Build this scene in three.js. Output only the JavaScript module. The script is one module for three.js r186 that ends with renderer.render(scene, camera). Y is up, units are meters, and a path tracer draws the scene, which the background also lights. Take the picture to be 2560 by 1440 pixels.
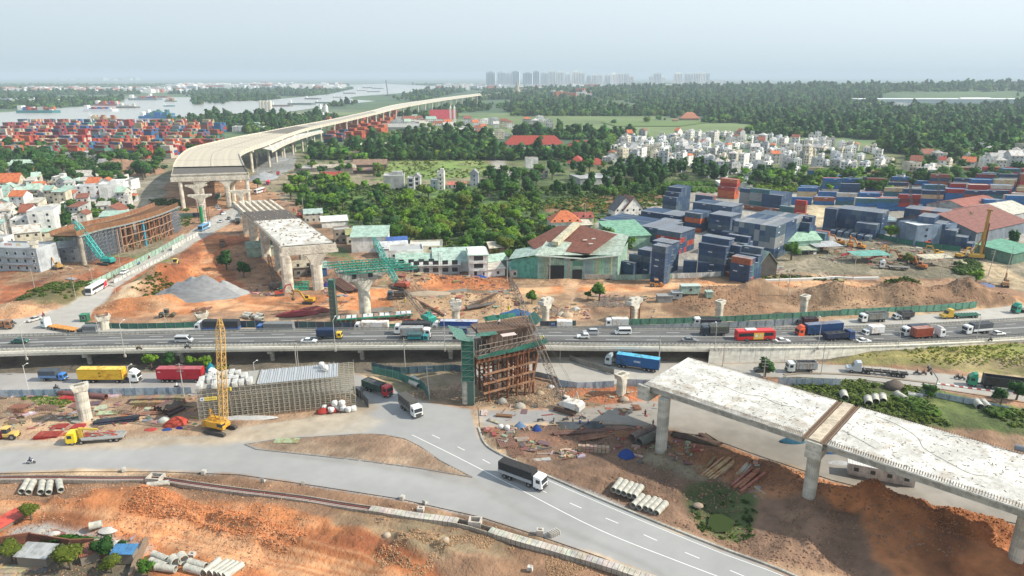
import*as THREE from'three';
import{mergeGeometries}from'three/addons/utils/BufferGeometryUtils.js';
// ---------- camera, sky, sun, exposure ----------
const W0=2560,H0=1440,FOC=1707,CAMH=80,PITCH=17.2*Math.PI/180;
const scene=new THREE.Scene();
const camera=new THREE.PerspectiveCamera(2*Math.atan(H0/2/FOC)*180/Math.PI,W0/H0,1,60000);
camera.position.set(0,CAMH,0);
camera.rotation.set(-PITCH,0,0);
camera.updateMatrixWorld();
const SUN=new THREE.Vector3(0.775,0.63,0.075).normalize();
const sun=new THREE.DirectionalLight(new THREE.Color(1,0.93,0.78),5.0);
sun.position.copy(SUN).multiplyScalar(600).add(new THREE.Vector3(0,0,-250));
sun.target.position.set(0,0,-250);
sun.castShadow=true;sun.shadow.radius=1.2;sun.shadow.mapSize.set(4096,4096);
Object.assign(sun.shadow.camera,{left:-400,right:400,top:300,bottom:-300,near:1,far:1500});
scene.add(sun,sun.target);
const renderer=new THREE.WebGLRenderer({antialias:true});
renderer.toneMapping=THREE.LinearToneMapping;
renderer.toneMappingExposure=1.27;
renderer.shadowMap.enabled=true;
{
const w=512,h=256,d=new Float32Array(w*h*4),v=new THREE.Vector3();
for(let j=0;j<h;j++)for(let i=0;i<w;i++){
const up=((j+0.5)/h-0.5)*Math.PI,az=((i+0.5)/w-0.5)*2*Math.PI;
v.set(Math.cos(az)*Math.cos(up),Math.sin(up),Math.sin(az)*Math.cos(up));
const e=Math.max(0,up/(Math.PI/2)),c=v.dot(SUN),g=Math.pow(Math.max(0,c*0.5+0.5),2.2);
const k=1-Math.exp(-e*26),z=Math.pow(e,0.8);
const f=0.80+0.42*g,o=(j*w+i)*4;
const A=[0.48,0.575,0.635],B=[0.80,0.865,0.90],C=[0.28,0.41,0.60];
for(let q=0;q<3;q++){
let L=A[q]+(B[q]-A[q])*k;L+=(C[q]-L)*z*0.95;
d[o+q]=L*(q===0?f*(0.96+0.07*g):q===2?f*(1.01-0.03*g):f);
}
d[o+3]=1;
}
const t=new THREE.DataTexture(d,w,h,THREE.RGBAFormat,THREE.FloatType);
t.mapping=THREE.EquirectangularReflectionMapping;t.magFilter=THREE.LinearFilter;t.needsUpdate=true;
scene.background=t;scene.environment=t;
}
scene.fog=new THREE.FogExp2(new THREE.Color(0.74,0.88,1.0),0.00012);
// ---------- helpers ----------
let seed=7;
const rnd=()=>{seed=(seed+0x6D2B79F5)|0;let t=Math.imul(seed^(seed>>>15),1|seed);t=(t+Math.imul(t^(t>>>7),61|t))^t;return((t^(t>>>14))>>>0)/4294967296;};
const v3=THREE.Vector3.prototype;v3.aS=v3['addScaledVector'];
const rr=(a,b)=>a+(b-a)*rnd(),pick=(a)=>a[Math.floor(rnd()*a.length)];
const clamp=(x,a,b)=>x<a?a:x>b?b:x,mixf=(a,b,t)=>a+(b-a)*t;
const sstep=(a,b,x)=>{const t=clamp((x-a)/(b-a),0,1);return t*t*(3-2*t);};
const V=(x,y,z)=>new THREE.Vector3(x,y,z);
const SP=Math.sin(PITCH),CP=Math.cos(PITCH);
function G(u,v,h=0){
const dx=u-W0/2,dy=v-H0/2,drop=FOC*SP+CP*dy,t=(CAMH-h)/drop;
return V(dx*t,h,-(FOC*CP-SP*dy)*t);
}
function pix(p){
const f=-p.z*CP+(CAMH-p.y)*SP,d=(CAMH-p.y)*CP+p.z*SP;
return[W0/2+FOC*p.x/f,H0/2+FOC*d/f,FOC/f];
}
const NS=512,NT=new Float32Array(NS*NS);
{
let amp=1,tot=0;
for(const cells of[8,16,32,64,128,256]){
const g=new Float32Array(cells*cells).map(()=>rnd());
for(let y=0;y<NS;y++)for(let x=0;x<NS;x++){
const fx=x/NS*cells,fy=y/NS*cells,ix=fx|0,iy=fy|0,sx=sstep(0,1,fx-ix),sy=sstep(0,1,fy-iy);
const jx=(ix+1)%cells,jy=(iy+1)%cells;
NT[y*NS+x]+=amp*mixf(mixf(g[iy*cells+ix],g[iy*cells+jx],sx),mixf(g[jy*cells+ix],g[jy*cells+jx],sx),sy);
}
tot+=amp;amp*=0.62;
}
for(let i=0;i<NT.length;i++)NT[i]=clamp((NT[i]/tot-0.5)*2.1+0.5,0,1);
}
const noise=(x,y)=>{
x=x-Math.floor(x/NS)*NS;y=y-Math.floor(y/NS)*NS;
const ix=x|0,iy=y|0,fx=x-ix,fy=y-iy,jx=(ix+1)&511,jy=(iy+1)&511,a=(ix&511),b=(iy&511)*NS,c=jy*NS;
return mixf(mixf(NT[b+a],NT[b+jx],fx),mixf(NT[c+a],NT[c+jx],fx),fy);
};
const enc=(c)=>{c=clamp(c,0,1);return 255*(c<=0.0031308?12.92*c:1.055*Math.pow(c,1/2.4)-0.055);};
function dataTex(w,h,fn,srgb=true,repeat=true){
const d=new Uint8Array(w*h*4);
for(let y=0;y<h;y++)for(let x=0;x<w;x++){
const c=fn(x,y),o=(y*w+x)*4;
for(let q=0;q<3;q++)d[o+q]=srgb?enc(c[q]):clamp(c[q],0,1)*255;
d[o+3]=255;
}
const t=new THREE.DataTexture(d,w,h);
t.magFilter=THREE.LinearFilter;t.minFilter=THREE.LinearMipmapLinearFilter;if(srgb)t.colorSpace=THREE.SRGBColorSpace;
if(repeat)t.wrapS=t.wrapT=THREE.RepeatWrapping;
t.needsUpdate=true;return t;
}
const scaled=(t,s,s2=s)=>{const c=t.clone();c.repeat.set(s,s2);c.needsUpdate=true;return c;};
const T_grime=dataTex(512,512,(x,y)=>{const n=noise(x,y),s=noise(x*3+90,y*0.35),k=0.62+0.38*sstep(0.2,0.75,n*0.6+s*0.4);return[k,k*0.985,k*0.96];});
const T_fine=dataTex(512,512,(x,y)=>{const k=0.7+0.3*noise(x*2,y*2);return[k,k,k];});
const T_bump=dataTex(512,512,(x,y)=>{const k=noise(x*2,y*2);return[k,k,k];},false);
const T_corr=dataTex(64,8,(x)=>{const k=0.5+0.5*Math.tanh(2.5*Math.sin(x/64*2*Math.PI*4));return[k,k,k];},false);
const T_rust=dataTex(512,512,(x,y)=>{const n=sstep(0.45,0.8,noise(x,y*0.6+40)),k=0.85+0.15*noise(x*3,y*3);return[k*(1-0.25*n),k*(1-0.45*n),k*(1-0.6*n)];});
const gr10=scaled(T_grime,1/10),gr30=scaled(T_grime,1/28),fi4=scaled(T_fine,1/5),bu6=scaled(T_bump,1/6),bu2=scaled(T_bump,1/2.2),co1=scaled(T_corr,1/1.1,1),ru8=scaled(T_rust,1/8);
const MC=new Map();
function M(c,rough=0.8,o={}){
const key=c.join()+rough+(o.k||'')+(o.metal||0);
if(MC.has(key))return MC.get(key);
const m=new THREE.MeshStandardMaterial({color:new THREE.Color().setRGB(...c),roughness:rough,metalness:o.metal||0,side:THREE.DoubleSide});
if(o.k==='conc'){m.map=gr10;m.bumpMap=bu6;m.bumpScale=0.05;}
else if(o.k==='wall')m.map=gr30;
else if(o.k==='sheet'){m.map=gr10;m.bumpMap=co1;m.bumpScale=0.05;}
else if(o.k==='rust')m.map=ru8;
else if(o.k==='cloth'){m.map=fi4;m.bumpMap=bu2;m.bumpScale=0.12;}
else if(o.k==='fine')m.map=fi4;
MC.set(key,m);return m;
}
const hex=(h)=>{const c=new THREE.Color(h);return[c.r,c.g,c.b];};
class MB{
constructor(){this.p=[];this.n=[];this.t=[];this.c=null;this.i=[];}
get size(){return this.i.length;}
v(p,n,u,w){this.p.push(p.x,p.y,p.z);this.n.push(n.x,n.y,n.z);this.t.push(u,w);return this.p.length/3-1;}
quad(a,b,c,d){
const n=b.clone().sub(a).cross(d.clone().sub(a));if(n.lengthSq()<1e-12)n.copy(c).sub(b).cross(d.clone().sub(b));n.normalize();
const U=b.distanceTo(a),W=d.distanceTo(a),s=(a.x+a.z)*0.37;
const k=this.v(a,n,s,0);this.v(b,n,s+U,0);this.v(c,n,s+U,W);this.v(d,n,s,W);
this.i.push(k,k+1,k+2,k,k+2,k+3);return this;
}
tri(a,b,c){const n=b.clone().sub(a).cross(c.clone().sub(a)).normalize(),k=this.v(a,n,0,0);this.v(b,n,b.distanceTo(a),0);this.v(c,n,b.distanceTo(a)/2,c.distanceTo(a));this.i.push(k,k+1,k+2);return this;}
frame(o,ax,ay,az){
const P=(i,j,k)=>o.clone().aS(ax,i).aS(ay,j).aS(az,k);
const r=ax.clone().cross(ay).dot(az)<0;
const q=(a,b,c,d)=>r?this.quad(a,d,c,b):this.quad(a,b,c,d);
q(P(0,0,1),P(1,0,1),P(1,1,1),P(0,1,1));q(P(1,0,0),P(0,0,0),P(0,1,0),P(1,1,0));
q(P(1,0,1),P(1,0,0),P(1,1,0),P(1,1,1));q(P(0,0,0),P(0,0,1),P(0,1,1),P(0,1,0));
q(P(0,1,1),P(1,1,1),P(1,1,0),P(0,1,0));q(P(0,0,0),P(1,0,0),P(1,0,1),P(0,0,1));return this;
}
box(x,y,z,sx,sy,sz,ry=0){
const c=Math.cos(ry),s=Math.sin(ry),ax=V(c*sx,0,-s*sx),az=V(s*sz,0,c*sz);
return this.frame(V(x,y,z).aS(ax,-0.5).aS(az,-0.5),ax,V(0,sy,0),az);
}
bar(a,b,w,h=w,up=V(0,1,0)){
const d=b.clone().sub(a);let s=d.clone().cross(up);if(s.lengthSq()<1e-6*d.lengthSq())s=d.clone().cross(V(1,0,0));s.normalize();
const t=s.clone().cross(d).normalize();
return this.frame(a.clone().aS(s,-w/2).aS(t,-h/2),d,t.multiplyScalar(h),s.multiplyScalar(w));
}
tube(a,b,r0,r1=r0,seg=8,caps=true){
const d=b.clone().sub(a),L=d.length();d.normalize();let s=d.clone().cross(Math.abs(d.y)>0.9?V(1,0,0):V(0,1,0)).normalize();const t=d.clone().cross(s),k=this.p.length/3;
for(let i=0;i<=seg;i++){const q=i/seg*2*Math.PI,n=s.clone().multiplyScalar(Math.cos(q)).aS(t,Math.sin(q));this.v(a.clone().aS(n,r0),n,q*r0,0);this.v(b.clone().aS(n,r1),n,q*r0,L);}
for(let i=0;i<seg;i++){const e=k+i*2;this.i.push(e,e+2,e+1,e+1,e+2,e+3);}
if(caps)for(const[c,r,m]of[[a,r0,d.clone().negate()],[b,r1,d]]){if(r<1e-4)continue;const k2=this.v(c,m,0,0);for(let i=0;i<=seg;i++){const q=i/seg*2*Math.PI;this.v(c.clone().aS(s,r*Math.cos(q)).aS(t,r*Math.sin(q)),m,r*Math.cos(q),r*Math.sin(q));}for(let i=0;i<seg;i++)this.i.push(k2,k2+1+i,k2+2+i);}
return this;
}
pipe(a,b,r,th,seg=14){
this.tube(a,b,r,r,seg,false);this.tube(a,b,r-th,r-th,seg,false);
const d=b.clone().sub(a).normalize(),s=d.clone().cross(Math.abs(d.y)>0.9?V(1,0,0):V(0,1,0)).normalize(),t=d.clone().cross(s);
for(const c of[a,b])for(let i=0;i<seg;i++){const P=(q,R)=>c.clone().aS(s,R*Math.cos(q)).aS(t,R*Math.sin(q)),q0=i/seg*2*Math.PI,q1=(i+1)/seg*2*Math.PI;this.quad(P(q0,r),P(q1,r),P(q1,r-th),P(q0,r-th));}
return this;
}
prism(pts,y0,y1){
const sh=THREE.ShapeUtils.triangulateShape(pts.map((p)=>new THREE.Vector2(p[0],p[1])),[]),n=pts.length;
for(const[y,m]of[[y1,V(0,1,0)],[y0,V(0,-1,0)]]){if(y===null)continue;const k=this.p.length/3;for(const p of pts)this.v(V(p[0],y,p[1]),m,p[0],p[1]);for(const f of sh)this.i.push(k+f[0],k+f[1],k+f[2]);}
if(y0!==null)for(let i=0;i<n;i++){const a=pts[i],b=pts[(i+1)%n];this.quad(V(a[0],y0,a[1]),V(b[0],y0,b[1]),V(b[0],y1,b[1]),V(a[0],y1,a[1]));}
return this;
}
geo(g,m){
g=g.index?g:g.clone();const a=g.attributes,k=this.p.length/3,q=V(),w=V(),nm=new THREE.Matrix3().getNormalMatrix(m||new THREE.Matrix4());
for(let i=0;i<a.position.count;i++){q.fromBufferAttribute(a.position,i);w.fromBufferAttribute(a.normal,i);if(m){q.applyMatrix4(m);w.applyMatrix3(nm).normalize();}this.v(q,w,a.uv?a.uv.getX(i):0,a.uv?a.uv.getY(i):0);}
if(g.index)for(let i=0;i<g.index.count;i++)this.i.push(k+g.index.getX(i));else for(let i=0;i<a.position.count;i++)this.i.push(k+i);
return this;
}
geometry(){
const g=new THREE.BufferGeometry();
g.setAttribute('position',new THREE.Float32BufferAttribute(this.p,3));g.setAttribute('normal',new THREE.Float32BufferAttribute(this.n,3));g.setAttribute('uv',new THREE.Float32BufferAttribute(this.t,2));
if(this.c)g.setAttribute('color',new THREE.Float32BufferAttribute(this.c,3));
const p=this.p,n=this.n,I=this.i;
for(let k=0;k<I.length;k+=3){
const a=I[k]*3,b=I[k+1]*3,c=I[k+2]*3,ux=p[b]-p[a],uy=p[b+1]-p[a+1],uz=p[b+2]-p[a+2],vx=p[c]-p[a],vy=p[c+1]-p[a+1],vz=p[c+2]-p[a+2];
if((uy*vz-uz*vy)*(n[a]+n[b]+n[c])+(uz*vx-ux*vz)*(n[a+1]+n[b+1]+n[c+1])+(ux*vy-uy*vx)*(n[a+2]+n[b+2]+n[c+2])<0){const t=I[k+1];I[k+1]=I[k+2];I[k+2]=t;}
}
g.setIndex(I);return g;
}
build(name,mat,parent){return mesh(name,this.geometry(),mat,parent);}
}
const nM=()=>new MB;const taken=new Map();
function numbered(n){const k=taken.get(n)||0;taken.set(n,k+1);return k?n+'_'+String(k).padStart(3,'0'):n;}
function mesh(name,g,mat,parent){const m=new THREE.Mesh(g,mat);m.name=parent&&parent!==scene?name:numbered(name);m.castShadow=m.receiveShadow=true;(parent||scene).add(m);return m;}
const THINGS=[];
function thing(name,label,category,p=V(0,0,0),turn=0,group){
const o=new THREE.Group();o.name=numbered(name);o.position.copy(p);o.rotation.y=turn;scene.add(o);
return tag(o,label,category,group);
}
function tag(o,label,category,group){o.userData={label,category};if(group)o.userData.group=group;THINGS.push(o);return o;}
const kind=(o,k,label)=>{o.userData.kind=k;if(label)o.userData.label=label;return o;};
function ext(pts,w,bev=0.05){
const s=new THREE.Shape(pts.map((p)=>new THREE.Vector2(p[0],p[1])));
const g=new THREE.ExtrudeGeometry(s,{depth:w-2*bev,bevelEnabled:bev>0,bevelThickness:bev,bevelSize:bev*0.7,bevelOffset:-bev*0.7,bevelSegments:1,curveSegments:4});
g.translate(0,0,-w/2+bev);return g;
}
const GC=new Map(),cached=(k,f)=>{if(!GC.has(k))GC.set(k,f());return GC.get(k);};
const yawOf=(a,b)=>Math.atan2(-(b.z-a.z),b.x-a.x);
function inst(name,g,mat,mats,cols,label){
const m=new THREE.InstancedMesh(g,mat,mats.length);m.name=numbered(name);
mats.forEach((x,i)=>m.setMatrixAt(i,x));if(cols)cols.forEach((c,i)=>m.setColorAt(i,new THREE.Color().setRGB(...c)));
m.castShadow=m.receiveShadow=true;scene.add(m);kind(m,'stuff',label);return m;
}
const mat4=(p,ry=0,s=1,sy=s,rx=0,rz=0,sz=s)=>new THREE.Matrix4().compose(p,new THREE.Quaternion().setFromEuler(new THREE.Euler(rx,ry,rz,'YXZ')),V(s,sy,sz));
const CONC=[0.60,0.57,0.50],CONCD=[0.42,0.40,0.36],DARK=[0.025,0.027,0.03],RUBBER=[0.02,0.02,0.021],RUST=[0.19,0.075,0.035],GALV=[0.42,0.43,0.44];
// ---------- ground: what it is made of, its shape, the roads on it ----------
const PX=(s,h=0)=>s.trim().split(/\s+/).map((q)=>{const[u,v]=q.split(',').map(Number),p=G(u,v,h);return[p.x,p.z];});
function sdPoly(x,z,P){
let d=1e12,c=false;
for(let i=0,j=P.length-1;i<P.length;j=i++){
const ax=P[j][0],az=P[j][1],bx=P[i][0],bz=P[i][1],ex=bx-ax,ez=bz-az,wx=x-ax,wz=z-az;
const t=clamp((wx*ex+wz*ez)/(ex*ex+ez*ez+1e-9),0,1),qx=wx-ex*t,qz=wz-ez*t;d=Math.min(d,qx*qx+qz*qz);
if((az>z)!==(bz>z)&&x<(bx-ax)*(z-az)/(bz-az)+ax)c=!c;
}
return(c?1:-1)*Math.sqrt(d);
}
const bbox=(P,m=0)=>{let a=1e9,b=-1e9,c=1e9,d=-1e9;for(const[x,z]of P){a=Math.min(a,x);b=Math.max(b,x);c=Math.min(c,z);d=Math.max(d,z);}return[a-m,b+m,c-m,d+m];};
const O1=[0.43,0.165,0.062],O2=[0.32,0.105,0.042],PO=[0.52,0.285,0.15],B1=[0.26,0.145,0.085],B2=[0.15,0.085,0.052],TN=[0.46,0.33,0.21],GT=[0.42,0.37,0.31],GRV=[0.33,0.31,0.285],
GRS=[0.105,0.175,0.035],GRD=[0.05,0.085,0.025],DRY=[0.24,0.20,0.08],PAV=[0.43,0.42,0.41],PAVD=[0.34,0.325,0.31],YARD=[0.36,0.335,0.30];
const ROADS={
main:PX('-120,1092 180,1108 300,1100 520,1090 640,1064 730,1052 880,1030 903,962 932,940 1000,985 1060,1005 1180,1022 1196,1075 1218,1116 1300,1160 1400,1205 1600,1290 1800,1370 1960,1430 2250,1560 1950,1600 1620,1440 1500,1392 1340,1337 1200,1292 1000,1247 800,1216 600,1187 400,1179 200,1179 -120,1186'),
frontage:PX('-140,936 0,934 200,932 480,930 900,934 930,950 905,985 700,985 480,984 0,990 -140,992'),
loop:PX('1150,955 1180,920 1300,893 1480,893 1660,903 1780,906 1990,908 2200,918 2400,938 2700,968 2700,1022 2560,1006 2360,974 2160,950 1990,943 1800,948 1660,950 1560,962 1430,962 1350,940 1280,950'),
service:PX('-160,846 -20,800 80,795 180,762 250,715 400,622 505,562 560,528 610,502 660,500 620,530 555,566 520,588 440,636 350,684 290,722 235,775 215,818 900,822 1400,822 1900,818 2100,800 2300,788 2560,762 2760,742 2760,790 2560,798 2300,812 2000,832 1500,838 900,838 300,838 0,848'),
pad:PX('1196,1018 1400,1022 1640,1000 1740,1000 1900,1048 2050,1068 2250,1130 2560,1215 2760,1270 2760,1370 2560,1313 2300,1256 2080,1200 1900,1140 1760,1090 1660,1075 1560,1062 1400,1062 1200,1072'),
};
const LAYERS=[];
const lay=(s,c,o={})=>{const P=PX(s);LAYERS.push({P,c,c2:c.map((q)=>q*0.72),e:1.2,w:2.2,f:1.6,a:1,...o,b:bbox(P,(o.e||1.2)+(o.w||2.2))});};
lay('-300,640 -300,395 120,380 420,400 700,330 1000,290 1280,290 1280,450 1000,470 820,640 420,640',[0.17,0.17,0.085],{c2:[0.26,0.21,0.14],w:8,e:6});
lay('-300,660 -300,440 250,430 420,440 460,520 250,640 0,690',[0.33,0.29,0.22],{c2:[0.17,0.15,0.10],w:6,e:4});
lay('740,480 960,460 1250,470 1680,460 1670,600 1500,620 1300,640 1200,620 960,610 830,560 745,520',GRS,{c2:[0.05,0.09,0.02],w:7,e:4});
lay('930,455 960,352 1190,350 1246,440',[0.14,0.21,0.045],{c2:[0.22,0.24,0.08],w:7,e:4});
lay('1350,512 1500,492 1670,482 1660,520 1560,535 1370,530',[0.26,0.16,0.08],{c2:[0.19,0.10,0.055],w:5,e:3});
lay('1560,512 1640,500 1670,508 1640,530 1590,528',[0.55,0.46,0.33],{w:4});
lay('1480,610 1500,540 1640,500 1690,484 2000,474 2150,458 2700,440 2800,560 2600,640 2300,620 2050,610 1900,655 1880,690 1560,690',YARD,{c2:[0.28,0.255,0.22],w:3});
lay('1990,560 2010,500 2080,505 2060,560 1985,620 1900,612',[0.52,0.42,0.27],{c2:[0.40,0.32,0.2],w:4});
lay('1900,612 2100,600 2400,600 2800,600 2800,790 2560,740 2200,700 1880,690',[0.27,0.225,0.16],{c2:[0.16,0.14,0.09],w:4});
lay('2440,660 2480,640 2560,700 2560,740 2470,720',[0.5,0.38,0.24],{w:3});
lay('1200,335 1235,345 1300,480 1240,440',[0.36,0.33,0.29],{e:3,w:2});
lay('420,640 380,560 420,450 620,440 700,500 800,620 960,700 880,790 420,780 330,720',B1,{c2:[0.36,0.20,0.11],w:4,e:3});
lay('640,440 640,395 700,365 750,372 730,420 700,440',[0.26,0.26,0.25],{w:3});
lay('740,500 700,510 820,600 960,690 1260,700 1250,660 1000,650 860,590',[0.30,0.18,0.11],{w:3});
lay('470,620 505,590 560,590 640,600 560,650 585,700 620,740 430,748 380,735 385,690 420,665',O1,{c2:O2,w:3});
lay('505,600 560,600 535,650 545,690 480,720 430,700 490,665',PO,{c2:O1,w:2});
lay('-100,800 180,765 330,760 560,748 800,738 960,722 1130,715 1170,745 1080,765 900,775 700,778 430,780 0,825',PO,{c2:O1,w:2.5,st:1});
lay('0,640 200,640 420,650 330,720 210,780 0,770',[0.30,0.19,0.11],{c2:O2,w:3});
lay('960,690 1280,690 1480,697 2000,685 2440,700 2700,760 2700,790 2300,770 1900,775 1500,810 1000,800 960,760',[0.38,0.25,0.145],{c2:B1,w:3});
lay('1000,700 1140,715 1280,722 1500,708 1900,700 2200,708 2560,740 2560,756 2200,728 1900,718 1500,728 1300,742 1150,735',[0.52,0.31,0.17],{c2:O1,w:2,st:1});
lay('1080,690 1290,690 1280,725 1160,735 1060,720',O1,{c2:O2,w:2});
lay('1392,690 1436,690 1470,790 1500,830 1380,826 1420,760',[0.52,0.33,0.20],{c2:[0.42,0.25,0.14],w:2});
lay('1660,770 1700,725 2000,720 2300,722 2520,750 2540,765 2300,778 2000,790 1700,800',[0.22,0.125,0.07],{c2:[0.30,0.19,0.11],w:3});
lay('60,760 130,705 230,700 300,690 200,760 120,765',[0.16,0.13,0.055],{c2:[0.10,0.10,0.035],w:3});
lay('-100,800 200,825 900,815 1500,800 1500,838 0,850',[0.34,0.24,0.155],{c2:B1,w:2});
lay('2000,830 2300,808 2700,785 2700,808 2300,830 2000,840',[0.25,0.165,0.10],{c2:[0.16,0.14,0.06],w:2});
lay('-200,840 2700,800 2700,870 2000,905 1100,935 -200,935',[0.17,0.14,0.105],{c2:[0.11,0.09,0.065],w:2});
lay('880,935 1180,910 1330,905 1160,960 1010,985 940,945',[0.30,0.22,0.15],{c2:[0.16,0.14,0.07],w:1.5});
lay('2080,905 2250,880 2560,860 2760,850 2760,955 2560,940 2300,920',[0.27,0.20,0.115],{c2:[0.20,0.175,0.06],w:2});
lay('2200,900 2300,880 2560,865 2560,885 2400,910',[0.21,0.215,0.055],{c2:[0.29,0.24,0.08],w:2.5});
lay('1960,945 2200,955 2560,1012 2760,1045 2760,1150 2560,1100 2300,1060 2000,990',[0.19,0.18,0.06],{c2:[0.09,0.12,0.03],w:3});
lay('-200,985 500,982 880,985 890,1035 640,1062 500,1092 200,1108 -200,1092',[0.30,0.20,0.13],{c2:[0.22,0.13,0.08],w:2});
lay('-200,1030 180,1050 500,1060 500,1092 200,1108 -200,1092',[0.44,0.29,0.18],{c2:[0.34,0.2,0.12],w:2});
lay('60,985 200,985 160,1020 70,1015',[0.17,0.19,0.05],{w:2});
lay('1000,985 1180,950 1400,960 1660,962 1660,1010 1400,1022 1180,1022',[0.29,0.205,0.14],{c2:[0.20,0.14,0.09],w:2});
lay('1430,965 1650,965 1650,1008 1500,1012 1400,1000',[0.44,0.20,0.10],{c2:O2,w:2});
lay('1190,1066 1420,1056 1640,1062 1760,1090 1900,1140 2060,1200 2200,1235 2400,1300 2700,1380 2700,1500 1960,1430 1800,1370 1600,1290 1400,1205 1225,1116',[0.21,0.125,0.08],{c2:[0.135,0.085,0.057],w:2});
lay('1200,1070 1400,1060 1640,1066 1640,1110 1400,1110 1230,1110',[0.29,0.145,0.09],{c2:[0.19,0.11,0.075],w:2});
lay('1640,1078 1760,1095 1930,1160 2110,1215 2050,1262 1900,1240 1740,1180 1650,1140',[0.36,0.17,0.085],{c2:[0.25,0.12,0.065],w:1.5});
lay('2060,1205 2300,1262 2560,1320 2760,1370 2760,1500 2300,1500 2170,1400 2140,1300 2060,1262',[0.47,0.19,0.075],{c2:[0.34,0.125,0.05],w:2});
lay('1720,1235 1800,1215 1880,1240 1870,1330 1850,1352 1790,1345 1740,1300',[0.075,0.10,0.03],{c2:[0.12,0.09,0.045],w:2.2});
lay('1640,1090 1700,1150 1800,1200 1700,1190 1610,1150',[0.28,0.24,0.16],{w:1.5});
lay('-200,1180 400,1180 800,1216 1200,1292 1500,1392 1700,1500 -200,1500',[0.32,0.19,0.115],{c2:[0.23,0.13,0.075],w:1.5});
lay('-200,1255 140,1246 260,1215 430,1235 640,1285 840,1310 960,1345 1100,1440 1200,1500 -200,1500',O1,{c2:O2,w:2,st:1});
lay('-200,1262 140,1256 270,1268 480,1318 700,1370 960,1425 1100,1500 900,1500 600,1410 380,1350 150,1290 -200,1290',PO,{c2:O1,w:1.6,st:1});
for(let i=0;i<9;i++){const o=i*9-30;lay(`-200,${1272 + o} 150,${1270 + o} 300,${1288 + o} 480,${1326 + o} 700,${1378 + o} 960,${1434 + o} 960,${1438 + o} 700,${1382.5 + o} 480,${1330 + o} 300,${1291 + o} 150,${1272.5 + o} -200,${1275 + o}`,i%2?[0.44,0.17,0.065]:[0.58,0.30,0.15],{e:0.35,w:0.45,a:0.75});}
lay('450,1240 640,1262 820,1300 960,1350 900,1340 640,1300 520,1280',[0.50,0.32,0.18],{c2:O1,w:2});
lay('830,1275 1120,1300 1250,1330 1300,1400 1100,1400 960,1350 820,1320',[0.30,0.225,0.135],{c2:[0.24,0.155,0.09],w:2});
lay('20,1318 130,1300 290,1325 380,1365 330,1402 180,1362 20,1380',[0.40,0.375,0.35],{c2:[0.34,0.32,0.30],w:1});
lay('-200,1360 80,1360 340,1385 370,1440 360,1500 -200,1500',[0.20,0.16,0.12],{c2:[0.12,0.10,0.07],w:1});
const pave=(n,c,o)=>LAYERS.push({P:ROADS[n],c,c2:c.map((q)=>q*0.94),q:0.05,e:0.8,w:1.0,f:0.7,a:1,...o,b:bbox(ROADS[n],3)});
pave('service',[0.40,0.375,0.34],{st:1});pave('frontage',[0.31,0.29,0.275],{st:1});pave('loop',[0.36,0.335,0.30],{st:1});pave('pad',[0.27,0.245,0.215],{c2:[0.22,0.2,0.175],w:2,e:1.5,st:1,q:0.15});pave('main',[0.31,0.305,0.30],{c2:[0.29,0.285,0.28],st:1});
lay('-120,1092 180,1108 300,1100 520,1090 640,1064 880,1030 905,1000 940,1020 830,1075 700,1105 560,1112 200,1122 -120,1122',[0.40,0.33,0.25],{c2:[0.37,0.30,0.225],e:2.5,w:2,st:1,q:0.1});
lay('640,1075 880,1035 960,1050 900,1080 700,1105',[0.44,0.375,0.30],{c2:[0.42,0.36,0.28],e:2,w:2,a:0.7});
lay('-120,1135 480,1130 760,1150 1100,1200 1300,1262 1560,1360 1500,1365 1280,1290 1050,1222 740,1172 480,1150 -120,1152',[0.35,0.342,0.335],{c2:[0.33,0.323,0.317],e:3,w:1,a:0.6,q:0.04,st:1});
lay('1240,1235 1330,1285 1480,1345 1660,1425 1760,1490 1690,1490 1620,1425 1450,1350 1320,1297 1230,1242',[0.31,0.30,0.285],{e:1.0,w:0.8,a:0.55});
lay('620,1118 760,1140 900,1153 1050,1172 1180,1196 1240,1236 1180,1215 1050,1186 900,1165 700,1142',[0.33,0.30,0.27],{e:1,w:0.6,a:0.5});
lay('1180,1022 1400,1022 1400,1060 1200,1070',[0.33,0.32,0.31],{c2:[0.26,0.25,0.25],e:1.5,w:1.5});
const ISLAND=PX('612,1112 700,1098 800,1092 900,1086 962,1088 1012,1098 1052,1118 1100,1152 1180,1194 1050,1172 900,1152 760,1137 640,1124');
LAYERS.push({P:ISLAND,c:[0.37,0.265,0.18],c2:[0.25,0.16,0.105],e:0.5,w:0.7,f:2.2,a:1,b:bbox(ISLAND,3)});
const BUMPS=[];
const ridge=(u,v,u2,v2,r,h,k=1)=>{const a=G(u,v),b=G(u2,v2);BUMPS.push({a,b,r,h,k});};
ridge(250,1245,400,1252,4.5,1.5);ridge(360,1252,480,1290,4,1.5);ridge(560,1300,640,1335,3.6,1.3);ridge(660,1345,900,1400,3,0.9);ridge(640,1270,900,1330,3,0.7);ridge(900,1345,1200,1400,5,0.9);ridge(1020,1380,1250,1420,4,1.0);
ridge(150,1310,330,1345,3,-0.8);ridge(480,1330,900,1440,4,-0.9);
ridge(2180,1275,2560,1350,5,2.4);ridge(2250,1330,2480,1420,9,2.0);ridge(2060,1245,2170,1262,4,2.2);ridge(1990,1230,2050,1330,5,1.4);ridge(1700,1120,1960,1190,3,1.0);ridge(1780,1270,1850,1335,8,-1.6);ridge(2090,1350,2150,1440,5,-1.4);
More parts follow.
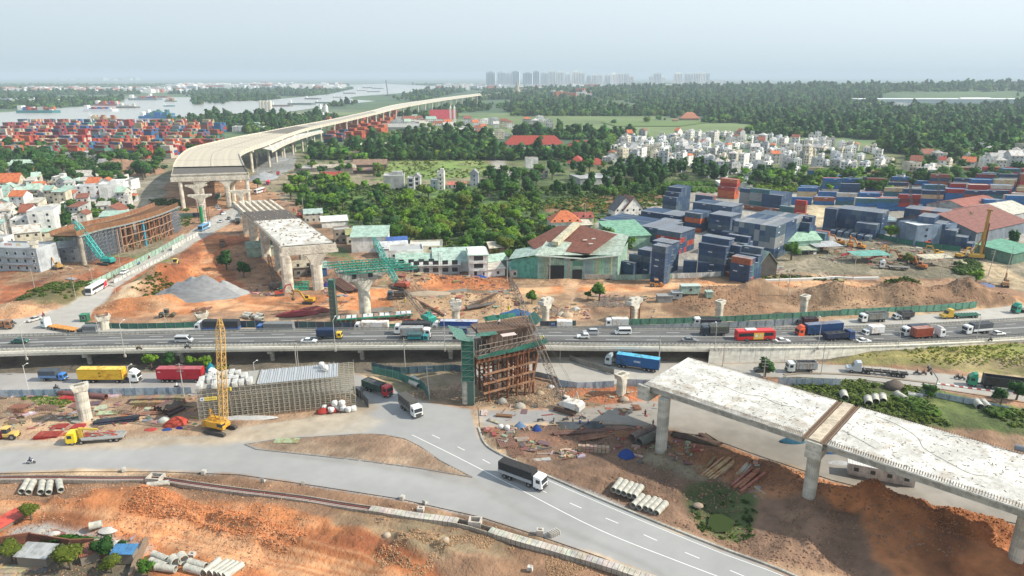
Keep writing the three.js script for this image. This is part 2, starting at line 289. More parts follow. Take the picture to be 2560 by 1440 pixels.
ridge(1720,745,1900,735,10,3.6);ridge(1760,775,1900,770,6,1.6);ridge(1900,738,2080,752,9,3.2);ridge(2080,752,2240,740,10,4.2);ridge(2250,755,2440,742,11,4.6);ridge(2420,748,2520,760,8,3.2);ridge(2050,780,2200,775,6,2.0);
ridge(1000,690,1200,705,6,1.8);ridge(1150,745,1240,760,7,2.2);ridge(1240,752,1330,745,6,1.6);ridge(1040,755,1120,750,6,1.4);ridge(920,775,960,765,7,-1.4);
ridge(300,765,420,755,8,2.6);ridge(330,730,400,690,8,3.0);ridge(100,745,200,735,10,3.2);ridge(120,765,30,775,9,2.2);ridge(60,785,140,790,6,1.6);
ridge(410,690,460,672,8,3.2);ridge(440,700,470,690,6,-2.0);ridge(560,640,640,600,9,2.0);ridge(690,560,740,540,9,3.0);ridge(700,510,730,520,8,2.2);
ridge(2200,890,2560,880,10,0.8);ridge(2150,1010,2560,1070,8,0.9);ridge(1430,985,1640,990,6,0.8);ridge(1230,1090,1620,1095,8,0.7);
for(const s of['500,1290 640,1322 760,1362 900,1388','470,1300 560,1335 680,1365 860,1412','700,1330 850,1352 960,1385 1060,1425','-60,1262 140,1252 230,1268','300,1290 480,1330 640,1368','150,1300 290,1322 380,1350','830,1290 960,1310 1100,1345','820,1300 826,1330','960,1375 1100,1385 1200,1420','1000,1350 1060,1400','1070,1350 1130,1400','2150,1262 2300,1285 2500,1335','2200,1290 2350,1320 2500,1370','1420,1110 1600,1130 1720,1180','1300,1150 1500,1200 1640,1240','1850,1260 1980,1330 2060,1400']){const q=s.split(' ').map((t)=>t.split(',').map(Number));for(let i=0;i<q.length-1;i++){ridge(...q[i],...q[i+1],1.4,0.62);ridge(q[i][0]+12,q[i][1]-8,q[i+1][0]+12,q[i+1][1]-8,1.1,-0.35);}}
const NX=0.62;
const padded=Object.values(ROADS).map((P)=>[P,bbox(P,4)]);
const HILLS=[[900,-2900,1100,700,16],[1900,-3000,1300,800,30],[2900,-3300,1500,1000,24],[700,-3800,900,800,14]];
function hills(x,z){let h=0;if(z<-1200)for(const[cx,cz,rx,rz,k]of HILLS){const d=((x-cx)/rx)**2+((z-cz)/rz)**2;h+=k*Math.exp(-d*1.6);}return h*sstep(-1300,-2100,z)*(0.85+0.3*noise(x/14,z/14));}
function terrain(x,z){
let h=hills(x,z);
if(z>-760)for(const b of BUMPS){
const ex=b.b.x-b.a.x,ez=b.b.z-b.a.z,wx=x-b.a.x,wz=z-b.a.z,t=clamp((wx*ex+wz*ez)/(ex*ex+ez*ez+1e-6),0,1),d=Math.hypot(wx-ex*t,wz-ez*t);
if(d<b.r){const q=1-d/b.r;h+=b.h*q*(1+0.5*(q-q*q))*(0.75+0.5*noise(x*4,z*4));}
}
return h;
}
const roadMask=(x,z)=>{let m=0;for(const[P,b]of padded)if(x>b[0]&&x<b[1]&&z>b[2]&&z<b[3])m=Math.max(m,sstep(-1.6,-0.2,sdPoly(x,z,P)));return m;};
const isl=bbox(ISLAND,1);
function ground(x,z,amp){
const m=z>-560?roadMask(x,z):0;
let h=terrain(x,z);
if(amp){const n=noise(x*9,z*9),n2=noise(x*2.2+77,z*2.2);h+=(n-0.5)*0.55*amp+(n2-0.5)*0.9*amp;}
h=h*(1-m)-0.12*m;
if(x>isl[0]&&x<isl[1]&&z>isl[2]&&z<isl[3]&&sdPoly(x,z,ISLAND)>0)h=0.1+0.25*noise(x*10,z*10);
return h;
}
function paint(x0,x1,z0,z1,w,h,base){
const C=new Float32Array(w*h*3),sx=(x1-x0)/w,sz=(z1-z0)/h;
for(let j=0;j<h;j++)for(let i=0;i<w;i++){const x=x0+(i+0.5)*sx,z=z0+(j+0.5)*sz,o=(j*w+i)*3,c=base(x,z);C[o]=c[0];C[o+1]=c[1];C[o+2]=c[2];}
for(const L of LAYERS){
const i0=Math.max(0,Math.floor((L.b[0]-x0)/sx)),i1=Math.min(w,Math.ceil((L.b[1]-x0)/sx)),j0=Math.max(0,Math.floor((L.b[2]-z0)/sz)),j1=Math.min(h,Math.ceil((L.b[3]-z0)/sz));
for(let j=j0;j<j1;j++)for(let i=i0;i<i1;i++){
const x=x0+(i+0.5)*sx,z=z0+(j+0.5)*sz;
const d=sdPoly(x,z,L.P)+(noise(x*2.1,z*2.1)-0.5)*L.w*2+(noise(x*11,z*11)-0.5)*L.w*0.7,a=L.a*sstep(-L.e,L.e,d);
if(a<=0)continue;
const n=L.st?0.6*noise(x*0.9+z*0.35,z*5-x*1.4)+0.4*noise(x*6,z*6):0.65*noise(x*L.f,z*L.f)+0.35*noise(x*9+31,z*9);
const k=sstep(0.3,0.7,n),o=(j*w+i)*3,q=1+(L.q??0.2)*(noise(x*0.6,z*0.6+200)-0.5);
for(let c=0;c<3;c++)C[o+c]=mixf(C[o+c],mixf(L.c[c],L.c2[c],k)*q,a);
}
}
return dataTex(w,h,(i,j)=>{
const x=x0+(i+0.5)*sx,z=z0+(j+0.5)*sz,o=(j*w+i)*3,sat=clamp(1-C[o+2]/(C[o]+1e-4),0,0.9),k=(1+(0.05+0.3*Math.min(1,sat*2))*(noise(x*26,z*26)-0.5))*(1+(0.06+1.0*sat)*(noise(x*5.3,z*5.3+60)-0.5)+0.5*sat*(noise(x*13,z*13)-0.5));
return[C[o]*k,C[o+1]*k,C[o+2]*k];
},true,false);
}
const dirtBase=(x,z)=>{const n=noise(x*1.2,z*1.2),k=sstep(0.3,0.7,n);return[mixf(B1[0],TN[0],k),mixf(B1[1],TN[1],k),mixf(B1[2],TN[2],k)];};
const midBase=(x,z)=>{const k=sstep(0.35,0.65,noise(x*0.7,z*0.7)),a=[0.075,0.11,0.035],b=[0.14,0.15,0.06];return[0,1,2].map((q)=>mixf(a[q],b[q],k));};
const NEAR=[-214,214,-262,-84],MID=[-600,600,-760,-262];
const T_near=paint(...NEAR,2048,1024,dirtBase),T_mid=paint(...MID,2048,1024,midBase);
const mNear=new THREE.MeshStandardMaterial({map:T_near,roughness:0.95,bumpMap:scaled(T_bump,1,1),bumpScale:0.14,side:THREE.DoubleSide});
mNear.bumpMap.repeat.set((NEAR[1]-NEAR[0])/9,(NEAR[3]-NEAR[2])/9);
const mMid=new THREE.MeshStandardMaterial({map:T_mid,roughness:1,bumpMap:scaled(T_bump,1,1),bumpScale:0.5,side:THREE.DoubleSide});
mMid.bumpMap.repeat.set((MID[1]-MID[0])/30,(MID[3]-MID[2])/30);
function sheet(R,step,amp){
const[x0,x1,z0,z1]=R,nx=Math.round((x1-x0)/step),nz=Math.round((z1-z0)/step),p=new Float32Array((nx+1)*(nz+1)*3),t=new Float32Array((nx+1)*(nz+1)*2),id=new Uint32Array(nx*nz*6);
let k=0,q=0;
for(let j=0;j<=nz;j++)for(let i=0;i<=nx;i++){
const x=mixf(x0,x1,i/nx),z=mixf(z0,z1,j/nz);
p[k*3]=x;p[k*3+1]=ground(x,z,amp*sstep(0,6,Math.abs(z+262)));p[k*3+2]=z;t[k*2]=i/nx;t[k*2+1]=j/nz;k++;
if(i<nx&&j<nz){const a=j*(nx+1)+i;id.set([a,a+nx+1,a+1,a+1,a+nx+1,a+nx+2],q);q+=6;}
}
const g=new THREE.BufferGeometry();g.setAttribute('position',new THREE.BufferAttribute(p,3));g.setAttribute('uv',new THREE.BufferAttribute(t,2));g.setIndex(new THREE.BufferAttribute(id,1));g.computeVertexNormals();return g;
}
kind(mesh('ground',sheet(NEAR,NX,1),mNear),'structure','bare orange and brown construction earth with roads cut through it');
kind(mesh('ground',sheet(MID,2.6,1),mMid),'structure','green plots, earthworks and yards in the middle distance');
{
const rows=300,cols=260,p=[],c=[],id=[],col=new THREE.Color();
for(let j=0;j<=rows;j++){
const z=-758*Math.pow(60,Math.pow(j/rows,1.25));
for(let i=0;i<=cols;i++){
const x=(i/cols*2-1)*-z*1.15,n=noise(x/9,z/9),m=noise(x/40+99,z/40),f=noise(x/2.5,z/2.5);
p.push(x,(j===0?0:hills(x,z))-0.4-(x<100&&z<-900?0.6:0),z);
const k=sstep(0.56,0.7,n)*(z<-1700?0.35:1),town=sstep(0.55,0.8,m)*0.3*(x<0?1:0.25);
col.setRGB(mixf(0.045,0.13,k),mixf(0.09,0.18,k),mixf(0.04,0.06,k)).lerp(new THREE.Color().setRGB(0.34,0.31,0.28),town).multiplyScalar(0.8+0.4*f);
c.push(col.r,col.g,col.b);
if(i<cols&&j<rows){const a=j*(cols+1)+i;id.push(a,a+1,a+cols+1,a+1,a+cols+2,a+cols+1);}
}
}
const g=new THREE.BufferGeometry();g.setAttribute('position',new THREE.Float32BufferAttribute(p,3));g.setAttribute('color',new THREE.Float32BufferAttribute(c,3));g.setIndex(id);g.computeVertexNormals();
kind(mesh('ground',g,new THREE.MeshStandardMaterial({vertexColors:true,roughness:1,side:THREE.DoubleSide})),'structure','hazy green plain and low wooded hills out to the horizon');
const a=nM();for(const s of[-1,1]){a.quad(V(s*213.9,-0.3,-260),V(s*900,-0.3,-260),V(s*900,-0.3,300),V(s*213.9,-0.3,300));a.quad(V(s*599,-0.3,-760),V(s*900,-0.3,-760),V(s*900,-0.3,-260),V(s*599,-0.3,-260));}
a.quad(V(-214,-0.3,-84.2),V(214,-0.3,-84.2),V(214,-0.3,300),V(-214,-0.3,300));
kind(a.build('ground',M([0.2,0.18,0.1],1)),'structure','earth and scrub around the site');
}
function roadSheet(name,P,y,label,R,mat){
const b=nM().prism(P,null,y),g=b.geometry(),a=g.attributes;
for(let i=0;i<a.position.count;i++)a.uv.setXY(i,(a.position.getX(i)-R[0])/(R[1]-R[0]),(a.position.getZ(i)-R[2])/(R[3]-R[2]));
return kind(mesh(name,g,mat),'structure',label);
}
const mPave=new THREE.MeshStandardMaterial({map:T_near,roughness:0.85,side:THREE.DoubleSide});
const clipZ=(P,z,keepNear)=>{const r=[];for(let i=0;i<P.length;i++){const a=P[i],b=P[(i+1)%P.length],ia=keepNear?a[1]>=z:a[1]<=z,ib=keepNear?b[1]>=z:b[1]<=z;if(ia)r.push(a);if(ia!==ib){const t=(z-a[1])/(b[1]-a[1]);r.push([a[0]+(b[0]-a[0])*t,z]);}}return r;};
const clipX=(P,x,low)=>{const r=[];for(let i=0;i<P.length;i++){const a=P[i],b=P[(i+1)%P.length],ia=low?a[0]<=x:a[0]>=x,ib=low?b[0]<=x:b[0]>=x;if(ia)r.push(a);if(ia!==ib){const t=(x-a[0])/(b[0]-a[0]);r.push([x,a[1]+(b[1]-a[1])*t]);}}return r;};
const clipN=(P)=>clipZ(clipX(clipX(clipZ(P,-262,true),213,true),-213,false),-84.5,false);
roadSheet('road',clipN(ROADS.main),0.05,'pale dusty concrete road curving across the foreground junction',NEAR,mPave);
roadSheet('road',clipN(ROADS.frontage),0.05,'grey frontage road below the elevated highway',NEAR,mPave);
roadSheet('road',clipN(ROADS.loop),0.05,'concrete road passing under the highway beside the retaining wall',NEAR,mPave);
roadSheet('road',clipN(ROADS.service),0.05,'dusty service road beyond the highway joined by the diagonal road',NEAR,mPave);
roadSheet('road',clipZ(ROADS.service,-262,false),0.05,'far end of the diagonal road between green and white hoardings',MID,mMid);
roadSheet('road',clipN(ROADS.pad),0.04,'grey gravel haul road under the unfinished viaduct',NEAR,mPave);
// ---------- large structures ----------
const mConc=M(CONC,0.85,{k:'conc'}),mConcD=M(CONCD,0.9,{k:'conc'}),mDark=M(DARK,0.7),mRust=M(RUST,0.85,{k:'rust'}),mGalv=M(GALV,0.45,{metal:0.6});
const mDeck=(()=>{const t=dataTex(1024,1024,(x,y)=>{
const n=noise(x*0.5,y*0.5),f=noise(x*2,y*2),s=0.6*sstep(0.68,0.85,noise(x*0.6+130,y*0.6+40)),w=sstep(0.35,0.7,n);
const k=(0.47+0.16*w)*(0.85+0.3*f)*(noise(x*4+9,y*9)>0.86?0.66:1);
return[k*mixf(1,0.72,s),k*mixf(0.965,0.62,s),k*mixf(0.89,0.5,s)];});
return new THREE.MeshStandardMaterial({map:scaled(t,1/24),roughness:0.9,side:THREE.DoubleSide,bumpMap:bu2,bumpScale:0.01});})();
const mWeather=(()=>{const t=dataTex(512,512,(x,y)=>{
const r=noise(x*4,y*0.3),k=0.62+0.3*noise(x,y)-0.3*sstep(0.5,0.8,r)*sstep(60,420,y);return[k,k*0.95,k*0.83];});
return new THREE.MeshStandardMaterial({map:scaled(t,1/14,1/7),roughness:0.9,side:THREE.DoubleSide});})();
const curve=(pts,n)=>new THREE.CatmullRomCurve3(pts,false,'centripetal').getSpacedPoints(n);
const edge=(s)=>s.trim().split(/\s+/).map((q)=>{const[u,v,h]=q.split(',').map(Number);return G(u,v,h);});
function loft(b,A,B,drop=0){for(let i=0;i<A.length-1;i++){b.quad(A[i],A[i+1],B[i+1],B[i]);}return b;}
const lower=(P,d)=>P.map((p)=>p.clone().setY(p.y-d));
const inset=(A,B,m)=>A.map((p,i)=>p.clone().lerp(B[i],m/p.distanceTo(B[i])));
function ribbonUV(b,A,B,sx){let L=0;const o=b.p.length/3;for(let i=0;i<A.length;i++){if(i)L+=A[i].distanceTo(A[i-1]);const w=A[i].distanceTo(B[i]);b.v(A[i],V(0,1,0),L,0);b.v(B[i],V(0,1,0),L,w);if(i){const k=o+i*2;b.i.push(k-2,k,k-1,k-1,k,k+1);}}return b;}
const HWY_N=curve(edge('-260,890,5.5 0,878,5.5 640,866,5.5 1150,862,5.5 1640,866,5.5 2000,866,4.4 2250,861,2.4 2560,846,0.7 2760,833,0.25'),160);
const HWY_F=curve(edge('-260,848,5.5 0,843,5.5 640,829,5.5 1150,823,5.5 1640,823,5.5 2000,823,4.4 2250,817,2.4 2560,799,0.7 2760,784,0.25'),160);
const mAsphalt=(()=>{const t=dataTex(512,512,(x,y)=>{const k=0.115*(0.75+0.5*noise(x*0.4,y*4))*(0.85+0.3*noise(x*3,y*3));return[k*1.02,k,k*0.98];});
return new THREE.MeshStandardMaterial({map:scaled(t,1/60,1/16),roughness:0.85,side:THREE.DoubleSide});})();
kind(ribbonUV(nM(),HWY_N,HWY_F).build('highway',mAsphalt),'structure','dark grey asphalt of the four-lane elevated highway');
{
const gi=HWY_N.findIndex((p)=>p.x>56),b=thing('highway_bridge','long low concrete highway bridge with a shaded underside','bridge');
const f=nM(),N=HWY_N.slice(0,gi+1),F=HWY_F.slice(0,gi+1);
const o=V(0,-0.03,0),Nt=N.map((p)=>p.clone().add(o)),Ft=F.map((p)=>p.clone().add(o)),No=Nt.map((p)=>p.clone().add(V(0,0,0.35)));
loft(f,lower(No,0.0),lower(No,0.75));loft(f,lower(No,0.75),lower(Nt,0.8));loft(f,lower(Nt,0.8),lower(inset(Nt,Ft,0.9),1.0));loft(f,lower(inset(Nt,Ft,0.9),1.0),lower(inset(Nt,Ft,0.9),1.9));loft(f,lower(inset(Nt,Ft,0.9),1.9),lower(inset(Ft,Nt,0.9),1.9));loft(f,lower(Ft,0),lower(Ft,1.9));
loft(f,No,Nt);
f.build('girder',mWeather,b);
for(let i=12;i<gi;i+=11){const p=N[i].clone().lerp(F[i],0.5),c=nM();for(const s of[-3.6,3.6])c.tube(V(p.x,0,p.z+s),V(p.x,p.y-2.6,p.z+s),0.65,0.65,12);c.box(p.x,p.y-2.7,p.z,1.5,0.75,11);c.build('bent',mConcD,b);}
const w=thing('retaining_wall','tall weathered concrete retaining wall carrying the highway down to grade','wall');
for(let i=gi;i<HWY_N.length-2;i+=2){const p=HWY_N[i].clone(),q=HWY_N[Math.min(i+2,HWY_N.length-1)].clone(),d=q.clone().sub(p).normalize();if(p.y<0.5)break;q.aS(d,-0.06);const c=nM(),n=V(0,0,0.35);c.quad(V(p.x,-0.5,p.z+0.36),V(q.x,-0.5,q.z+0.36),q.clone().add(n).setY(q.y-0.3),p.clone().add(n).setY(p.y-0.3));c.bar(p.clone().add(V(0,-0.15,0.3)),q.clone().add(V(0,-0.15,0.3)),0.5,0.3);c.build('wall_panel',mWeather,w);}
const e=nM(),P0=HWY_N[gi],P1=HWY_F[gi];e.quad(P0.clone().setY(-0.5),P1.clone().setY(-0.5),P1.clone().setY(P1.y-0.1),P0.clone().setY(P0.y-0.1));loft(e,HWY_F.slice(gi).map((p)=>p.clone().setY(p.y-0.05)),HWY_F.slice(gi).map((p)=>p.clone().setY(-0.5)));e.build('abutment',mConcD,w);
for(const[E,R,s,nm]of[[HWY_N,HWY_F,0.25,'pale concrete parapet with steel handrail along the lower edge of the highway'],[HWY_F,HWY_N,-0.25,'steel guard rail along the distant edge of the highway']]){
const g=thing('guard_rail',nm,'guard rail'),c=nM(),r=nM(),ps=nM();
for(let i=0;i<E.length-1;i++){
const p=E[i].clone().lerp(R[i],0.02),q=E[i+1].clone().lerp(R[i+1],0.02);
c.bar(p.clone().setY(p.y+0.28),q.clone().setY(q.y+0.28),0.3,s>0?0.6:0.35);
r.bar(p.clone().setY(p.y+1.0),q.clone().setY(q.y+1.0),0.12,0.14);if(s<0)r.bar(p.clone().setY(p.y+0.7),q.clone().setY(q.y+0.7),0.06,0.2);
ps.box(p.x,p.y+0.5,p.z,0.14,0.5,0.14);const m=p.clone().lerp(q,0.5);ps.box(m.x,m.y+0.5,m.z,0.14,0.5,0.14);
}
c.build('kerb_wall',s>0?mConc:mConcD,g);r.build('rail',M([0.3,0.3,0.29],0.5,{metal:0.5}),g);kind(ps.build('post',M([0.25,0.25,0.24],0.6),g),'stuff');
}
const ig=thing('guard_rail','dark inner guard rail beside the motorbike lane of the highway','guard rail'),r=nM(),ps=nM();
for(let i=0;i<HWY_N.length-1;i++){const p=HWY_N[i].clone().lerp(HWY_F[i],0.14),q=HWY_N[i+1].clone().lerp(HWY_F[i+1],0.14);r.bar(p.clone().setY(p.y+0.62),q.clone().setY(q.y+0.62),0.1,0.26);for(const t of[0,0.5]){const m=p.clone().lerp(q,t);ps.box(m.x,m.y,m.z,0.13,0.62,0.13);}}
r.build('rail',M([0.16,0.15,0.14],0.6,{metal:0.3}),ig);kind(ps.build('post',M([0.13,0.12,0.11],0.7),ig),'stuff');
const mk=nM(),up=V(0,0.012,0);
const lane=(t,a,b,w)=>{let L=0;for(let i=0;i<HWY_N.length-1;i++){const p=HWY_N[i].clone().lerp(HWY_F[i],t),q=HWY_N[i+1].clone().lerp(HWY_F[i+1],t),d=q.clone().sub(p),len=d.length();d.normalize();const n=V(-d.z,0,d.x).multiplyScalar(w/2);let x=0;while(x<len){const ph=(L+x)%(a+b),on=ph<a,run=Math.min(len-x,on?a-ph:a+b-ph);if(on){const s=p.clone().aS(d,x).add(up),e2=p.clone().aS(d,x+run).add(up);mk.quad(s.clone().add(n),e2.clone().add(n),e2.clone().sub(n),s.clone().sub(n));}x+=run+1e-4;}L+=len;}};
lane(0.17,1e6,0,0.18);lane(0.36,4,8,0.16);lane(0.565,1e6,0,0.16);lane(0.60,1e6,0,0.14);lane(0.79,4,8,0.16);lane(0.95,1e6,0,0.16);
kind(mk.build('lane_marking',M([0.62,0.62,0.60],0.7)),'structure','white lane lines on the elevated highway');
}
{
const K=curve('1196,1070 1218,1116 1300,1160 1400,1205 1600,1290 1800,1370 1960,1430 2120,1505'.split(' ').map((q)=>G(...q.split(',').map(Number),0)),60);
const k=thing('kerb','long dark concrete kerb edging the foreground road','kerb');for(let i=0;i<K.length-1;i++){const d=K[i+1].clone().sub(K[i]).normalize().multiplyScalar(0.05);nM().bar(K[i].clone().setY(0.16),K[i+1].clone().sub(d).setY(0.16),0.42,0.4).build('kerbstone',mConcD,k);}
const I=ISLAND.map((p)=>V(p[0],0.06,p[1])),k2=thing('kerb','low kerb around the dirt island between the two roads','kerb'),kb=nM();for(let i=0;i<I.length;i++)kb.bar(I[i],I[(i+1)%I.length],0.22,0.26);kb.build('kerbstone',M([0.2,0.19,0.18],0.9),k2);
const mk=nM();
const line=(s,a,b,w)=>{const P=curve(s.split(' ').map((q)=>{const c=q.split(',').map(Number);return G(c[0],c[1],0.064);}),240);let L=0;for(let i=0;i<P.length-1;i++){const d=P[i+1].clone().sub(P[i]),len=d.length();d.normalize();if(L%(a+b)<a){const n=V(-d.z,0,d.x).multiplyScalar(w/2);mk.quad(P[i].clone().add(n),P[i+1].clone().add(n),P[i+1].clone().sub(n),P[i].clone().sub(n));}L+=len;}};
line('1030,1087 1130,1136 1280,1213 1500,1325 1700,1405 1900,1480',1e6,0,0.16);line('1080,1087 1130,1110 1200,1145 1310,1205 1390,1242 1470,1277 1550,1310 1640,1350 1730,1388 1840,1432 1940,1475',2.6,5.4,0.16);
line('1225,1122 1300,1168 1400,1214 1600,1300 1800,1381 1960,1441 2060,1490',1e6,0,0.12);
kind(mk.build('lane_marking',M([0.78,0.78,0.76],0.7)),'structure','white lane lines on the foreground road');
const S=curve('1960,938 2020,934 2160,940 2300,955 2440,973 2560,988 2700,1008'.split(' ').map((q)=>G(...q.split(',').map(Number),0)),70),st=thing('kerb','narrow raised strip with red and white painted kerb between the two loop roads','kerb');
for(let i=0;i<S.length-1;i++)nM().bar(S[i].clone().setY(0.1),S[i+1].clone().setY(0.1),0.9,0.3).build('kerbstone',i>38?(i%2?M([0.6,0.58,0.55],0.8):M([0.34,0.07,0.05],0.8)):M([0.26,0.21,0.16],0.9),st);
}
function girders(b,A,B,n,y,depth,w){for(let i=0;i<n;i++){const t=(i+0.5)/n;b.bar(A[0].clone().lerp(B[0],t).setY(y),A[1].clone().lerp(B[1],t).setY(y),w,depth);}}
function pierShaft(b,p,h,wx,wz,yaw){
const P=[];for(let i=0;i<20;i++){const a=i/20*2*Math.PI,x=Math.sign(Math.cos(a))*(wx-wz)/2+Math.cos(a)*wz/2,z=Math.sin(a)*wz/2;P.push([p.x+x*Math.cos(yaw)+z*Math.sin(yaw),p.z-x*Math.sin(yaw)+z*Math.cos(yaw)]);}
return b.prism(P,-0.6,h);
}
function rebar(b,A,B,n,h){for(let i=0;i<=n;i++){const p=A.clone().lerp(B,i/n);b.bar(p,p.clone().add(V(0,h,0)),0.06);}}
const YA=V(0.748,0,0.664),YB=V(0.664,0,-0.748),DH=15;
{
const N0=G(1610,960,DH),N1=G(2020,1096,DH),far=20.2,dir=N1.clone().sub(N0).normalize(),prp=V(dir.z,0,-dir.x),end=N0.clone().aS(dir,84);
const t=thing('viaduct','unfinished pale concrete viaduct deck on single piers beside the gravel haul road','viaduct');
const gap0=N1.clone().aS(dir,-1.2),gap1=N1.clone().aS(dir,3.4),D=(p)=>p.clone().aS(prp,far);
for(const[a,b]of[[N0,gap0],[gap1,end]]){
const s=nM().frame(a.clone().setY(DH-0.28),b.clone().sub(a),V(0,0.28,0),prp.clone().multiplyScalar(far));s.build('deck_slab',mDeck,t);
const g=nM(),i0=a.clone().aS(prp,0.35),i1=b.clone().aS(prp,0.35);girders(g,[i0,i1],[D(a).aS(prp,-0.35),D(b).aS(prp,-0.35)],9,DH-1.0,1.4,1.5);
g.build('girder',M([0.47,0.45,0.41],0.85,{k:'conc'}),t);
const r=nM();rebar(r,a.clone().aS(prp,0.25),b.clone().aS(prp,0.25),110,0.75);rebar(r,a.clone().aS(prp,0.7),b.clone().aS(prp,0.7),110,0.7);rebar(r,D(a).aS(prp,-0.3),D(b).aS(prp,-0.3),110,0.6);
r.bar(a.clone().aS(prp,0.25).setY(DH+0.6),b.clone().aS(prp,0.25).setY(DH+0.6),0.03);kind(r.build('rebar',M([0.2,0.16,0.13],0.8),t),'stuff');
const bits=nM();for(let i=0;i<260;i++){const p=a.clone().lerp(b,rnd()).aS(prp,rr(0.8,far-0.6)),q=rr(0,6.3),l=rr(0.15,0.7);bits.bar(p.clone().setY(DH+0.03),p.clone().add(V(Math.cos(q)*l,0.05,Math.sin(q)*l)),0.07,0.05);}kind(bits.build('debris',M([0.12,0.09,0.07],0.9),t),'stuff');
}
{
const c=nM().frame(gap0.clone().aS(dir,1.3).setY(DH-0.4),dir.clone().multiplyScalar(2.0),V(0,0.5,0),prp.clone().multiplyScalar(far));c.build('joint_strip',M([0.55,0.47,0.37],0.9,{k:'conc'}),t);
const r=nM();for(const o of[0.05,3.4])for(let i=0;i<60;i++){const p=gap0.clone().aS(dir,o).aS(prp,i/60*far);r.bar(p.clone().setY(DH-0.1),p.clone().aS(dir,1.1).setY(DH-0.1),0.12,0.1);}for(const o of[0.15,0.9,3.5,4.3])r.bar(gap0.clone().aS(dir,o).setY(DH-0.02),D(gap0).aS(dir,o).setY(DH-0.02),0.12,0.1);
kind(r.build('rebar',M([0.24,0.16,0.11],0.9),t),'stuff');
const cap=(o,ex)=>{const m=nM().frame(N0.clone().aS(dir,o-1.4).aS(prp,-0.6).setY(DH-3.6),dir.clone().multiplyScalar(2.8),V(0,1.6,0),prp.clone().multiplyScalar(far+1.2));m.frame(N0.clone().aS(dir,o-1.4).aS(prp,-0.6).setY(DH-2.0),dir.clone().multiplyScalar(2.8),V(0,1.8,0),prp.clone().multiplyScalar(0.7));m.build('cap_beam',mConc,t);};
cap(36.9);cap(73.6);cap(0.2);
const w=nM();for(const k of[0.1,0.6]){const p=N0.clone().aS(dir,-1.0).aS(prp,0.6);w.box(p.x-0.2,DH-3.1+k*2,p.z+0.4,0.6,0.7,0.5,0.7);}w.build('recess',mDark,t);
}
const yaw=yawOf(V(0,0,0),prp);
for(const[u,v,o]of[[1652,1142,0.4],[2019,1272,37.2],[2535,1424,74]]){const f=G(u,v-14,0),s=nM();pierShaft(s,f,DH-1.9,2.9,2.3,yaw);const m=s.build('pier',mConc,t);const j=nM();const q=f.clone().add(V(0,0,1.16));j.bar(V(q.x+0.25,0,q.z),V(q.x+0.25,DH-1.95,q.z),0.07,0.04);j.build('drain_pipe',M([0.06,0.06,0.06],0.6),m);
}
const cab=(pts,nm)=>{const P=curve(pts.map(([u,v])=>G(u,v,DH+0.06)),30),c=nM();for(let i=0;i<P.length-1;i++)c.tube(P[i],P[i+1],0.035,0.035,4,false);tag(c.build('cable',M([0.12,0.11,0.1],0.8)),nm,'cable');};
cab([[1810,965],[1860,985],[1900,990],[1945,1010],[1990,1018]],'black cable lying across the far span of the white deck');cab([[2190,1040],[2250,1065],[2295,1095],[2310,1120],[2370,1155],[2430,1185],[2470,1190]],'long black cable winding over the near span of the white deck');cab([[2360,1088],[2440,1100],[2500,1120],[2556,1135]],'thin black cable along the verge side of the deck');cab([[2105,1075],[2160,1105],[2190,1122]],'short black cable near the deck joint');
const rl=thing('cable_drum','grey ribbed pipe roll lying on the deck edge','pipe roll'),p=G(2552,1128,DH);nM().pipe(V(p.x-0.9,DH+0.6,p.z-0.5),V(p.x+0.7,DH+0.6,p.z+0.7),0.6,0.12).build('roll',M([0.16,0.17,0.19],0.7),rl);
}
const mBare=M([0.66,0.61,0.52],0.9,{k:'conc'});
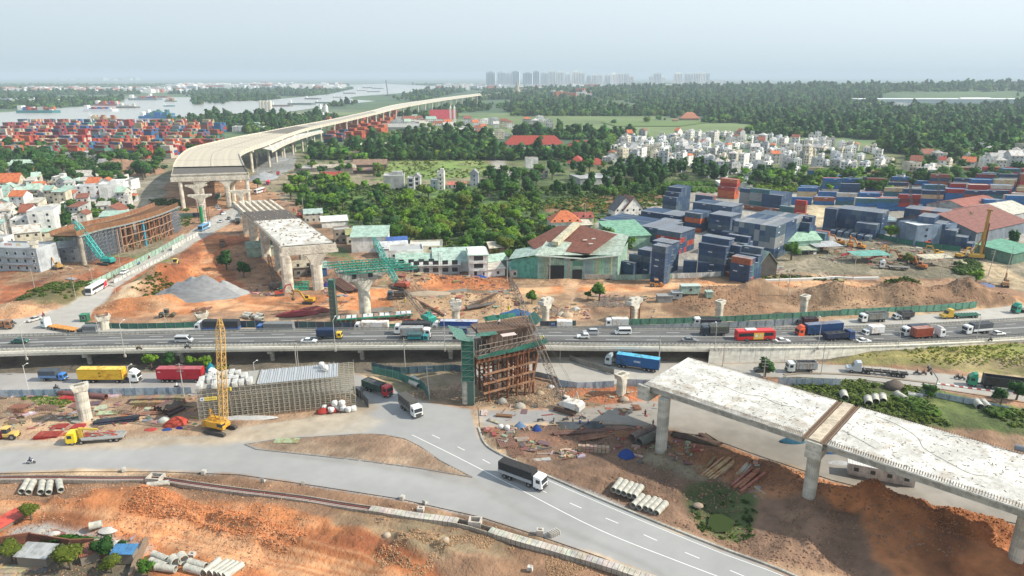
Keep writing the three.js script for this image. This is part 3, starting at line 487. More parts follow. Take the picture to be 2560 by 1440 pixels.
{
const h=18,A=G(702,617,h),B=G(836,607,h),dir=G(590,512,h).sub(A).normalize(),prp=B.clone().sub(A).normalize(),w=B.distanceTo(A),L=118;
const t=thing('viaduct','half finished viaduct with exposed girders and a T-headed end pier above the earthworks','viaduct');
const at=(s,q,y=h)=>A.clone().aS(dir,s).aS(prp,q).setY(y);
for(const[s0,s1]of[[1.5,24],[24.4,56]])nM().frame(at(s0,0.2,h-0.3),dir.clone().multiplyScalar(s1-s0),V(0,0.3,0),prp.clone().multiplyScalar(w-0.4)).build('deck_slab',mDeck,t);
nM().frame(at(56.3,0.2,h-0.45),dir.clone().multiplyScalar(26),V(0,0.3,0),prp.clone().multiplyScalar(w-0.4)).build('formwork',M([0.10,0.085,0.075],0.9,{k:'fine'}),t);
for(let i=0;i<7;i++){const q=0.9+i*(w-1.8)/6;nM().bar(at(83,q,h-1.3),at(L-1,q,h-1.3),1.15,1.7).build('girder',mBare,t);}
const g=nM();girders(g,[at(1.8,0.3),at(83,0.3)],[at(1.8,w-0.3),at(83,w-0.3)],8,h-1.3,1.6,1.2);g.build('girder',mBare,t);
{const c=nM();c.frame(at(-1.4,-0.9,h-3.4),dir.clone().multiplyScalar(2.6),V(0,1.3,0),prp.clone().multiplyScalar(w+1.8));c.frame(at(-1.4,-0.5,h-2.1),dir.clone().multiplyScalar(0.7),V(0,2.0,0),prp.clone().multiplyScalar(w+1.0));c.frame(at(-1.4,-0.5,h-2.1),dir.clone().multiplyScalar(2.6),V(0,2.0,0),prp.clone().multiplyScalar(0.5));c.frame(at(-1.4,w,h-2.1),dir.clone().multiplyScalar(2.6),V(0,2.0,0),prp.clone().multiplyScalar(0.5));c.build('cap_beam',mBare,t);}
const yaw=yawOf(V(0,0,0),prp);
const head=(s,q,flare,nm='pier')=>{const p=at(s,q,0),b=nM(),P=[];const top=h-3.4;pierShaft(b,p,flare?top-4.4:top,4.2,2.6,yaw);if(flare){for(let k=0;k<6;k++){const f=(k+1)/6,y0=top-4.4+k*0.74,wd=4.2+4.6*Math.pow(f,2.2);b.frame(p.clone().aS(prp,-wd/2).aS(dir,-1.25).setY(y0+(k%2)*0.002),prp.clone().multiplyScalar(wd),V(0,0.738,0),dir.clone().multiplyScalar(2.5));}}b.build(nm,mBare,t);};
head(0,w*0.62,true);head(-0.2,w*0.06,false);head(32,w*0.25,false);head(32,w*0.75,false);head(62,w*0.25,false);head(62,w*0.75,false);head(92,w*0.25,false);head(92,w*0.75,false);head(L-2,w*0.3,false);head(L-2,w*0.8,false);
for(const s of[31,61,92,L-2])nM().frame(at(s-1.2,-0.4,h-3.4),dir.clone().multiplyScalar(2.4),V(0,1.25,0),prp.clone().multiplyScalar(w+0.8)).build('cap_beam',mBare,t);
const bits=nM();for(let i=0;i<120;i++){const s=rr(2,80),p=at(s,rr(0.5,w-0.5),h+0.02);bits.box(p.x,s>56?h-0.14:h,p.z,rr(0.2,1.1),rr(0.1,0.5),rr(0.2,0.7),rr(0,3));}kind(bits.build('debris',M([0.26,0.2,0.15],0.9),t),'stuff');
const r=nM();rebar(r,at(2,0.3),at(56,0.3),90,0.7);rebar(r,at(2,w-0.3),at(56,w-0.3),90,0.7);kind(r.build('rebar',M([0.25,0.2,0.15],0.9),t),'stuff');
}
{
const h=21.5,Lf=curve(edge('428,437,21.5 437,408,21.5 452,388,21.5 478,371,21.5 520,360,21.5 590,344,21 650,333,21 715,320,21 830,299,21 930,277,22 985,263,23 1100,246,26 1200,234,28'),90),Rt=curve(edge('620,431,21.5 608,410,21.5 602,396,21.5 600,384,21.5 622,372,21.5 662,359,21 700,344,21 718,337,21 770,321,21 860,301,21 940,282.5,22 1000,268,23 1110,249,26 1204,236.5,28'),90);
const t=thing('viaduct','wide pale viaduct curving away through the town towards the towers on the horizon','viaduct');
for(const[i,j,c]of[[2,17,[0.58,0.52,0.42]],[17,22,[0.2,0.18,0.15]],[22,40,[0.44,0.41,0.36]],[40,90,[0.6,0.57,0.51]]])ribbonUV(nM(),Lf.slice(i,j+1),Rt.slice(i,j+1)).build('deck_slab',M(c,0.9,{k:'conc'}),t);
const p0=nM();p0.quad(Lf[0].clone().setY(h-0.8),Rt[0].clone().setY(h-0.8),Rt[2].clone().setY(h-0.8),Lf[2].clone().setY(h-0.8));p0.build('formwork',M([0.12,0.105,0.09],0.9,{k:'fine'}),t);
const pp=nM();loft(pp,Lf,lower(Lf,2.6));loft(pp,Rt,lower(Rt,2.6));loft(pp,lower(Lf,2.6),lower(Rt,2.6));const e=nM();for(const E of[Lf,Rt])for(let i=2;i<E.length-1;i++)e.bar(E[i].clone().setY(E[i].y+0.4),E[i+1].clone().setY(E[i+1].y+0.4),0.4,1.0);
pp.build('girder',mBare,t);e.build('parapet',mBare,t);
const fr=Rt[0].clone().sub(Lf[0]),fd=fr.clone().normalize(),bk=V(fd.z,0,-fd.x).multiplyScalar(-1),c=nM();c.frame(Lf[0].clone().aS(bk,-1.4).aS(fd,-0.6).setY(h-4.3),fr.clone().multiplyScalar(1.02),V(0,2.4,0),bk.clone().multiplyScalar(2.8));c.frame(Lf[0].clone().aS(bk,-1.4).aS(fd,-0.4).setY(h-1.9),fr.clone().multiplyScalar(1.015),V(0,1.9,0),bk.clone().multiplyScalar(0.8));c.build('cap_beam',mBare,t);
const sm=nM();for(const i of[17,24])sm.bar(Lf[i].clone().setY(Lf[i].y+0.05),Lf[i].clone().lerp(Rt[i],i===17?1:0.6).setY(Lf[i].y+0.05),6,0.1);for(let i=4;i<40;i+=5)sm.bar(Lf[i].clone().setY(Lf[i].y+0.04),Rt[i].clone().setY(Rt[i].y+0.04),0.35,0.06);for(let i=2;i<24;i++)sm.bar(Lf[i].clone().lerp(Rt[i],0.53).setY(h+0.05),Lf[i+1].clone().lerp(Rt[i+1],0.53).setY(h+0.05),0.4,0.06);kind(sm.build('joint_strip',M([0.24,0.21,0.17],0.9),t),'stuff');
const yaw=yawOf(Lf[0],Rt[0]),flare=(x,z,top,ya)=>{const b=nM();pierShaft(b,V(x,0,z),top-4,3,2.2,ya);const d=V(Math.cos(ya),0,-Math.sin(ya));for(let k=0;k<5;k++){const wd=3+8*Math.pow((k+1)/5,2.2);b.bar(V(x,top-3.6+k*0.8,z).aS(d,-wd/2),V(x,top-3.6+k*0.8,z).aS(d,wd/2),2,0.799);}return b.build('pier',mBare,t);};
const cols=(i,list)=>{for(const f of list){const p=Lf[i].clone().lerp(Rt[i],f);nM().tube(V(p.x,-0.5,p.z),V(p.x,p.y-3,p.z),1.25,1.25,14).build('pier',mBare,t);}};
cols(0,[0.1,0.97]);flare(Lf[0].clone().lerp(Rt[0],0.36).x,Lf[0].clone().lerp(Rt[0],0.36).z,h-4.2,yaw);flare(Lf[0].clone().lerp(Rt[0],0.7).x,Lf[0].clone().lerp(Rt[0],0.7).z,h-4.2,yaw);
for(let i=6;i<88;i+=3){cols(i,i<20?[0.08,0.38,0.7,0.95]:[0.15,0.9]);const m=nM().bar(Lf[i].clone().setY(Lf[i].y-3.3),Rt[i].clone().setY(Rt[i].y-3.3),2,1.4);m.build('cap_beam',mBare,t);}
const fp=(u,v,top,lb,wd)=>{const p=G(u,v,0),g=thing('bridge_pier',lb,'bridge pier',p,yaw),b=nM();pierShaft(b,V(0,0,0),top-4.4,3.2,2.4,0);const P=[];const n=7;for(let k=0;k<=n;k++)P.push([-(1.6+(wd/2-1.6)*Math.pow(k/n,2.4)),top-4.4+3.6*k/n]);const O=[...P,[-wd/2,top],[wd/2,top],...P.slice().reverse().map(([x,y])=>[-x,y])];b.geo(ext(O,2.2,0.06));b.build('shaft',mBare,g);};
fp(507,545,14,'flared concrete pier with the green wrapped shaft in front of the wide viaduct',13);fp(606,520,11.5,'flared concrete pier behind the exposed girders of the half finished deck',13);fp(498,520,15,'flared concrete pier standing just under the lip of the wide viaduct',13);fp(585,503,14.5,'flared concrete pier in the shade under the wide viaduct',13);
const Rl=curve(edge('650,370,17 690,353,17 740,337,17.5 780,329,18 802,325,18'),24),Rr=curve(edge('680,376,17 712,359,17 756,342,17.5 790,332,18 808,328,18'),24),t2=thing('viaduct','narrow ramp viaduct joining the wide curved one beside the container yard','viaduct');const rb=ribbonUV(nM(),Rl,Rr);rb.build('deck_slab',mDeck,t2);const rg=nM();loft(rg,Rl,lower(Rl,2));loft(rg,Rr,lower(Rr,2));rg.build('girder',mBare,t2);for(let i=1;i<24;i+=4){const p=Rl[i].clone().lerp(Rr[i],0.5);nM().tube(V(p.x,-0.5,p.z),V(p.x,p.y-1.9,p.z),1.1,1.1,12).build('pier',mBare,t2);}
const q=curve(edge('1180,246,12 1240,232,18 1290,224,24 1340,219,26 1400,217,26'),24),q2=q.map((p)=>p.clone().add(V(6,0,-14))),t3=thing('viaduct','distant pale flyover below the apartment towers','viaduct');const m3=ribbonUV(nM(),q,q2);loft(m3,q,lower(q,3));m3.build('deck_slab',mBare,t3);for(let i=2;i<24;i+=3)nM().tube(V(q[i].x,0,q[i].z-6),V(q[i].x,q[i].y-3,q[i].z-6),1.6,1.6,8).build('pier',mBare,t3);
}
{
const col=(u,v,h,lb,o={})=>{const p=G(u,v,0),g=thing('bridge_pier',lb,'bridge pier',p,o.yaw??0.7,'bare bridge piers'),b=nM(),w=o.w||2.3;pierShaft(b,V(0,0,0),h-1.4,w*1.15,w,0);b.build('shaft',mConc,g);const c=nM();c.geo(ext([[-w*0.575,h-1.4],[w*0.575,h-1.4],[w*0.78,h],[-w*0.78,h]],w*1.1,0.08));const hd=c.build('column_head',mConc,g);nM().box(0,h,0,w*0.8,0.12,w*0.4).build('recess',M([0.2,0.17,0.13],0.95),hd);
if(o.cap){const k=nM();k.geo(ext([[-o.cap/2,h+0.7],[-o.cap*0.2,h],[o.cap*0.2,h],[o.cap/2,h+0.7],[o.cap/2,h+1.9],[-o.cap/2,h+1.9]],2.4,0.06));const m=k.build('cap_beam',M([0.56,0.54,0.5],0.85,{k:'conc'}),g);const st=nM();st.box(-o.cap*0.22,h+1.9,0,o.cap*0.3,0.9,1.3);st.box(o.cap*0.2,h+1.9,0,o.cap*0.3,0.5,1.3);st.build('bearing_seat',mConc,m);}
if(o.props){const k=nM();for(const s of[-1,1]){k.tube(V(s*2.6,0,0.6),V(s*2.6,h+0.4,0.6),0.28);k.bar(V(s*2.6,h*0.4,0.6),V(0,h*0.4,0.6),0.25);}k.bar(V(-3.4,h-0.2,0.9),V(3.4,h-0.2,0.9),0.35);k.build('prop',mRust,g);}return g;};
col(216,1052,9.6,'tall white column among the stacked rebar and steel sheets',{w:2.5});
col(1552,990,6.4,'white column with a hollow head in the red soil near the viaduct end');
col(1797,795,6.4,'short white column in the dirt behind the red bus',{w:2.3});col(2007,787,7.2,'white column standing against the long earth mound',{w:2.3});
col(262,822,4.6,'stub of a white column with rebar, by the green site hut',{w:2.9});col(506,808,3.8,'stub of a white column with a wider head above the highway edge',{w:2.9});
col(98,676,13,'tall weathered grey column in front of the apartment block',{w:2.7});
col(1364,802,5.8,'column with a stepped cap beam beside the dirt ramp to the warehouse',{cap:6.5,yaw:0.95});col(1583,802,5.8,'column with a cap beam propped by rusty steel legs',{cap:7,yaw:0.8,props:1});col(1140,800,5,'short column under a dark formwork box near the white pipes',{cap:4,yaw:0.2});
for(const[u,v]of[[262,822],[506,808]]){const p=G(u,v,0),c=nM();for(let i=0;i<40;i++){const a=i/40*6.28;c.bar(V(Math.cos(a)*1.5,4,Math.sin(a)*1.5),V(Math.cos(a)*1.7,6,Math.sin(a)*1.7),0.09);}const o=tag(c.build('rebar_cage',M([0.22,0.13,0.08],0.9)),u<400?'rusty rebar sprouting from the column stub by the green hut':'rusty rebar sprouting from the column stub behind the blue truck','rebar cage');o.position.set(p.x,-0.6,p.z);}
}
// ---------- vehicles ----------
const mGlass=M([0.03,0.038,0.045],0.12),mTyre=M(RUBBER,0.85),mRim=M([0.35,0.35,0.36],0.4,{metal:0.7}),mLampW=M([0.75,0.75,0.7],0.2),mLampR=M([0.4,0.02,0.015],0.3),mCh=M([0.05,0.05,0.055],0.7);
const paintM=(c)=>M(c,0.32);
const WHITE=[0.74,0.74,0.73],SILVER=[0.42,0.43,0.45],NAVY=[0.02,0.045,0.12],BLUE=[0.03,0.16,0.42],RED=[0.42,0.025,0.03],ORANGE=[0.62,0.09,0.03],YEL=[0.72,0.45,0.03],TEAL=[0.02,0.22,0.24],GRN=[0.015,0.17,0.10],TARP=[0.05,0.055,0.065],GREYT=[0.16,0.17,0.18];
function wheels(o,axles,r,zs,w=0.3){
const g=cached('wheel'+r+w,()=>nM().tube(V(0,0,-w/2),V(0,0,w/2),r,r,14).geometry()),q=cached('rim'+r+w,()=>nM().tube(V(0,0,-w/2-0.02),V(0,0,w/2+0.02),r*0.55,r*0.5,10).geometry());
for(const x of axles)for(const z of zs){const m=mesh('wheel',g,mTyre,o);m.position.set(x,r,z);mesh('rim',q,mRim,m);}
}
const partG=(o,name,key,f,mat)=>mesh(name,cached(key,f),mat,o);
function lampsAt(o,x,y,z,s=0.18){const g=cached('lamp'+s,()=>nM().box(0,-s/2,0,0.08,s,s*1.6).geometry());for(const k of[-1,1]){const m=mesh('headlight',g,mLampW,o);m.position.set(x,y,k*z);}}
function car(p,yaw,c,label,kindOf='sedan'){
const o=thing('parked_car'===kindOf?'car':'car',label,'car',p,yaw),suv=kindOf==='suv',hb=kindOf==='hatch',k='car'+kindOf;
const L=hb?1.85:suv?2.35:2.25,H=suv?0.22:0;
partG(o,'body',k+'b',()=>ext([[-L,0.26],[L-0.05,0.26],[L,0.58],[L-0.15,0.80+H*0.7],[L-1.15,0.95+H],[-L+0.5,1.0+H],[-L+0.02,0.95+H]],suv?1.88:1.78,0.12),paintM(c));
const r0=hb||suv?-L+0.12:-L+0.55,r1=hb||suv?-L+0.3:-L+1.15;
partG(o,'window',k+'w',()=>ext([[r0,0.94+H],[L-1.1,0.92+H],[L-1.95,1.43+H*1.5],[r1,1.45+H*1.5]],suv?1.7:1.58,0.1),mGlass);
partG(o,'roof',k+'r',()=>ext([[r1-0.02,1.42+H*1.5],[L-1.93,1.40+H*1.5],[L-2.1,1.50+H*1.5],[r1+0.15,1.52+H*1.5]],suv?1.6:1.46,0.04),paintM(c));
wheels(o,[L-0.85,-L+0.8],suv?0.37:0.32,[-0.8,0.8],0.22);lampsAt(o,L-0.08,0.68+H*0.6,0.66);
const t=cached('tail',()=>nM().box(0,-0.1,0,0.08,0.2,0.34).geometry());for(const s of[-1,1]){const m=mesh('tail_light',t,mLampR,o);m.position.set(-L+0.02,0.85+H,s*0.66);}
return o;
}
function van(p,yaw,c,label){
const o=thing('van',label,'van',p,yaw);
partG(o,'body','vanb',()=>ext([[-2.4,0.3],[2.4,0.3],[2.46,0.85],[2.0,1.15],[1.25,1.98],[0.9,2.06],[-2.3,2.08],[-2.42,1.9]],1.86,0.12),paintM(c));
partG(o,'window','vanw',()=>ext([[-2.2,1.18],[1.72,1.18],[1.12,1.82],[-2.2,1.86]],1.89,0.02),mGlass);
partG(o,'windshield','vans',()=>nM().frame(V(1.98,1.2,-0.78),V(0,0,1.56),V(-0.66,0.72,0),V(0.05,0.05,0)).geometry(),mGlass);
wheels(o,[1.5,-1.5],0.34,[-0.82,0.82],0.24);lampsAt(o,2.36,0.8,0.7);return o;
}
function bus(p,yaw,c,c2,label,o2={}){
const o=thing('bus',label,'bus',p,yaw),L=5.9;
partG(o,'body','busb',()=>ext([[-L,0.4],[L,0.4],[L+0.05,1.2],[L-0.3,3.1],[L-0.5,3.25],[-L+0.2,3.25],[-L,3.1]],2.5,0.14),paintM(c));
partG(o,'window','busw',()=>ext([[-L+0.4,1.55],[L-0.7,1.55],[L-0.85,2.6],[-L+0.4,2.6]],2.53,0.02),mGlass);
partG(o,'windshield','buss',()=>nM().frame(V(L+0.03,1.2,-1.1),V(0,0,2.2),V(-0.24,1.6,0),V(0.06,0.01,0)).geometry(),mGlass);
partG(o,'roof_unit','busr',()=>nM().box(-1.5,3.24,0,3.2,0.28,1.7).geometry(),M([0.6,0.6,0.6],0.6));
if(c2)partG(o,'stripe','busst'+(o2.ad||''),()=>o2.ad?ext([[-0.9,0.55],[2.2,0.55],[2.2,2.62],[-0.9,2.62]],2.545,0.01):ext([[-L+0.3,0.7],[-L+4,0.7],[-L+2.6,1.5],[-L+1.8,3.0],[-L+0.3,3.0]],2.545,0.01),paintM(c2));
if(o2.ad){const d=nM().tube(V(-0.1,1.7,1.28),V(-0.1,1.7,1.295),0.45,0.45,16);for(let i=0;i<3;i++)d.box(1.3,1.2+i*0.35,1.285,1.2-i*0.2,0.14,0.012);d.build('poster_print',M([0.75,0.72,0.62],0.5),o);}
wheels(o,[L-2.4,-L+2.8],0.5,[-1.1,1.1],0.32);lampsAt(o,L+0.02,0.8,0.95,0.22);return o;
}
function corr(L,H,W,n){
const b=nM(),d=0.05,w=L/n;
for(const s of[-1,1])for(let i=0;i<n;i++){const x=-L/2+i*w,a=s*W/2,c=s*(W/2-d),P=(xx,z)=>V(xx,0,z),Q=(xx,z)=>V(xx,H,z),q=(x0,z0,x1,z1)=>s>0?b.quad(P(x0,z0),P(x1,z1),Q(x1,z1),Q(x0,z0)):b.quad(P(x1,z1),P(x0,z0),Q(x0,z0),Q(x1,z1));q(x,a,x+w*0.3,a);q(x+w*0.3,a,x+w*0.5,c);q(x+w*0.5,c,x+w*0.8,c);q(x+w*0.8,c,x+w,a);}
for(const s of[-1,1])b.box(s*(L/2-0.02),0,0,0.05,H,W-0.02);b.box(0,-0.02,0,L,0.04,W);return b;
}
function lettering(text,w,h,color,parent,pos,rotY,font='bold 90px sans-serif',rotX=0){
const c=document.createElement('canvas');c.width=256;c.height=Math.max(32,Math.round(256*h/w));const x=c.getContext('2d');x.clearRect(0,0,c.width,c.height);x.fillStyle='#fff';x.textAlign='center';x.textBaseline='middle';
const L=text.split('\n');let fs=c.height/L.length*0.9;x.font=font.replace(/\d+px/,Math.round(fs)+'px');const mw=Math.max(...L.map((s)=>x.measureText(s).width));if(mw>246){fs*=246/mw;x.font=font.replace(/\d+px/,Math.round(fs)+'px');}L.forEach((s,i)=>x.fillText(s,128,c.height*(i+0.5)/L.length));
const t=new THREE.CanvasTexture(c),m=new THREE.MeshStandardMaterial({color:new THREE.Color().setRGB(...color),alphaMap:t,alphaTest:0.4,roughness:0.6,side:THREE.DoubleSide});
t.magFilter=THREE.LinearFilter;const o=mesh('lettering',new THREE.PlaneGeometry(w,h),m,parent);o.position.copy(pos);o.rotation.set(rotX,rotY,0,'YXZ');return o;
}
function truck(p,yaw,o){
const t=thing(o.name||'truck',o.label,'truck',p,yaw),T=o.T||10,f=T/2,LC=o.L??T-2.4,W=2.4,back=-f,cx=back+LC/2,H=o.H??2.4,base=1.15;
const light=T<7.5,cw=light?1.9:2.4,ch=light?2.1:3.0;
if(o.bonnet){partG(t,'cab','cabBn',()=>ext([[-3.9,0.6],[0,0.6],[0,1.3],[-0.2,1.55],[-1.5,1.75],[-2.0,2.7],[-2.6,3.3],[-3.8,3.4]],2.3,0.15),paintM(o.cab)).position.x=f;partG(t,'windshield','cabBs',()=>nM().frame(V(-1.5,1.85,-0.95),V(0,0,1.9),V(-0.48,0.85,0),V(0.05,0.03,0)).geometry(),mGlass).position.x=f;}
else{
partG(t,'cab','cab'+light,()=>ext(light?[[-1.6,0.45],[-0.02,0.45],[0,1.05],[-0.25,2.0],[-0.45,2.1],[-1.6,2.1]]:[[-2.1,0.55],[-0.02,0.45],[0,1.5],[-0.22,2.75],[-0.5,3.0],[-2.1,3.05]],cw,0.12),paintM(o.cab)).position.x=f;
partG(t,'windshield','cabw'+light,()=>{const b=nM(),y0=light?1.12:1.62,y1=light?1.85:2.55,x0=-0.02,x1=light?-0.21:-0.19;b.frame(V(x0,y0,-cw*0.44),V(0,0,cw*0.88),V(x1-x0,y1-y0,0),V(0.035,0.01,0));return b.geometry();},mGlass).position.x=f;
const sw=partG(t,'side_window','cabs'+light,()=>{const b=nM(),y0=light?1.15:1.7;for(const s of[-1,1])b.box(light?-0.75:-0.95,y0,s*cw/2,light?0.75:0.95,light?0.6:0.8,0.03);return b.geometry();},mGlass);sw.position.x=f;
if(!light){partG(t,'grille','cabg',()=>nM().box(0.0,0.75,0,0.06,0.6,1.7).geometry(),mCh).position.x=f;if(o.semi)partG(t,'wind_deflector','cabd',()=>ext([[-2.0,3.0],[-0.5,2.98],[-1.2,3.6],[-2.0,3.75]],2.1,0.1),paintM(o.cab)).position.x=f;}
partG(t,'bumper','cabbump'+light,()=>nM().box(-0.1,0.35,0,0.35,0.35,cw).geometry(),mCh).position.x=f;
}
lampsAt(t,f+0.02,light?0.75:0.7,cw/2-0.3,0.2);
const chs=nM();chs.box(-0.6,0.62,0,T-1.4,0.3,0.9);if(!o.flat)for(let x=back+0.6;x<back+LC;x+=1.6)chs.box(x,0.9,0,0.12,0.24,W);if(o.semi){chs.box(cx,0.95,-0.5,LC,0.2,0.2);chs.box(cx,0.95,0.5,LC,0.2,0.2);chs.box(f-4,0.5,0.95,1.2,0.5,0.5);}chs.build('chassis',o.ch?M(o.ch,0.7):mCh,t);
const K=o.kind,mc=o.c&&(K==='tarp'?M(o.c,0.9,{k:'cloth'}):M(o.c,0.55,{k:'rust'}));
if(K==='container'){
const n=LC>8?34:17,m=mesh('container',cached('ct'+LC+H,()=>corr(LC,H,W,n).geometry()),mc,t);m.position.set(cx,base,0);
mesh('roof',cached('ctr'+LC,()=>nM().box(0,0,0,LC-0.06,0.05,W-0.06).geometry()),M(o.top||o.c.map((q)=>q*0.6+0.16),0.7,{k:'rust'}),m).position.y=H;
mesh('frame',cached('ctf'+LC+H,()=>{const b=nM();for(const s of[-1,1]){for(const e of[-1,1])b.box(e*(LC/2-0.06),0,s*(W/2-0.05),0.16,H+0.03,0.14);b.box(0,H-0.1,s*(W/2-0.04),LC,0.13,0.12);b.box(0,-0.02,s*(W/2-0.04),LC,0.16,0.12);}return b.geometry();}),M(o.c.map((q)=>q*0.8),0.6),m);
mesh('door_bar',cached('ctd'+H,()=>{const b=nM();for(const z of[-0.8,-0.35,0.35,0.8])b.box(0,0.1,z,0.06,H-0.2,0.05);return b.geometry();}),mGalv,m).position.x=-LC/2-0.03;
if(o.text)for(const q of o.text){const s=q.side||1;lettering(q.t,q.w,q.h,q.c,m,V(q.x||0,H*(q.y||0.5),s*(W/2+0.02)),s>0?0:Math.PI);}
}else if(K==='box'){partG(t,'cargo_box','bx'+LC+H,()=>ext([[-LC/2,0],[LC/2,0],[LC/2,H],[-LC/2,H]],W,0.06),mc).position.set(cx,base-0.15,0);if(o.sign)partG(t,'sign_panel','bxs'+LC,()=>nM().box(0,0.6,W/2,LC*0.7,0.8,0.03).geometry(),M(o.sign,0.6)).position.set(cx,base,0);}
else if(K==='tarp'){
partG(t,'tarpaulin','tp'+LC+H,()=>{const b=nM(),n=Math.round(LC/0.9);b.geo(ext([[-LC/2,0.7],[LC/2,0.7],[LC/2,H],[-LC/2,H]],W+0.04,0.12));for(let i=0;i<=n;i++){const x=-LC/2+0.1+i*(LC-0.2)/n;b.box(x,H-0.03,0,0.1,0.07,W-0.1);for(const s of[-1,1])b.box(x,0.75,s*(W/2+0.02),0.09,H-0.85,0.05);}return b.geometry();},mc).position.set(cx,base,0);
partG(t,'side_board','tb'+LC,()=>{const b=nM(),n=Math.round(LC/2.2);for(const s of[-1,1])for(let i=0;i<n;i++)b.box(-LC/2+(i+0.5)*LC/n,0,s*W/2,LC/n-0.06,0.68,0.08);b.box(-LC/2,0,0,0.08,0.68,W);b.box(0,-0.06,0,LC,0.06,W);return b.geometry();},M(o.board||[0.3,0.31,0.32],0.6)).position.set(cx,base,0);
}else if(K==='dump'){
partG(t,'dump_body','db'+LC+H,()=>{const b=nM();for(const s of[-1,1]){b.box(0,0,s*(W/2-0.05),LC,H,0.1);for(let i=0;i<8;i++)b.box(-LC/2+0.3+i*(LC-0.6)/7,0.05,s*W/2,0.14,H-0.1,0.1);b.box(0,H-0.12,s*W/2,LC,0.16,0.16);}b.box(-LC/2,0,0,0.1,H,W);b.box(LC/2,0,0,0.1,H+0.3,W);b.box(0,0,0,LC,0.1,W);return b.geometry();},mc).position.set(cx,base,0);
if(!o.empty)partG(t,'load_cover','dl'+LC+H+(o.load||''),()=>{const b=nM(),n=10;for(let i=0;i<n;i++)for(let j=0;j<4;j++){const P=(a,c)=>V(-LC/2+0.1+a*(LC-0.2)/n,H-0.12+0.22*Math.sin(a*2.3)*Math.sin(c*1.57/2)+0.1*Math.sin(c*0.78*2),-W/2+0.1+c*(W-0.2)/4);b.quad(P(i,j+1),P(i+1,j+1),P(i+1,j),P(i,j));}return b.geometry();},M(o.load||TARP,0.95,{k:'cloth'})).position.set(cx,base,0);
}else if(K==='flat'){partG(t,'bed','fb'+LC,()=>{const b=nM();b.box(0,-0.1,0,LC,0.12,W);for(let i=0;i<9;i++)b.box(-LC/2+i*LC/8.2+0.2,0.02,0,0.3,0.16,W+0.05);for(const s of[-1,1])b.box(0,-0.2,s*W/2,LC,0.2,0.12);return b.geometry();},mc).position.set(cx,base,0);}
else if(K==='skeleton'){partG(t,'trailer_frame','sk'+LC,()=>{const b=nM();for(const s of[-1,1])b.box(0,0,s*0.5,LC,0.3,0.18);for(let i=0;i<6;i++)b.box(-LC/2+0.3+i*(LC-0.6)/5,0.12,0,0.25,0.2,W);return b.geometry();},M([0.17,0.16,0.15],0.8,{k:'rust'})).position.set(cx,base-0.1,0);}
const r=light?0.38:0.5,rz=cw/2-0.18;wheels(t,[f-(light?0.9:1.35)],r,[-rz,rz],0.3);
const ax=o.semi?[f-4.4,f-5.7,back+1.4,back+2.7,...(LC>11?[back+4.0]:[])]:light?[back+1.3]:T>8.5?[back+1.5,back+2.8,...(T>10.5?[f-3.2]:[])]:[back+1.7];wheels(t,ax,r,[-rz+0.12,rz-0.12],0.5);
return t;
}
function bodyGeo(key,J,bones,cell=0.045){return cached(key,()=>{
let lo=V(9,9,9),hi=V(-9,-9,-9);for(const k in J){lo.min(V(...J[k]).addScalar(-0.25));hi.max(V(...J[k]).addScalar(0.25));}
const nx=Math.ceil((hi.x-lo.x)/cell),ny=Math.ceil((hi.y-lo.y)/cell),nz=Math.ceil((hi.z-lo.z)/cell),F=new Float32Array((nx+1)*(ny+1)*(nz+1)),id=(i,j,k)=>(k*(ny+1)+j)*(nx+1)+i,p=V();
for(let k=0;k<=nz;k++)for(let j=0;j<=ny;j++)for(let i=0;i<=nx;i++){p.set(lo.x+i*cell,lo.y+j*cell,lo.z+k*cell);let s=0;for(const[a,b,ra,rb]of bones){const A=V(...J[a]),B=V(...J[b]),d=B.clone().sub(A),t=clamp(p.clone().sub(A).dot(d)/(d.lengthSq()+1e-9),0,1),q=p.distanceTo(A.aS(d,t))-mixf(ra,rb,t);s+=Math.exp(-q*34);}F[id(i,j,k)]=-Math.log(s+1e-9)/34;}
const P=[],N=new Int32Array(F.length).fill(-1),I=[];
for(let k=0;k<nz;k++)for(let j=0;j<ny;j++)for(let i=0;i<nx;i++){let c=0;const a=V();const cs=[];for(let q=0;q<8;q++)cs.push(F[id(i+(q&1),j+((q>>1)&1),k+(q>>2))]);const E=[[0,1],[2,3],[4,5],[6,7],[0,2],[1,3],[4,6],[5,7],[0,4],[1,5],[2,6],[3,7]];for(const[u,w]of E)if((cs[u]<0)!==(cs[w]<0)){const t=cs[u]/(cs[u]-cs[w]);a.add(V((u&1)+((w&1)-(u&1))*t,((u>>1)&1)+(((w>>1)&1)-((u>>1)&1))*t,(u>>2)+((w>>2)-(u>>2))*t));c++;}if(c){N[id(i,j,k)]=P.length/3;a.divideScalar(c);P.push(lo.x+(i+a.x)*cell,lo.y+(j+a.y)*cell,lo.z+(k+a.z)*cell);}}
const q4=(a,b,c,d,fl)=>{if(a<0||b<0||c<0||d<0)return;fl?I.push(a,b,c,a,c,d):I.push(a,c,b,a,d,c);};
for(let k=1;k<nz;k++)for(let j=1;j<ny;j++)for(let i=1;i<nx;i++){const f=F[id(i,j,k)]<0;if(f!==F[id(i+1,j,k)]<0)q4(N[id(i,j-1,k-1)],N[id(i,j,k-1)],N[id(i,j,k)],N[id(i,j-1,k)],f);if(f!==F[id(i,j+1,k)]<0)q4(N[id(i-1,j,k-1)],N[id(i-1,j,k)],N[id(i,j,k)],N[id(i,j,k-1)],f);if(f!==F[id(i,j,k+1)]<0)q4(N[id(i-1,j-1,k)],N[id(i,j-1,k)],N[id(i,j,k)],N[id(i-1,j,k)],f);}
const g=new THREE.BufferGeometry();g.setAttribute('position',new THREE.Float32BufferAttribute(P,3));g.setIndex(I);g.computeVertexNormals();return g;});}
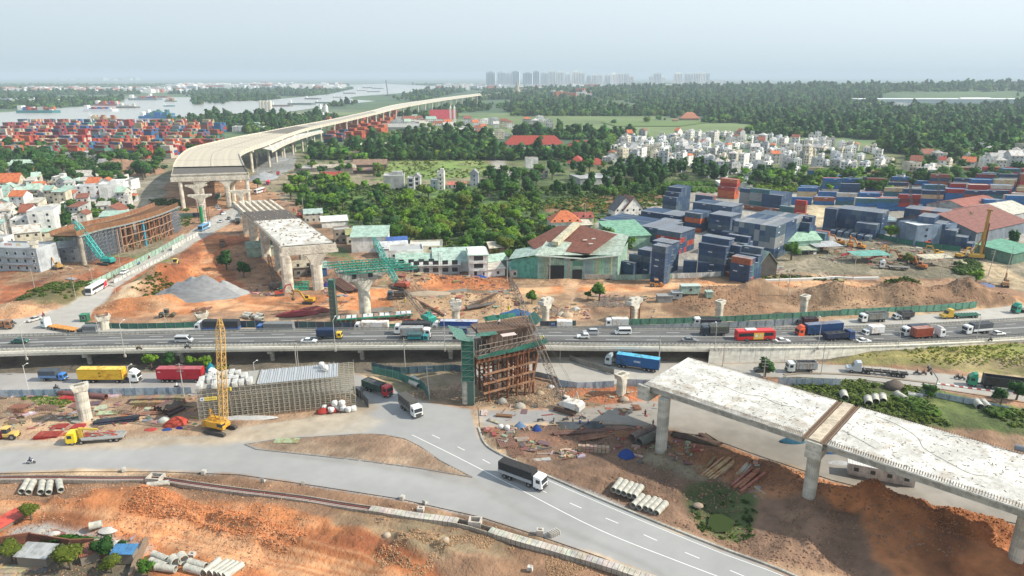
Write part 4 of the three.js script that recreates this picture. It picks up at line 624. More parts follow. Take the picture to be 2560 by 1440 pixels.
const BONES=[['hip','chest',0.15,0.17],['chest','neck',0.16,0.07],['neck','head',0.06,0.1],['lh','lk',0.1,0.07],['lk','lf',0.07,0.05],['lf','lt',0.05,0.045],['rh','rk',0.1,0.07],['rk','rf',0.07,0.05],['rf','rt',0.05,0.045],['ls','le',0.06,0.05],['le','lw',0.05,0.04],['rs','re',0.06,0.05],['re','rw',0.05,0.04]];
const STAND={hip:[0,0.95,0],chest:[0.02,1.3,0],neck:[0.03,1.5,0],head:[0.06,1.63,0],lh:[0,0.9,0.1],lk:[0.06,0.5,0.12],lf:[0,0.08,0.12],lt:[0.18,0.05,0.12],rh:[0,0.9,-0.1],rk:[-0.02,0.5,-0.12],rf:[-0.12,0.08,-0.12],rt:[0.06,0.05,-0.12],ls:[0.02,1.42,0.2],le:[0.05,1.15,0.27],lw:[0.22,0.98,0.24],rs:[0.02,1.42,-0.2],re:[-0.02,1.15,-0.27],rw:[0.15,0.95,-0.26]};
const RIDE={hip:[-0.25,0.85,0],chest:[-0.1,1.2,0],neck:[-0.04,1.4,0],head:[0,1.53,0],lh:[-0.2,0.82,0.1],lk:[0.2,0.72,0.2],lf:[0.12,0.32,0.2],lt:[0.28,0.3,0.2],rh:[-0.2,0.82,-0.1],rk:[0.2,0.72,-0.2],rf:[0.12,0.32,-0.2],rt:[0.28,0.3,-0.2],ls:[-0.08,1.33,0.2],le:[0.12,1.08,0.3],lw:[0.42,1.05,0.28],rs:[-0.08,1.33,-0.2],re:[0.12,1.08,-0.3],rw:[0.42,1.05,-0.28]};
const BEND={...STAND,chest:[0.3,1.15,0],neck:[0.45,1.22,0],head:[0.56,1.2,0],ls:[0.36,1.15,0.2],le:[0.5,0.9,0.22],lw:[0.55,0.62,0.16],rs:[0.36,1.15,-0.2],re:[0.5,0.9,-0.22],rw:[0.55,0.62,-0.16]};
function person(p,yaw,c,label,pose='stand',hat){
const J=pose==='ride'?RIDE:pose==='bend'?BEND:STAND,o=thing('person',label,'person',p,yaw);
mesh('body',bodyGeo('p'+pose,J,BONES),M(c,0.85),o);
const h=V(...J.head),hd=new THREE.SphereGeometry(0.125,12,8,0,6.3,0,1.7);const m=mesh(hat?'helmet':'hair',hd,M(hat||[0.015,0.013,0.012],0.6),o);m.position.copy(h).add(V(0,0.03,0));
const lg=cached('legs'+pose,()=>bodyGeo('pl'+pose,Object.fromEntries(Object.entries(J)),BONES.filter((b)=>/^[lr][hkf]$/.test(b[0])).map(([a,b,x,y])=>[a,b,x+0.012,y+0.012])));mesh('trousers',lg,M([0.04,0.045,0.06],0.9),o);return o;
}
function motorbike(p,yaw,c,label,rider,rc,hat){
const o=thing('motorbike',label,'motorbike',p,yaw);
wheels(o,[0.62,-0.6],0.29,[0],0.1);
partG(o,'body','mbb',()=>ext([[-0.85,0.62],[-0.3,0.38],[0.25,0.36],[0.42,0.6],[0.55,0.95],[0.42,1.02],[0.22,0.62],[-0.3,0.66],[-0.85,0.78]],0.3,0.05),paintM(c));
partG(o,'seat','mbs',()=>nM().box(-0.35,0.7,0,0.75,0.1,0.26).geometry(),mDark);partG(o,'handlebar','mbh',()=>nM().tube(V(0.42,1.02,-0.34),V(0.42,1.02,0.34),0.025).tube(V(0.45,1,0),V(0.62,0.3,0),0.03).geometry(),mCh);
if(rider)person(p.clone(),yaw,rc,rider,'ride',hat);return o;
}
const hwyAt=(x)=>{for(let i=1;i<HWY_N.length;i++)if(HWY_N[i].x>=x)return HWY_N[i].y;return 0.3;};
const onH=(u,v)=>{let h=5.5;for(let k=0;k<4;k++)h=hwyAt(G(u,v,h).x);return G(u,v,h+0.01);};
const hy=(x,d)=>{let a=HWY_N[0],b=HWY_N[1];for(let i=1;i<HWY_N.length;i++)if(HWY_N[i].x>=x){a=HWY_N[i-1];b=HWY_N[i];break;}return yawOf(a,b)+(d<0?Math.PI:0);};
const H=(u,v,d)=>{const p=onH(u,v);return[p,hy(p.x,d)];};
const R=(u,v,u2,v2,y=0.06)=>{const a=G(u,v,y),b=G(u2,v2,y);return[a.clone().lerp(b,0.5),yawOf(a,b)];};
car(...H(52,857,1),[0.03,0.10,0.08],'dark green saloon car at the start of the highway bridge');van(...H(461,855,1),SILVER,'silver grey minibus alone on the highway past the yellow crane mast');car(...H(773,857,1),[0.6,0.62,0.64],'silver white saloon behind the yellow-cab truck on the highway');
truck(...H(825,846,1),{T:7.4,L:5.2,H:2.0,cab:YEL,kind:'tarp',c:NAVY,board:[0.02,0.03,0.06],label:'small truck with yellow cab and navy tarpaulin on the highway'});
truck(...H(1032,834,-1),{T:11,L:8.6,H:2.6,cab:WHITE,kind:'tarp',c:TARP,label:'long truck with black tarpaulin and white cab behind two other trucks'});
truck(...H(1040,844,1),{T:9,L:6.7,H:2.5,cab:WHITE,kind:'box',c:[0.34,0.36,0.37],label:'white-cab truck with grey box between the black and the teal truck'});
truck(...H(1046,853,1),{T:6,L:4.0,H:1.5,cab:TEAL,kind:'tarp',c:[0.07,0.15,0.16],board:TEAL,label:'small teal truck overtaken by the grey box truck'});
car(...H(1150,833,-1),[0.05,0.09,0.16],'dark blue off-road car behind the grey minibus','suv');van(...H(1152,854,1),[0.24,0.22,0.21],'grey minibus with white roof beside the green netted tower');
car(...H(1476,836,-1),SILVER,'silver off-road car beside a white hatchback','suv');car(...H(1457,845,-1),WHITE,'white hatchback just ahead of the silver off-road car','hatch');van(...H(1557,835,-1),WHITE,'white delivery van alone on the far lanes of the highway');car(...H(1723,855,1),[0.18,0.19,0.2],'dark grey saloon near the deck joint of the highway');
truck(...H(1785,838,-1),{T:8.2,L:5.8,H:2.0,cab:[0.02,0.03,0.05],kind:'tarp',c:[0.11,0.12,0.10],board:[0.1,0.1,0.09],label:'dark-cab truck with olive tarpaulin ahead of the red bus'});
bus(...H(1886,849,1),[0.62,0.03,0.03],[0.78,0.48,0.08],'red city bus with a yellow advertising panel on its side',{ad:1});
car(...H(1956,857,1),WHITE,'white saloon just behind the red bus on the near lanes');truck(...H(2045,838,-1),{T:15,L:12.0,H:2.8,semi:1,cab:[0.75,0.10,0.03],kind:'container',c:[0.02,0.07,0.2],label:'articulated truck with orange-red cab and dark blue container',text:[{t:'SCOTT LINE',w:5,h:0.8,c:[0.7,0.72,0.75],x:0.5}]});
truck(...H(2096,850,1),{T:9.6,L:7.2,H:1.5,cab:[0.02,0.05,0.16],kind:'dump',c:[0.025,0.035,0.09],label:'navy blue tipper truck beside the orange-red articulated truck'});
truck(...H(2180,838,-1),{T:6.6,L:4.6,H:2.2,cab:WHITE,kind:'box',c:WHITE,label:'small all-white box truck on the highway'});car(...H(2158,857,1),WHITE,'white saloon below the small white box truck');
truck(...H(2285,838,-1),{T:9,L:6.6,H:2.4,cab:WHITE,kind:'box',c:[0.04,0.05,0.08],label:'white-cab truck with dark box half hidden by the rust red container'});
truck(...H(2318,845,1),{T:11,L:6.1,H:2.6,semi:1,cab:[0.72,0.72,0.72],kind:'container',c:[0.36,0.07,0.03],label:'articulated truck with white cab and short rust red container'});
truck(...H(2440,833,-1),{T:9.6,L:7.2,H:2.4,cab:WHITE,kind:'tarp',c:[0.10,0.11,0.13],board:WHITE,label:'white truck with white side boards and charcoal tarpaulin'});car(...H(2497,838,1),WHITE,'white crossover at the far end of the highway bend','hatch');
motorbike(...H(348,874,1),[0.1,0.09,0.05],'motorbike on the highway edge nearest the yellow container truck','rider in olive on the highway edge above the yellow container truck',[0.28,0.2,0.08]);motorbike(...H(469,871,1),[0.05,0.05,0.06],'motorbike on the highway edge just before the yellow crane mast','rider in a dark jacket just before the yellow crane mast',[0.05,0.06,0.07],WHITE);
motorbike(...H(1867,860,1),[0.05,0.08,0.09],'motorbike on the highway edge below the red bus','rider in teal on the highway edge below the red bus',[0.03,0.14,0.12]);motorbike(...H(2475,853,1),[0.05,0.05,0.05],'motorbike on the highway edge below the white crossover','rider in grey below the white crossover',[0.14,0.14,0.15]);
const HD='left';
truck(...R(578,829,512,829),{T:14.5,L:11.6,H:2.9,semi:1,cab:[0.7,0.72,0.75],kind:'tarp',c:[0.045,0.05,0.06],board:[0.04,0.1,0.3],label:'long truck with black tarpaulin and blue base behind the yellow crane mast'});
truck(...R(240,836,204,836),{T:6.6,L:4.4,H:2.1,cab:[0.1,0.11,0.13],kind:'tarp',c:[0.2,0.22,0.24],label:'small grey truck on the service road below the column stub'});
truck(...R(720,833,660,833),{T:12,L:9.5,H:2.6,cab:[0.04,0.14,0.4],kind:'tarp',c:[0.25,0.26,0.27],label:'blue-cab truck with grey tarpaulin half hidden behind the highway rail'});
truck(...R(958,828,902,828),{T:11,L:8.8,H:2.5,cab:WHITE,kind:'box',c:WHITE,label:'long white box truck behind the rail, below the steel walkway panels'});
truck(...R(1185,831,1090,829),{T:15,L:12.2,H:2.9,semi:1,cab:WHITE,kind:'container',c:[0.02,0.09,0.38],top:[0.45,0.5,0.6],label:'articulated truck with bright blue ribbed container and white cab'});
truck(...R(1421,824,1384,824),{T:7.2,L:5.0,H:2.3,cab:[0.04,0.06,0.2],kind:'box',c:WHITE,sign:[0.6,0.36,0.14],label:'small white box truck with a tan panel and blue cab'});
truck(...R(1561,818,1521,818),{T:7.6,L:5.4,H:2.3,cab:WHITE,kind:'box',c:[0.72,0.72,0.7],label:'white box truck beside the start of the grey barrier'});
truck(...R(1797,815,1735,815),{T:9,L:7,H:1.4,cab:WHITE,kind:'dump',c:[0.05,0.05,0.07],label:'white-cab tipper with black body behind the grey barrier'});
truck(...R(2035,812,1996,812),{T:6.8,L:4.8,H:1.4,cab:[0.06,0.06,0.07],kind:'dump',c:[0.09,0.03,0.04],label:'small dark tipper just above the blue container on the highway'});
truck(...R(2218,802,2144,806),{T:9.6,L:7.2,H:2.2,cab:WHITE,kind:'dump',c:[0.28,0.30,0.29],load:[0.07,0.08,0.08],label:'white-cab truck with open grey body on the far service road'});
truck(...R(2278,797,2233,799),{T:6.8,L:4.8,H:1.7,cab:[0.6,0.62,0.62],kind:'dump',c:[0.12,0.12,0.13],label:'small grey tipper following the open-bodied white truck'});
truck(...R(2446,792,2350,796),{T:14,L:8.8,H:1,semi:1,bonnet:1,cab:[0.6,0.38,0.05],kind:'flat',flat:1,c:[0.05,0.2,0.14],ch:[0.04,0.16,0.12],label:'bonneted yellow tractor pulling a green flatbed trailer'});
truck(...R(2640,773,2508,785),{T:15,L:11.5,H:1,semi:1,cab:[0.02,0.3,0.2],kind:'flat',flat:1,c:[0.3,0.28,0.25],label:'green-cab truck with an empty flatbed leaving the picture at the edge'});
truck(...R(190,831,112,818),{T:14.5,L:10.5,semi:1,cab:[0.55,0.66,0.66],kind:'flat',flat:1,c:[0.6,0.3,0.08],ch:[0.45,0.22,0.06],label:'white and teal tractor with an orange flatbed turning off the highway'});car(...R(100,798,72,806),[0.5,0.48,0.46],'dusty silver saloon at the mouth of the diagonal road');truck(...R(-14,824,12,822),{T:8,L:5.6,H:1.4,cab:[0.25,0.12,0.06],kind:'dump',c:[0.22,0.13,0.09],load:[0.3,0.17,0.1],label:'earth-laden brown tipper cut off at the picture edge'});
motorbike(...R(28,812,40,810),[0.04,0.04,0.05],'motorbike at the dusty corner by the brown tipper','rider in grey at the dusty corner by the brown tipper',[0.12,0.12,0.13]);motorbike(...R(106,793,112,789),[0.2,0.03,0.03],'red motorbike entering the diagonal road','rider in red entering the diagonal road',[0.3,0.05,0.04]);
bus(...R(264,716,220,741),WHITE,[0.55,0.03,0.05],'white coach with red tail coming down the diagonal road');car(...R(318,679,303,687),WHITE,'white saloon on the diagonal road between the hoardings');bus(...R(525,566,498,581),[0.12,0.3,0.5],[0.6,0.7,0.75],'pale blue coach at the upper end of the white hoarding');
for(const[u,v,u2,v2,c]of[[255,716,263,711,'white'],[345,663,352,659,'blue'],[370,648,377,644,'red'],[404,632,411,628,'grey'],[408,625,414,621,'black'],[447,600,455,596,'green'],[282,697,290,692,'brown']]){const K={white:WHITE,blue:BLUE,red:RED,grey:[0.3,0.3,0.3],black:[0.03,0.03,0.03],green:GRN,brown:[0.2,0.1,0.05]}[c];motorbike(...R(u,v,u2,v2),K,`${c} motorbike between the green and white hoardings`,`rider in ${c === 'black' ? 'black' : c} between the green and white hoardings`,K.map((q)=>q*0.7+0.02));}
car(...R(546,515,540,523),WHITE,'white saloon first in the queue behind the green bus');car(...R(552,522,544,530),SILVER,'silver hatchback second in the queue below the girders','hatch');car(...R(562,532,556,540),[0.75,0.75,0.73],'white off-road car beside the red tractor in the queue','suv');car(...R(556,552,548,559),[0.4,0.42,0.43],'grey car behind the pale blue coach');car(...R(575,545,569,552),[0.08,0.08,0.09],'black car in the queue by the girder end');
truck(...R(560,527,553,541),{T:7,L:0.6,H:0.3,cab:RED,kind:'flat',flat:1,c:DARK,label:'red tractor unit in the queue under the wide viaduct'});bus(...R(550,489,541,503),GRN,[0.3,0.6,0.7],'green bus in the queue under the wide viaduct');bus(...R(588,484,563,494),WHITE,null,'white bus turning under the wide viaduct');bus(...R(662,478,636,486),[0.7,0.7,0.7],[0.4,0.05,0.05],'white and red bus at the bend beyond the girders');truck(...R(600,546,592,560),{T:8.5,L:6,H:2.2,cab:[0.3,0.32,0.32],kind:'tarp',c:GREYT,label:'grey truck at the back of the queue below the girders'});
truck(...R(680,452,662,470),{name:'concrete_mixer',T:8.5,L:0.6,H:0.3,cab:[0.55,0.03,0.06],kind:'flat',flat:1,c:[0.5,0.03,0.06],label:'crimson concrete mixer truck parked beside the trees by the side road'});
{const[p,y]=R(680,452,662,470),d=thing('mixer_drum','crimson mixer drum tilted on the parked mixer truck','mixer drum',p,y);nM().tube(V(-2.2,2.9,0),V(0,2.3,0),0.7,1.25,16).tube(V(0,2.3,0),V(1.6,1.9,0),1.25,0.8,16).build('drum',M([0.6,0.05,0.1],0.5),d);}
truck(...R(698,430,692,446),{T:7,L:4,H:1.6,cab:[0.5,0.03,0.05],kind:'dump',c:[0.5,0.04,0.06],label:'crimson truck further up the gravel side road'});
truck(...R(107,950,165,950),{T:6.8,L:4.8,H:2.0,cab:[0.05,0.2,0.55],kind:'tarp',c:[0.08,0.1,0.13],board:[0.12,0.22,0.4],label:'small blue truck with dark grey tarpaulin ahead of the yellow container'});
truck(...R(203,954,352,954),{T:16.2,L:12.2,H:2.9,semi:1,cab:WHITE,kind:'container',c:[0.74,0.46,0.03],top:[0.78,0.58,0.12],label:'articulated truck with yellow forty-foot container and white cab',text:[{t:'m\nsc',w:1.7,h:1.8,c:[0.03,0.03,0.03]}]});
truck(...R(400,953,546,953),{T:16.2,L:12.2,H:2.9,semi:1,cab:[0.6,0.6,0.6],kind:'container',c:[0.45,0.012,0.03],top:[0.42,0.10,0.12],label:'articulated truck with crimson forty-foot container entering behind the scaffolding',text:[{t:'EAL',w:1.2,h:0.5,c:[0.8,0.75,0.75],x:-5.2,y:0.72}]});
motorbike(...R(135,974,149,974),[0.04,0.04,0.05],'dark motorbike on the frontage road near the blue hoarding','rider in black on the frontage road near the blue hoarding',[0.05,0.05,0.06]);motorbike(...R(437,971,450,971),[0.06,0.05,0.05],'motorbike on the frontage road below the crimson container','rider in white below the crimson container',[0.65,0.66,0.65],WHITE);
truck(...R(912,970,978,993),{T:9.4,L:6.8,H:1.7,cab:RED,kind:'dump',c:[0.03,0.09,0.075],load:[0.1,0.1,0.11],label:'tipper truck with red cab and dark green body at the junction'});
truck(...R(1008,1014,1046,1045),{T:8.6,L:6.2,H:2.5,cab:[0.7,0.71,0.7],kind:'tarp',c:[0.115,0.11,0.105],board:[0.16,0.15,0.14],label:'white-cab truck with grey-brown tarpaulin following the red tipper'});
truck(...R(1262,1188,1352,1221),{T:10.6,L:8.2,H:2.5,cab:[0.78,0.78,0.78],kind:'tarp',c:[0.042,0.04,0.042],board:[0.34,0.35,0.37],label:'large white-cab truck with black tarpaulin on the foreground road'});
motorbike(...R(68,1160,88,1158),WHITE,'white motorbike alone on the foreground road','rider in navy alone on the foreground road',[0.04,0.05,0.1]);
truck(...R(1640,929,1520,911),{T:15.6,L:12.2,H:2.9,semi:1,cab:[0.45,0.52,0.56],kind:'container',c:[0.01,0.10,0.30],top:[0.1,0.45,0.72],label:'articulated truck with sky-topped blue container passing under the highway',text:[{t:'VIMC',w:2.4,h:0.9,c:[0.6,0.7,0.8]},{t:'VIMC',w:2.4,h:0.9,c:[0.6,0.7,0.8],side:-1}]});
car(...R(1921,929,1890,929),[0.05,0.06,0.06],'black off-road car by the bush on the loop road','suv');truck(...R(2036,929,1966,929),{T:8.2,L:5.9,H:2.0,cab:[0.75,0.76,0.72],kind:'dump',c:[0.5,0.5,0.5],load:[0.035,0.037,0.045],label:'white-cab tipper with black cover on the loop road'});
truck(...R(2262,942,2120,928),{T:16,L:11.5,semi:1,bonnet:1,cab:[0.5,0.52,0.54],kind:'skeleton',c:DARK,label:'grey bonneted tractor with an empty container chassis'});
truck(...R(2600,985,2414,961),{T:16.5,L:13,H:2.3,semi:1,cab:[0.015,0.26,0.14],kind:'dump',empty:1,c:[0.028,0.032,0.035],label:'green tractor with a long black open trailer at the picture edge'});
motorbike(...R(2300,938,2282,935),[0.05,0.05,0.05],'motorbike ahead of the pair behind the empty chassis','rider in black close behind the empty chassis',[0.04,0.04,0.05]);motorbike(...R(2316,938,2300,936),[0.2,0.05,0.04],'red motorbike ridden beside another behind the empty chassis','rider in brown beside another behind the empty chassis',[0.16,0.09,0.06]);motorbike(...R(2402,948,2384,945),[0.05,0.06,0.06],'motorbike meeting the green tractor','rider in grey meeting the green tractor',[0.15,0.15,0.15]);motorbike(...R(2412,951,2396,948),[0.3,0.3,0.3],'silver motorbike close to the green tractor cab','rider in tan close to the green tractor cab',[0.3,0.2,0.13]);
// ---------- fences, poles, cranes, falsework, pipes and stores of the site ----------
const P0=(u,v,lift=0)=>{const p=G(u,v,0);p.y=Math.max(0,terrain(p.x,p.z))*(roadMask(p.x,p.z)>0.5?0:1)+lift;return p;};
const pts=(s,h=0)=>s.trim().split(/\s+/).map((q)=>{const[u,v]=q.split(',').map(Number);return G(u,v,h);});
function fence(s,h,len,cols,label,o={}){
const C=pts(s),t=thing(o.name||'hoarding',label,o.cat||'site fence'),L=[];let tot=0;for(let i=0;i<C.length-1;i++)tot+=C[i].distanceTo(C[i+1]);
const n=Math.max(1,Math.round(tot/len)),at=(d)=>{for(let i=0;i<C.length-1;i++){const l=C[i].distanceTo(C[i+1]);if(d<=l||i===C.length-2)return C[i].clone().lerp(C[i+1],d/l);d-=l;}};
for(let i=0;i<n;i++){
const a=at(tot*i/n),b=at(tot*(i+1)/n),d=b.clone().sub(a),l=d.length();d.normalize();const c=pick(cols),y=rr(-0.05,0.05)-(o.tilt||0)*0;
const g=nM().bar(a.clone().aS(d,0.03).setY(h/2+0.1+y),b.clone().aS(d,-0.03).setY(h/2+0.1+y),0.06,h,V(0,1,0));g.build('panel',M(c,0.6,{k:'sheet'}),t);
if(o.post!==0)nM().bar(a.clone().aS(V(-d.z,0,d.x),0.1).setY(0),a.clone().aS(V(-d.z,0,d.x),0.1).setY(h+0.2),0.09).build('post',M(o.post||[0.2,0.22,0.24],0.6),t);
}
return t;
}
const fBlue=[[0.36,0.45,0.55],[0.42,0.50,0.58],[0.32,0.42,0.52],[0.46,0.53,0.60]],fGreen=[[0.03,0.16,0.12],[0.04,0.19,0.14],[0.025,0.13,0.11]],fTeal=[[0.05,0.22,0.19],[0.06,0.25,0.21]],fMint=[[0.36,0.52,0.43],[0.40,0.56,0.47],[0.33,0.47,0.40]],fWhite=[[0.68,0.69,0.68],[0.62,0.63,0.62]],fGrey=[[0.25,0.29,0.34],[0.28,0.32,0.37]],fDark=[[0.035,0.09,0.10],[0.03,0.06,0.12],[0.04,0.11,0.10],[0.05,0.06,0.08]];
fence('-60,997 0,993 200,990 480,986',2.0,2.9,fBlue,'pale blue sheet hoarding along the frontage road in front of the rebar store',{post:[0.08,0.16,0.3]});
fence('1396,966 1440,974 1535,970',2.0,2.6,fBlue,'pale blue hoarding along the loop road beside the white column',{post:[0.12,0.2,0.34]});fence('1568,966 1680,967',2.0,2.6,fBlue,'short blue hoarding between the white column and the viaduct end',{post:[0.12,0.2,0.34]});fence('1945,963 2010,966 2100,967',2.2,2.2,fBlue,'blue hoarding behind the lip of the white viaduct deck',{post:[0.2,0.25,0.32]});
fence('2300,990 2420,1012 2520,1034',1.8,3,fBlue,'blue hoarding half hidden by bushes below the traffic light');
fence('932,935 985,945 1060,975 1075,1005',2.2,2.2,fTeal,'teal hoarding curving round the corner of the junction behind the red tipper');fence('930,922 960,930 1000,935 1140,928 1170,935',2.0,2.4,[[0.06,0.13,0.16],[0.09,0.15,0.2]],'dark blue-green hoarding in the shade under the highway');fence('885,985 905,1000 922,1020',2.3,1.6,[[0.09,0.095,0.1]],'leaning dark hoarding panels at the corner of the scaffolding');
fence('1424,901 1460,915 1535,938',1.7,2.5,[[0.26,0.25,0.22],[0.3,0.29,0.26]],'grey barrier curving in front of the blue container truck');fence('1300,935 1390,953 1400,966',1.6,2.6,fGrey,'grey barrier below the rusty formwork tower');
fence('215,820 330,823 460,820 510,818',1.9,3,fGreen,'dark green hoarding behind the column stubs beside the service road');fence('510,818 640,820 780,822 900,824',2.4,3,fDark,'dark blue and green hoarding along the service road');fence('900,826 1000,822 1100,820 1180,820',1.8,3,fGreen,'green hoarding behind the white box truck and the steel walkway');
fence('1350,818 1440,816',2.0,2.8,fDark,'short dark green hoarding beside the small white truck with the tan panel');fence('1488,832 1600,830 1760,824 1900,818 2000,812 2040,806',2.3,3.2,fGrey,'grey-blue barrier between the highway and the service road',{post:[0.12,0.14,0.18]});
fence('1560,814 1700,810 1860,804 1990,797 2100,790',2.2,3,[[0.08,0.24,0.18],[0.1,0.28,0.21],[0.08,0.21,0.17]],'long green hoarding under the short white column');fence('2100,790 2240,784 2330,779 2440,770',2.4,3,[[0.12,0.33,0.24],[0.14,0.36,0.27]],'bright green hoarding below the long earth mound');
fence('195,738 255,706 330,668 400,632 460,596',2.4,3.4,fMint,'mint green hoarding along the upper side of the diagonal road',{post:[0.2,0.25,0.2]});fence('285,708 340,682 400,652 435,632',1.4,3,fWhite,'low white barrier along the lower side of the diagonal road');fence('430,627 470,604 496,590',2.2,3.4,fWhite,'tall white hoarding at the upper end of the diagonal road');
fence('448,545 500,543',2.6,4,[[0.2,0.36,0.26],[0.03,0.04,0.09]],'green and navy hoarding below the wide viaduct');fence('600,560 605,530 575,510',2,3,fTeal,'teal hoarding beside the queue under the girders');
fence('1530,700 1600,700 1680,697',2.2,3,fMint,'mint hoarding between the warehouse and the white yard wall');fence('1680,697 1760,694 1810,691',2.2,3.2,fWhite,'white wall at the foot of the navy container stacks',{post:0});fence('2180,592 2240,608 2330,622 2400,630',2.6,4,[[0.02,0.17,0.12],[0.03,0.2,0.14]],'dark green hoarding behind the parked diggers');
function lamp(u,v,top,dir,label){const p=onH(u,v),h=top,t=thing('street_lamp',label,'street lamp',p.setY(p.y-0.4)),b=nM().tube(V(0,0,0),V(0,h,0),0.12,0.06,8);const m=b.build('pole',M([0.5,0.49,0.46],0.5,{metal:0.3}),t);nM().tube(V(0,h,0),V(0.2*dir,h+0.6,-1.6),0.05,0.04,6).build('arm',M([0.5,0.49,0.46],0.5),m);nM().box(0.25*dir,h+0.55,-1.9,0.3,0.14,0.8).build('lamp_head',M([0.6,0.6,0.58],0.4),m);nM().box(0,-0.4,0,0.5,0.7,0.5).build('base',mConcD,m);}
lamp(66,893,9.6,1,'tall street lamp at the end of the highway nearest the frontage lamp');lamp(312,886,9.4,1,'tall street lamp on the highway above the yellow container truck');lamp(838,872,9,1,'tall street lamp on the highway by the yellow-cab truck');lamp(1112,872,9.6,1,'tall street lamp on the highway near the grey minibus');lamp(1787,870,7,1,'street lamp at the start of the retaining wall');lamp(2045,868,8.6,1,'street lamp in front of the navy tipper');lamp(2246,862,8.4,1,'street lamp beside the rust red container truck');lamp(2440,852,8.2,1,'street lamp at the far bend of the highway');
function pole(u,v,h,label,o={}){const p=P0(u,v),t=thing(o.name||'utility_pole',label,'pole',p,o.yaw||0,o.group),b=nM().tube(V(0,-0.5,0),V(o.lean||0,h,0),o.r||0.17,(o.r||0.17)*0.65,8);b.build('pole',M(o.c||[0.38,0.36,0.33],0.8),t);
if(o.arms){const a=nM();for(let i=0;i<o.arms;i++)a.bar(V(-0.9,h-0.3-i*0.9,0.15),V(0.9,h-0.3-i*0.9,0.15),0.1,0.12);a.build('cross_arm',M([0.3,0.29,0.27],0.8),t);}
if(o.lamp){nM().tube(V(0,h-0.3,0),V(0.7,h+0.3,-0.4),0.05).tube(V(0.7,h+0.3,-0.4),V(1.1,h+0.3,-0.6),0.13,0.13).build('lamp_head',M([0.7,0.7,0.68],0.4),t);}return t;}
pole(72,979,7.6,'curved street lamp behind the blue hoarding near the small blue truck',{lamp:1,r:0.1,c:[0.55,0.56,0.56]});pole(330,985,8,'street lamp behind the blue hoarding in front of the white container-truck cab',{lamp:1,r:0.1,c:[0.55,0.56,0.56]});pole(638,945,4.8,'short street lamp behind the scaffolding top',{lamp:1,r:0.1,c:[0.55,0.56,0.56]});
pole(743,932,9.2,'twin pole with blue painted foot under the highway',{arms:1});pole(748,933,9,'thin pole beside the twin pole with the blue foot',{r:0.12});pole(1013,923,9.6,'concrete pole on the verge under the highway',{r:0.14});pole(462,1002,10.5,'grey power pole with cross arms in front of the crimson container',{arms:3});pole(1075,1004,10.5,'power pole with cross arm at the teal hoarding corner',{arms:2,lean:-0.6});pole(1646,915,9.4,'double concrete pole in front of the bridge abutment',{arms:1,r:0.22});pole(2052,937,10.2,'thin pole on the verge in front of the retaining wall',{r:0.12});pole(1806,916,7.2,'rusty gantry pole in front of the retaining wall',{r:0.1,c:[0.3,0.16,0.09]});pole(1908,952,6.5,'power pole with insulators by the bush',{arms:3});pole(1400,905,5,'post in the gloom under the highway',{r:0.1});
for(const[u,v,h,l]of[[180,722,6,'leaning wooden post above the weedy mound'],[92,745,8.5,'bare pole rising from the weedy mound'],[233,712,8,'pole on the grass beside the mint hoarding'],[190,748,6,'post at the lower end of the mint hoarding'],[290,738,6.5,'pole with a small sign by the diagonal road'],[303,676,8,'pole inside the bend of the mint hoarding'],[247,838,7.5,'pole at the mouth of the diagonal road'],[414,812,8,'pole behind the service road near the parked grader'],[1024,708,8.6,'pale pole beside the green crane'],[1098,698,9.5,'power pole in front of the low roadside shops'],[1103,700,9,'second pole in front of the low roadside shops'],[1268,700,9.8,'power pole beside the mint roofed hut'],[1374,700,11,'pole in front of the left bay of the green warehouse'],[1527,702,11.5,'pole at the corner of the green warehouse'],[1740,698,13,'tall pole standing in front of the navy containers'],[1253,790,8,'thin rusty pole behind the formwork tower'],[1426,790,7.5,'bare pole by the dirt ramp'],[1765,772,8,'thin pole by the mint site cabin'],[1905,756,8.5,'thin pole on the ridge of the earth mound'],[1968,752,10,'pole near the earth mound and the open shed'],[2132,700,11,'power pole beside the teal canopy'],[2350,702,12,'power pole beside the cream canopy'],[2470,690,11,'leaning double pole at the end of the dirt lane'],[2515,685,12,'tall lean pole by the red roofed shed'],[2264,720,9,'pole on the dirt road by the small tree'],[1945,726,5.5,'thin stake by the white pipeline'],[2100,760,7,'stake on the crest of the earth mound'],[2385,755,7,'thin pole on the far earth mound'],[1462,560,12,'pole rising from trees by the navy stacks'],[760,545,12,'pale pole at the edge of the trees'],[645,440,14,'pole beside the gravel side road'],[1238,402,9,'pole along the far straight road'],[950,660,9,'pole by the open shops on the lane']])pole(u,v,h,l,{r:h>9?0.16:0.1,arms:/power|double/.test(l)?2:0,c:/rusty|stake|wooden/.test(l)?[0.2,0.13,0.09]:[0.42,0.39,0.36],lean:/lean/.test(l)?0.8:0});
{
const t=thing('traffic_light','traffic light with lattice arm leaning over the loop road bushes','traffic light',P0(2330,1000)),m=nM().tube(V(0,0,0),V(0.4,6,0),0.14,0.1);m.build('pole',M([0.3,0.29,0.27],0.7),t);nM().box(-0.1,2.6,0.25,0.45,1.2,0.3).build('signal_head',mDark,t);nM().bar(V(0.4,6,0),V(-2.0,9.4,-1),0.3,0.3).build('arm',M([0.45,0.43,0.4],0.7),t);const c=nM().tube(V(0.4,6,0),V(3.0,0.8,2),0.03,0.03,4);c.build('stay_cable',mCh,t);const k=nM();for(let i=0;i<8;i++)k.box(rr(-2.6,-1.2),rr(7,8.8),rr(-1,0),0.4,0.5,0.3,rr(0,3));kind(k.build('light_cluster',mCh,t),'stuff');}
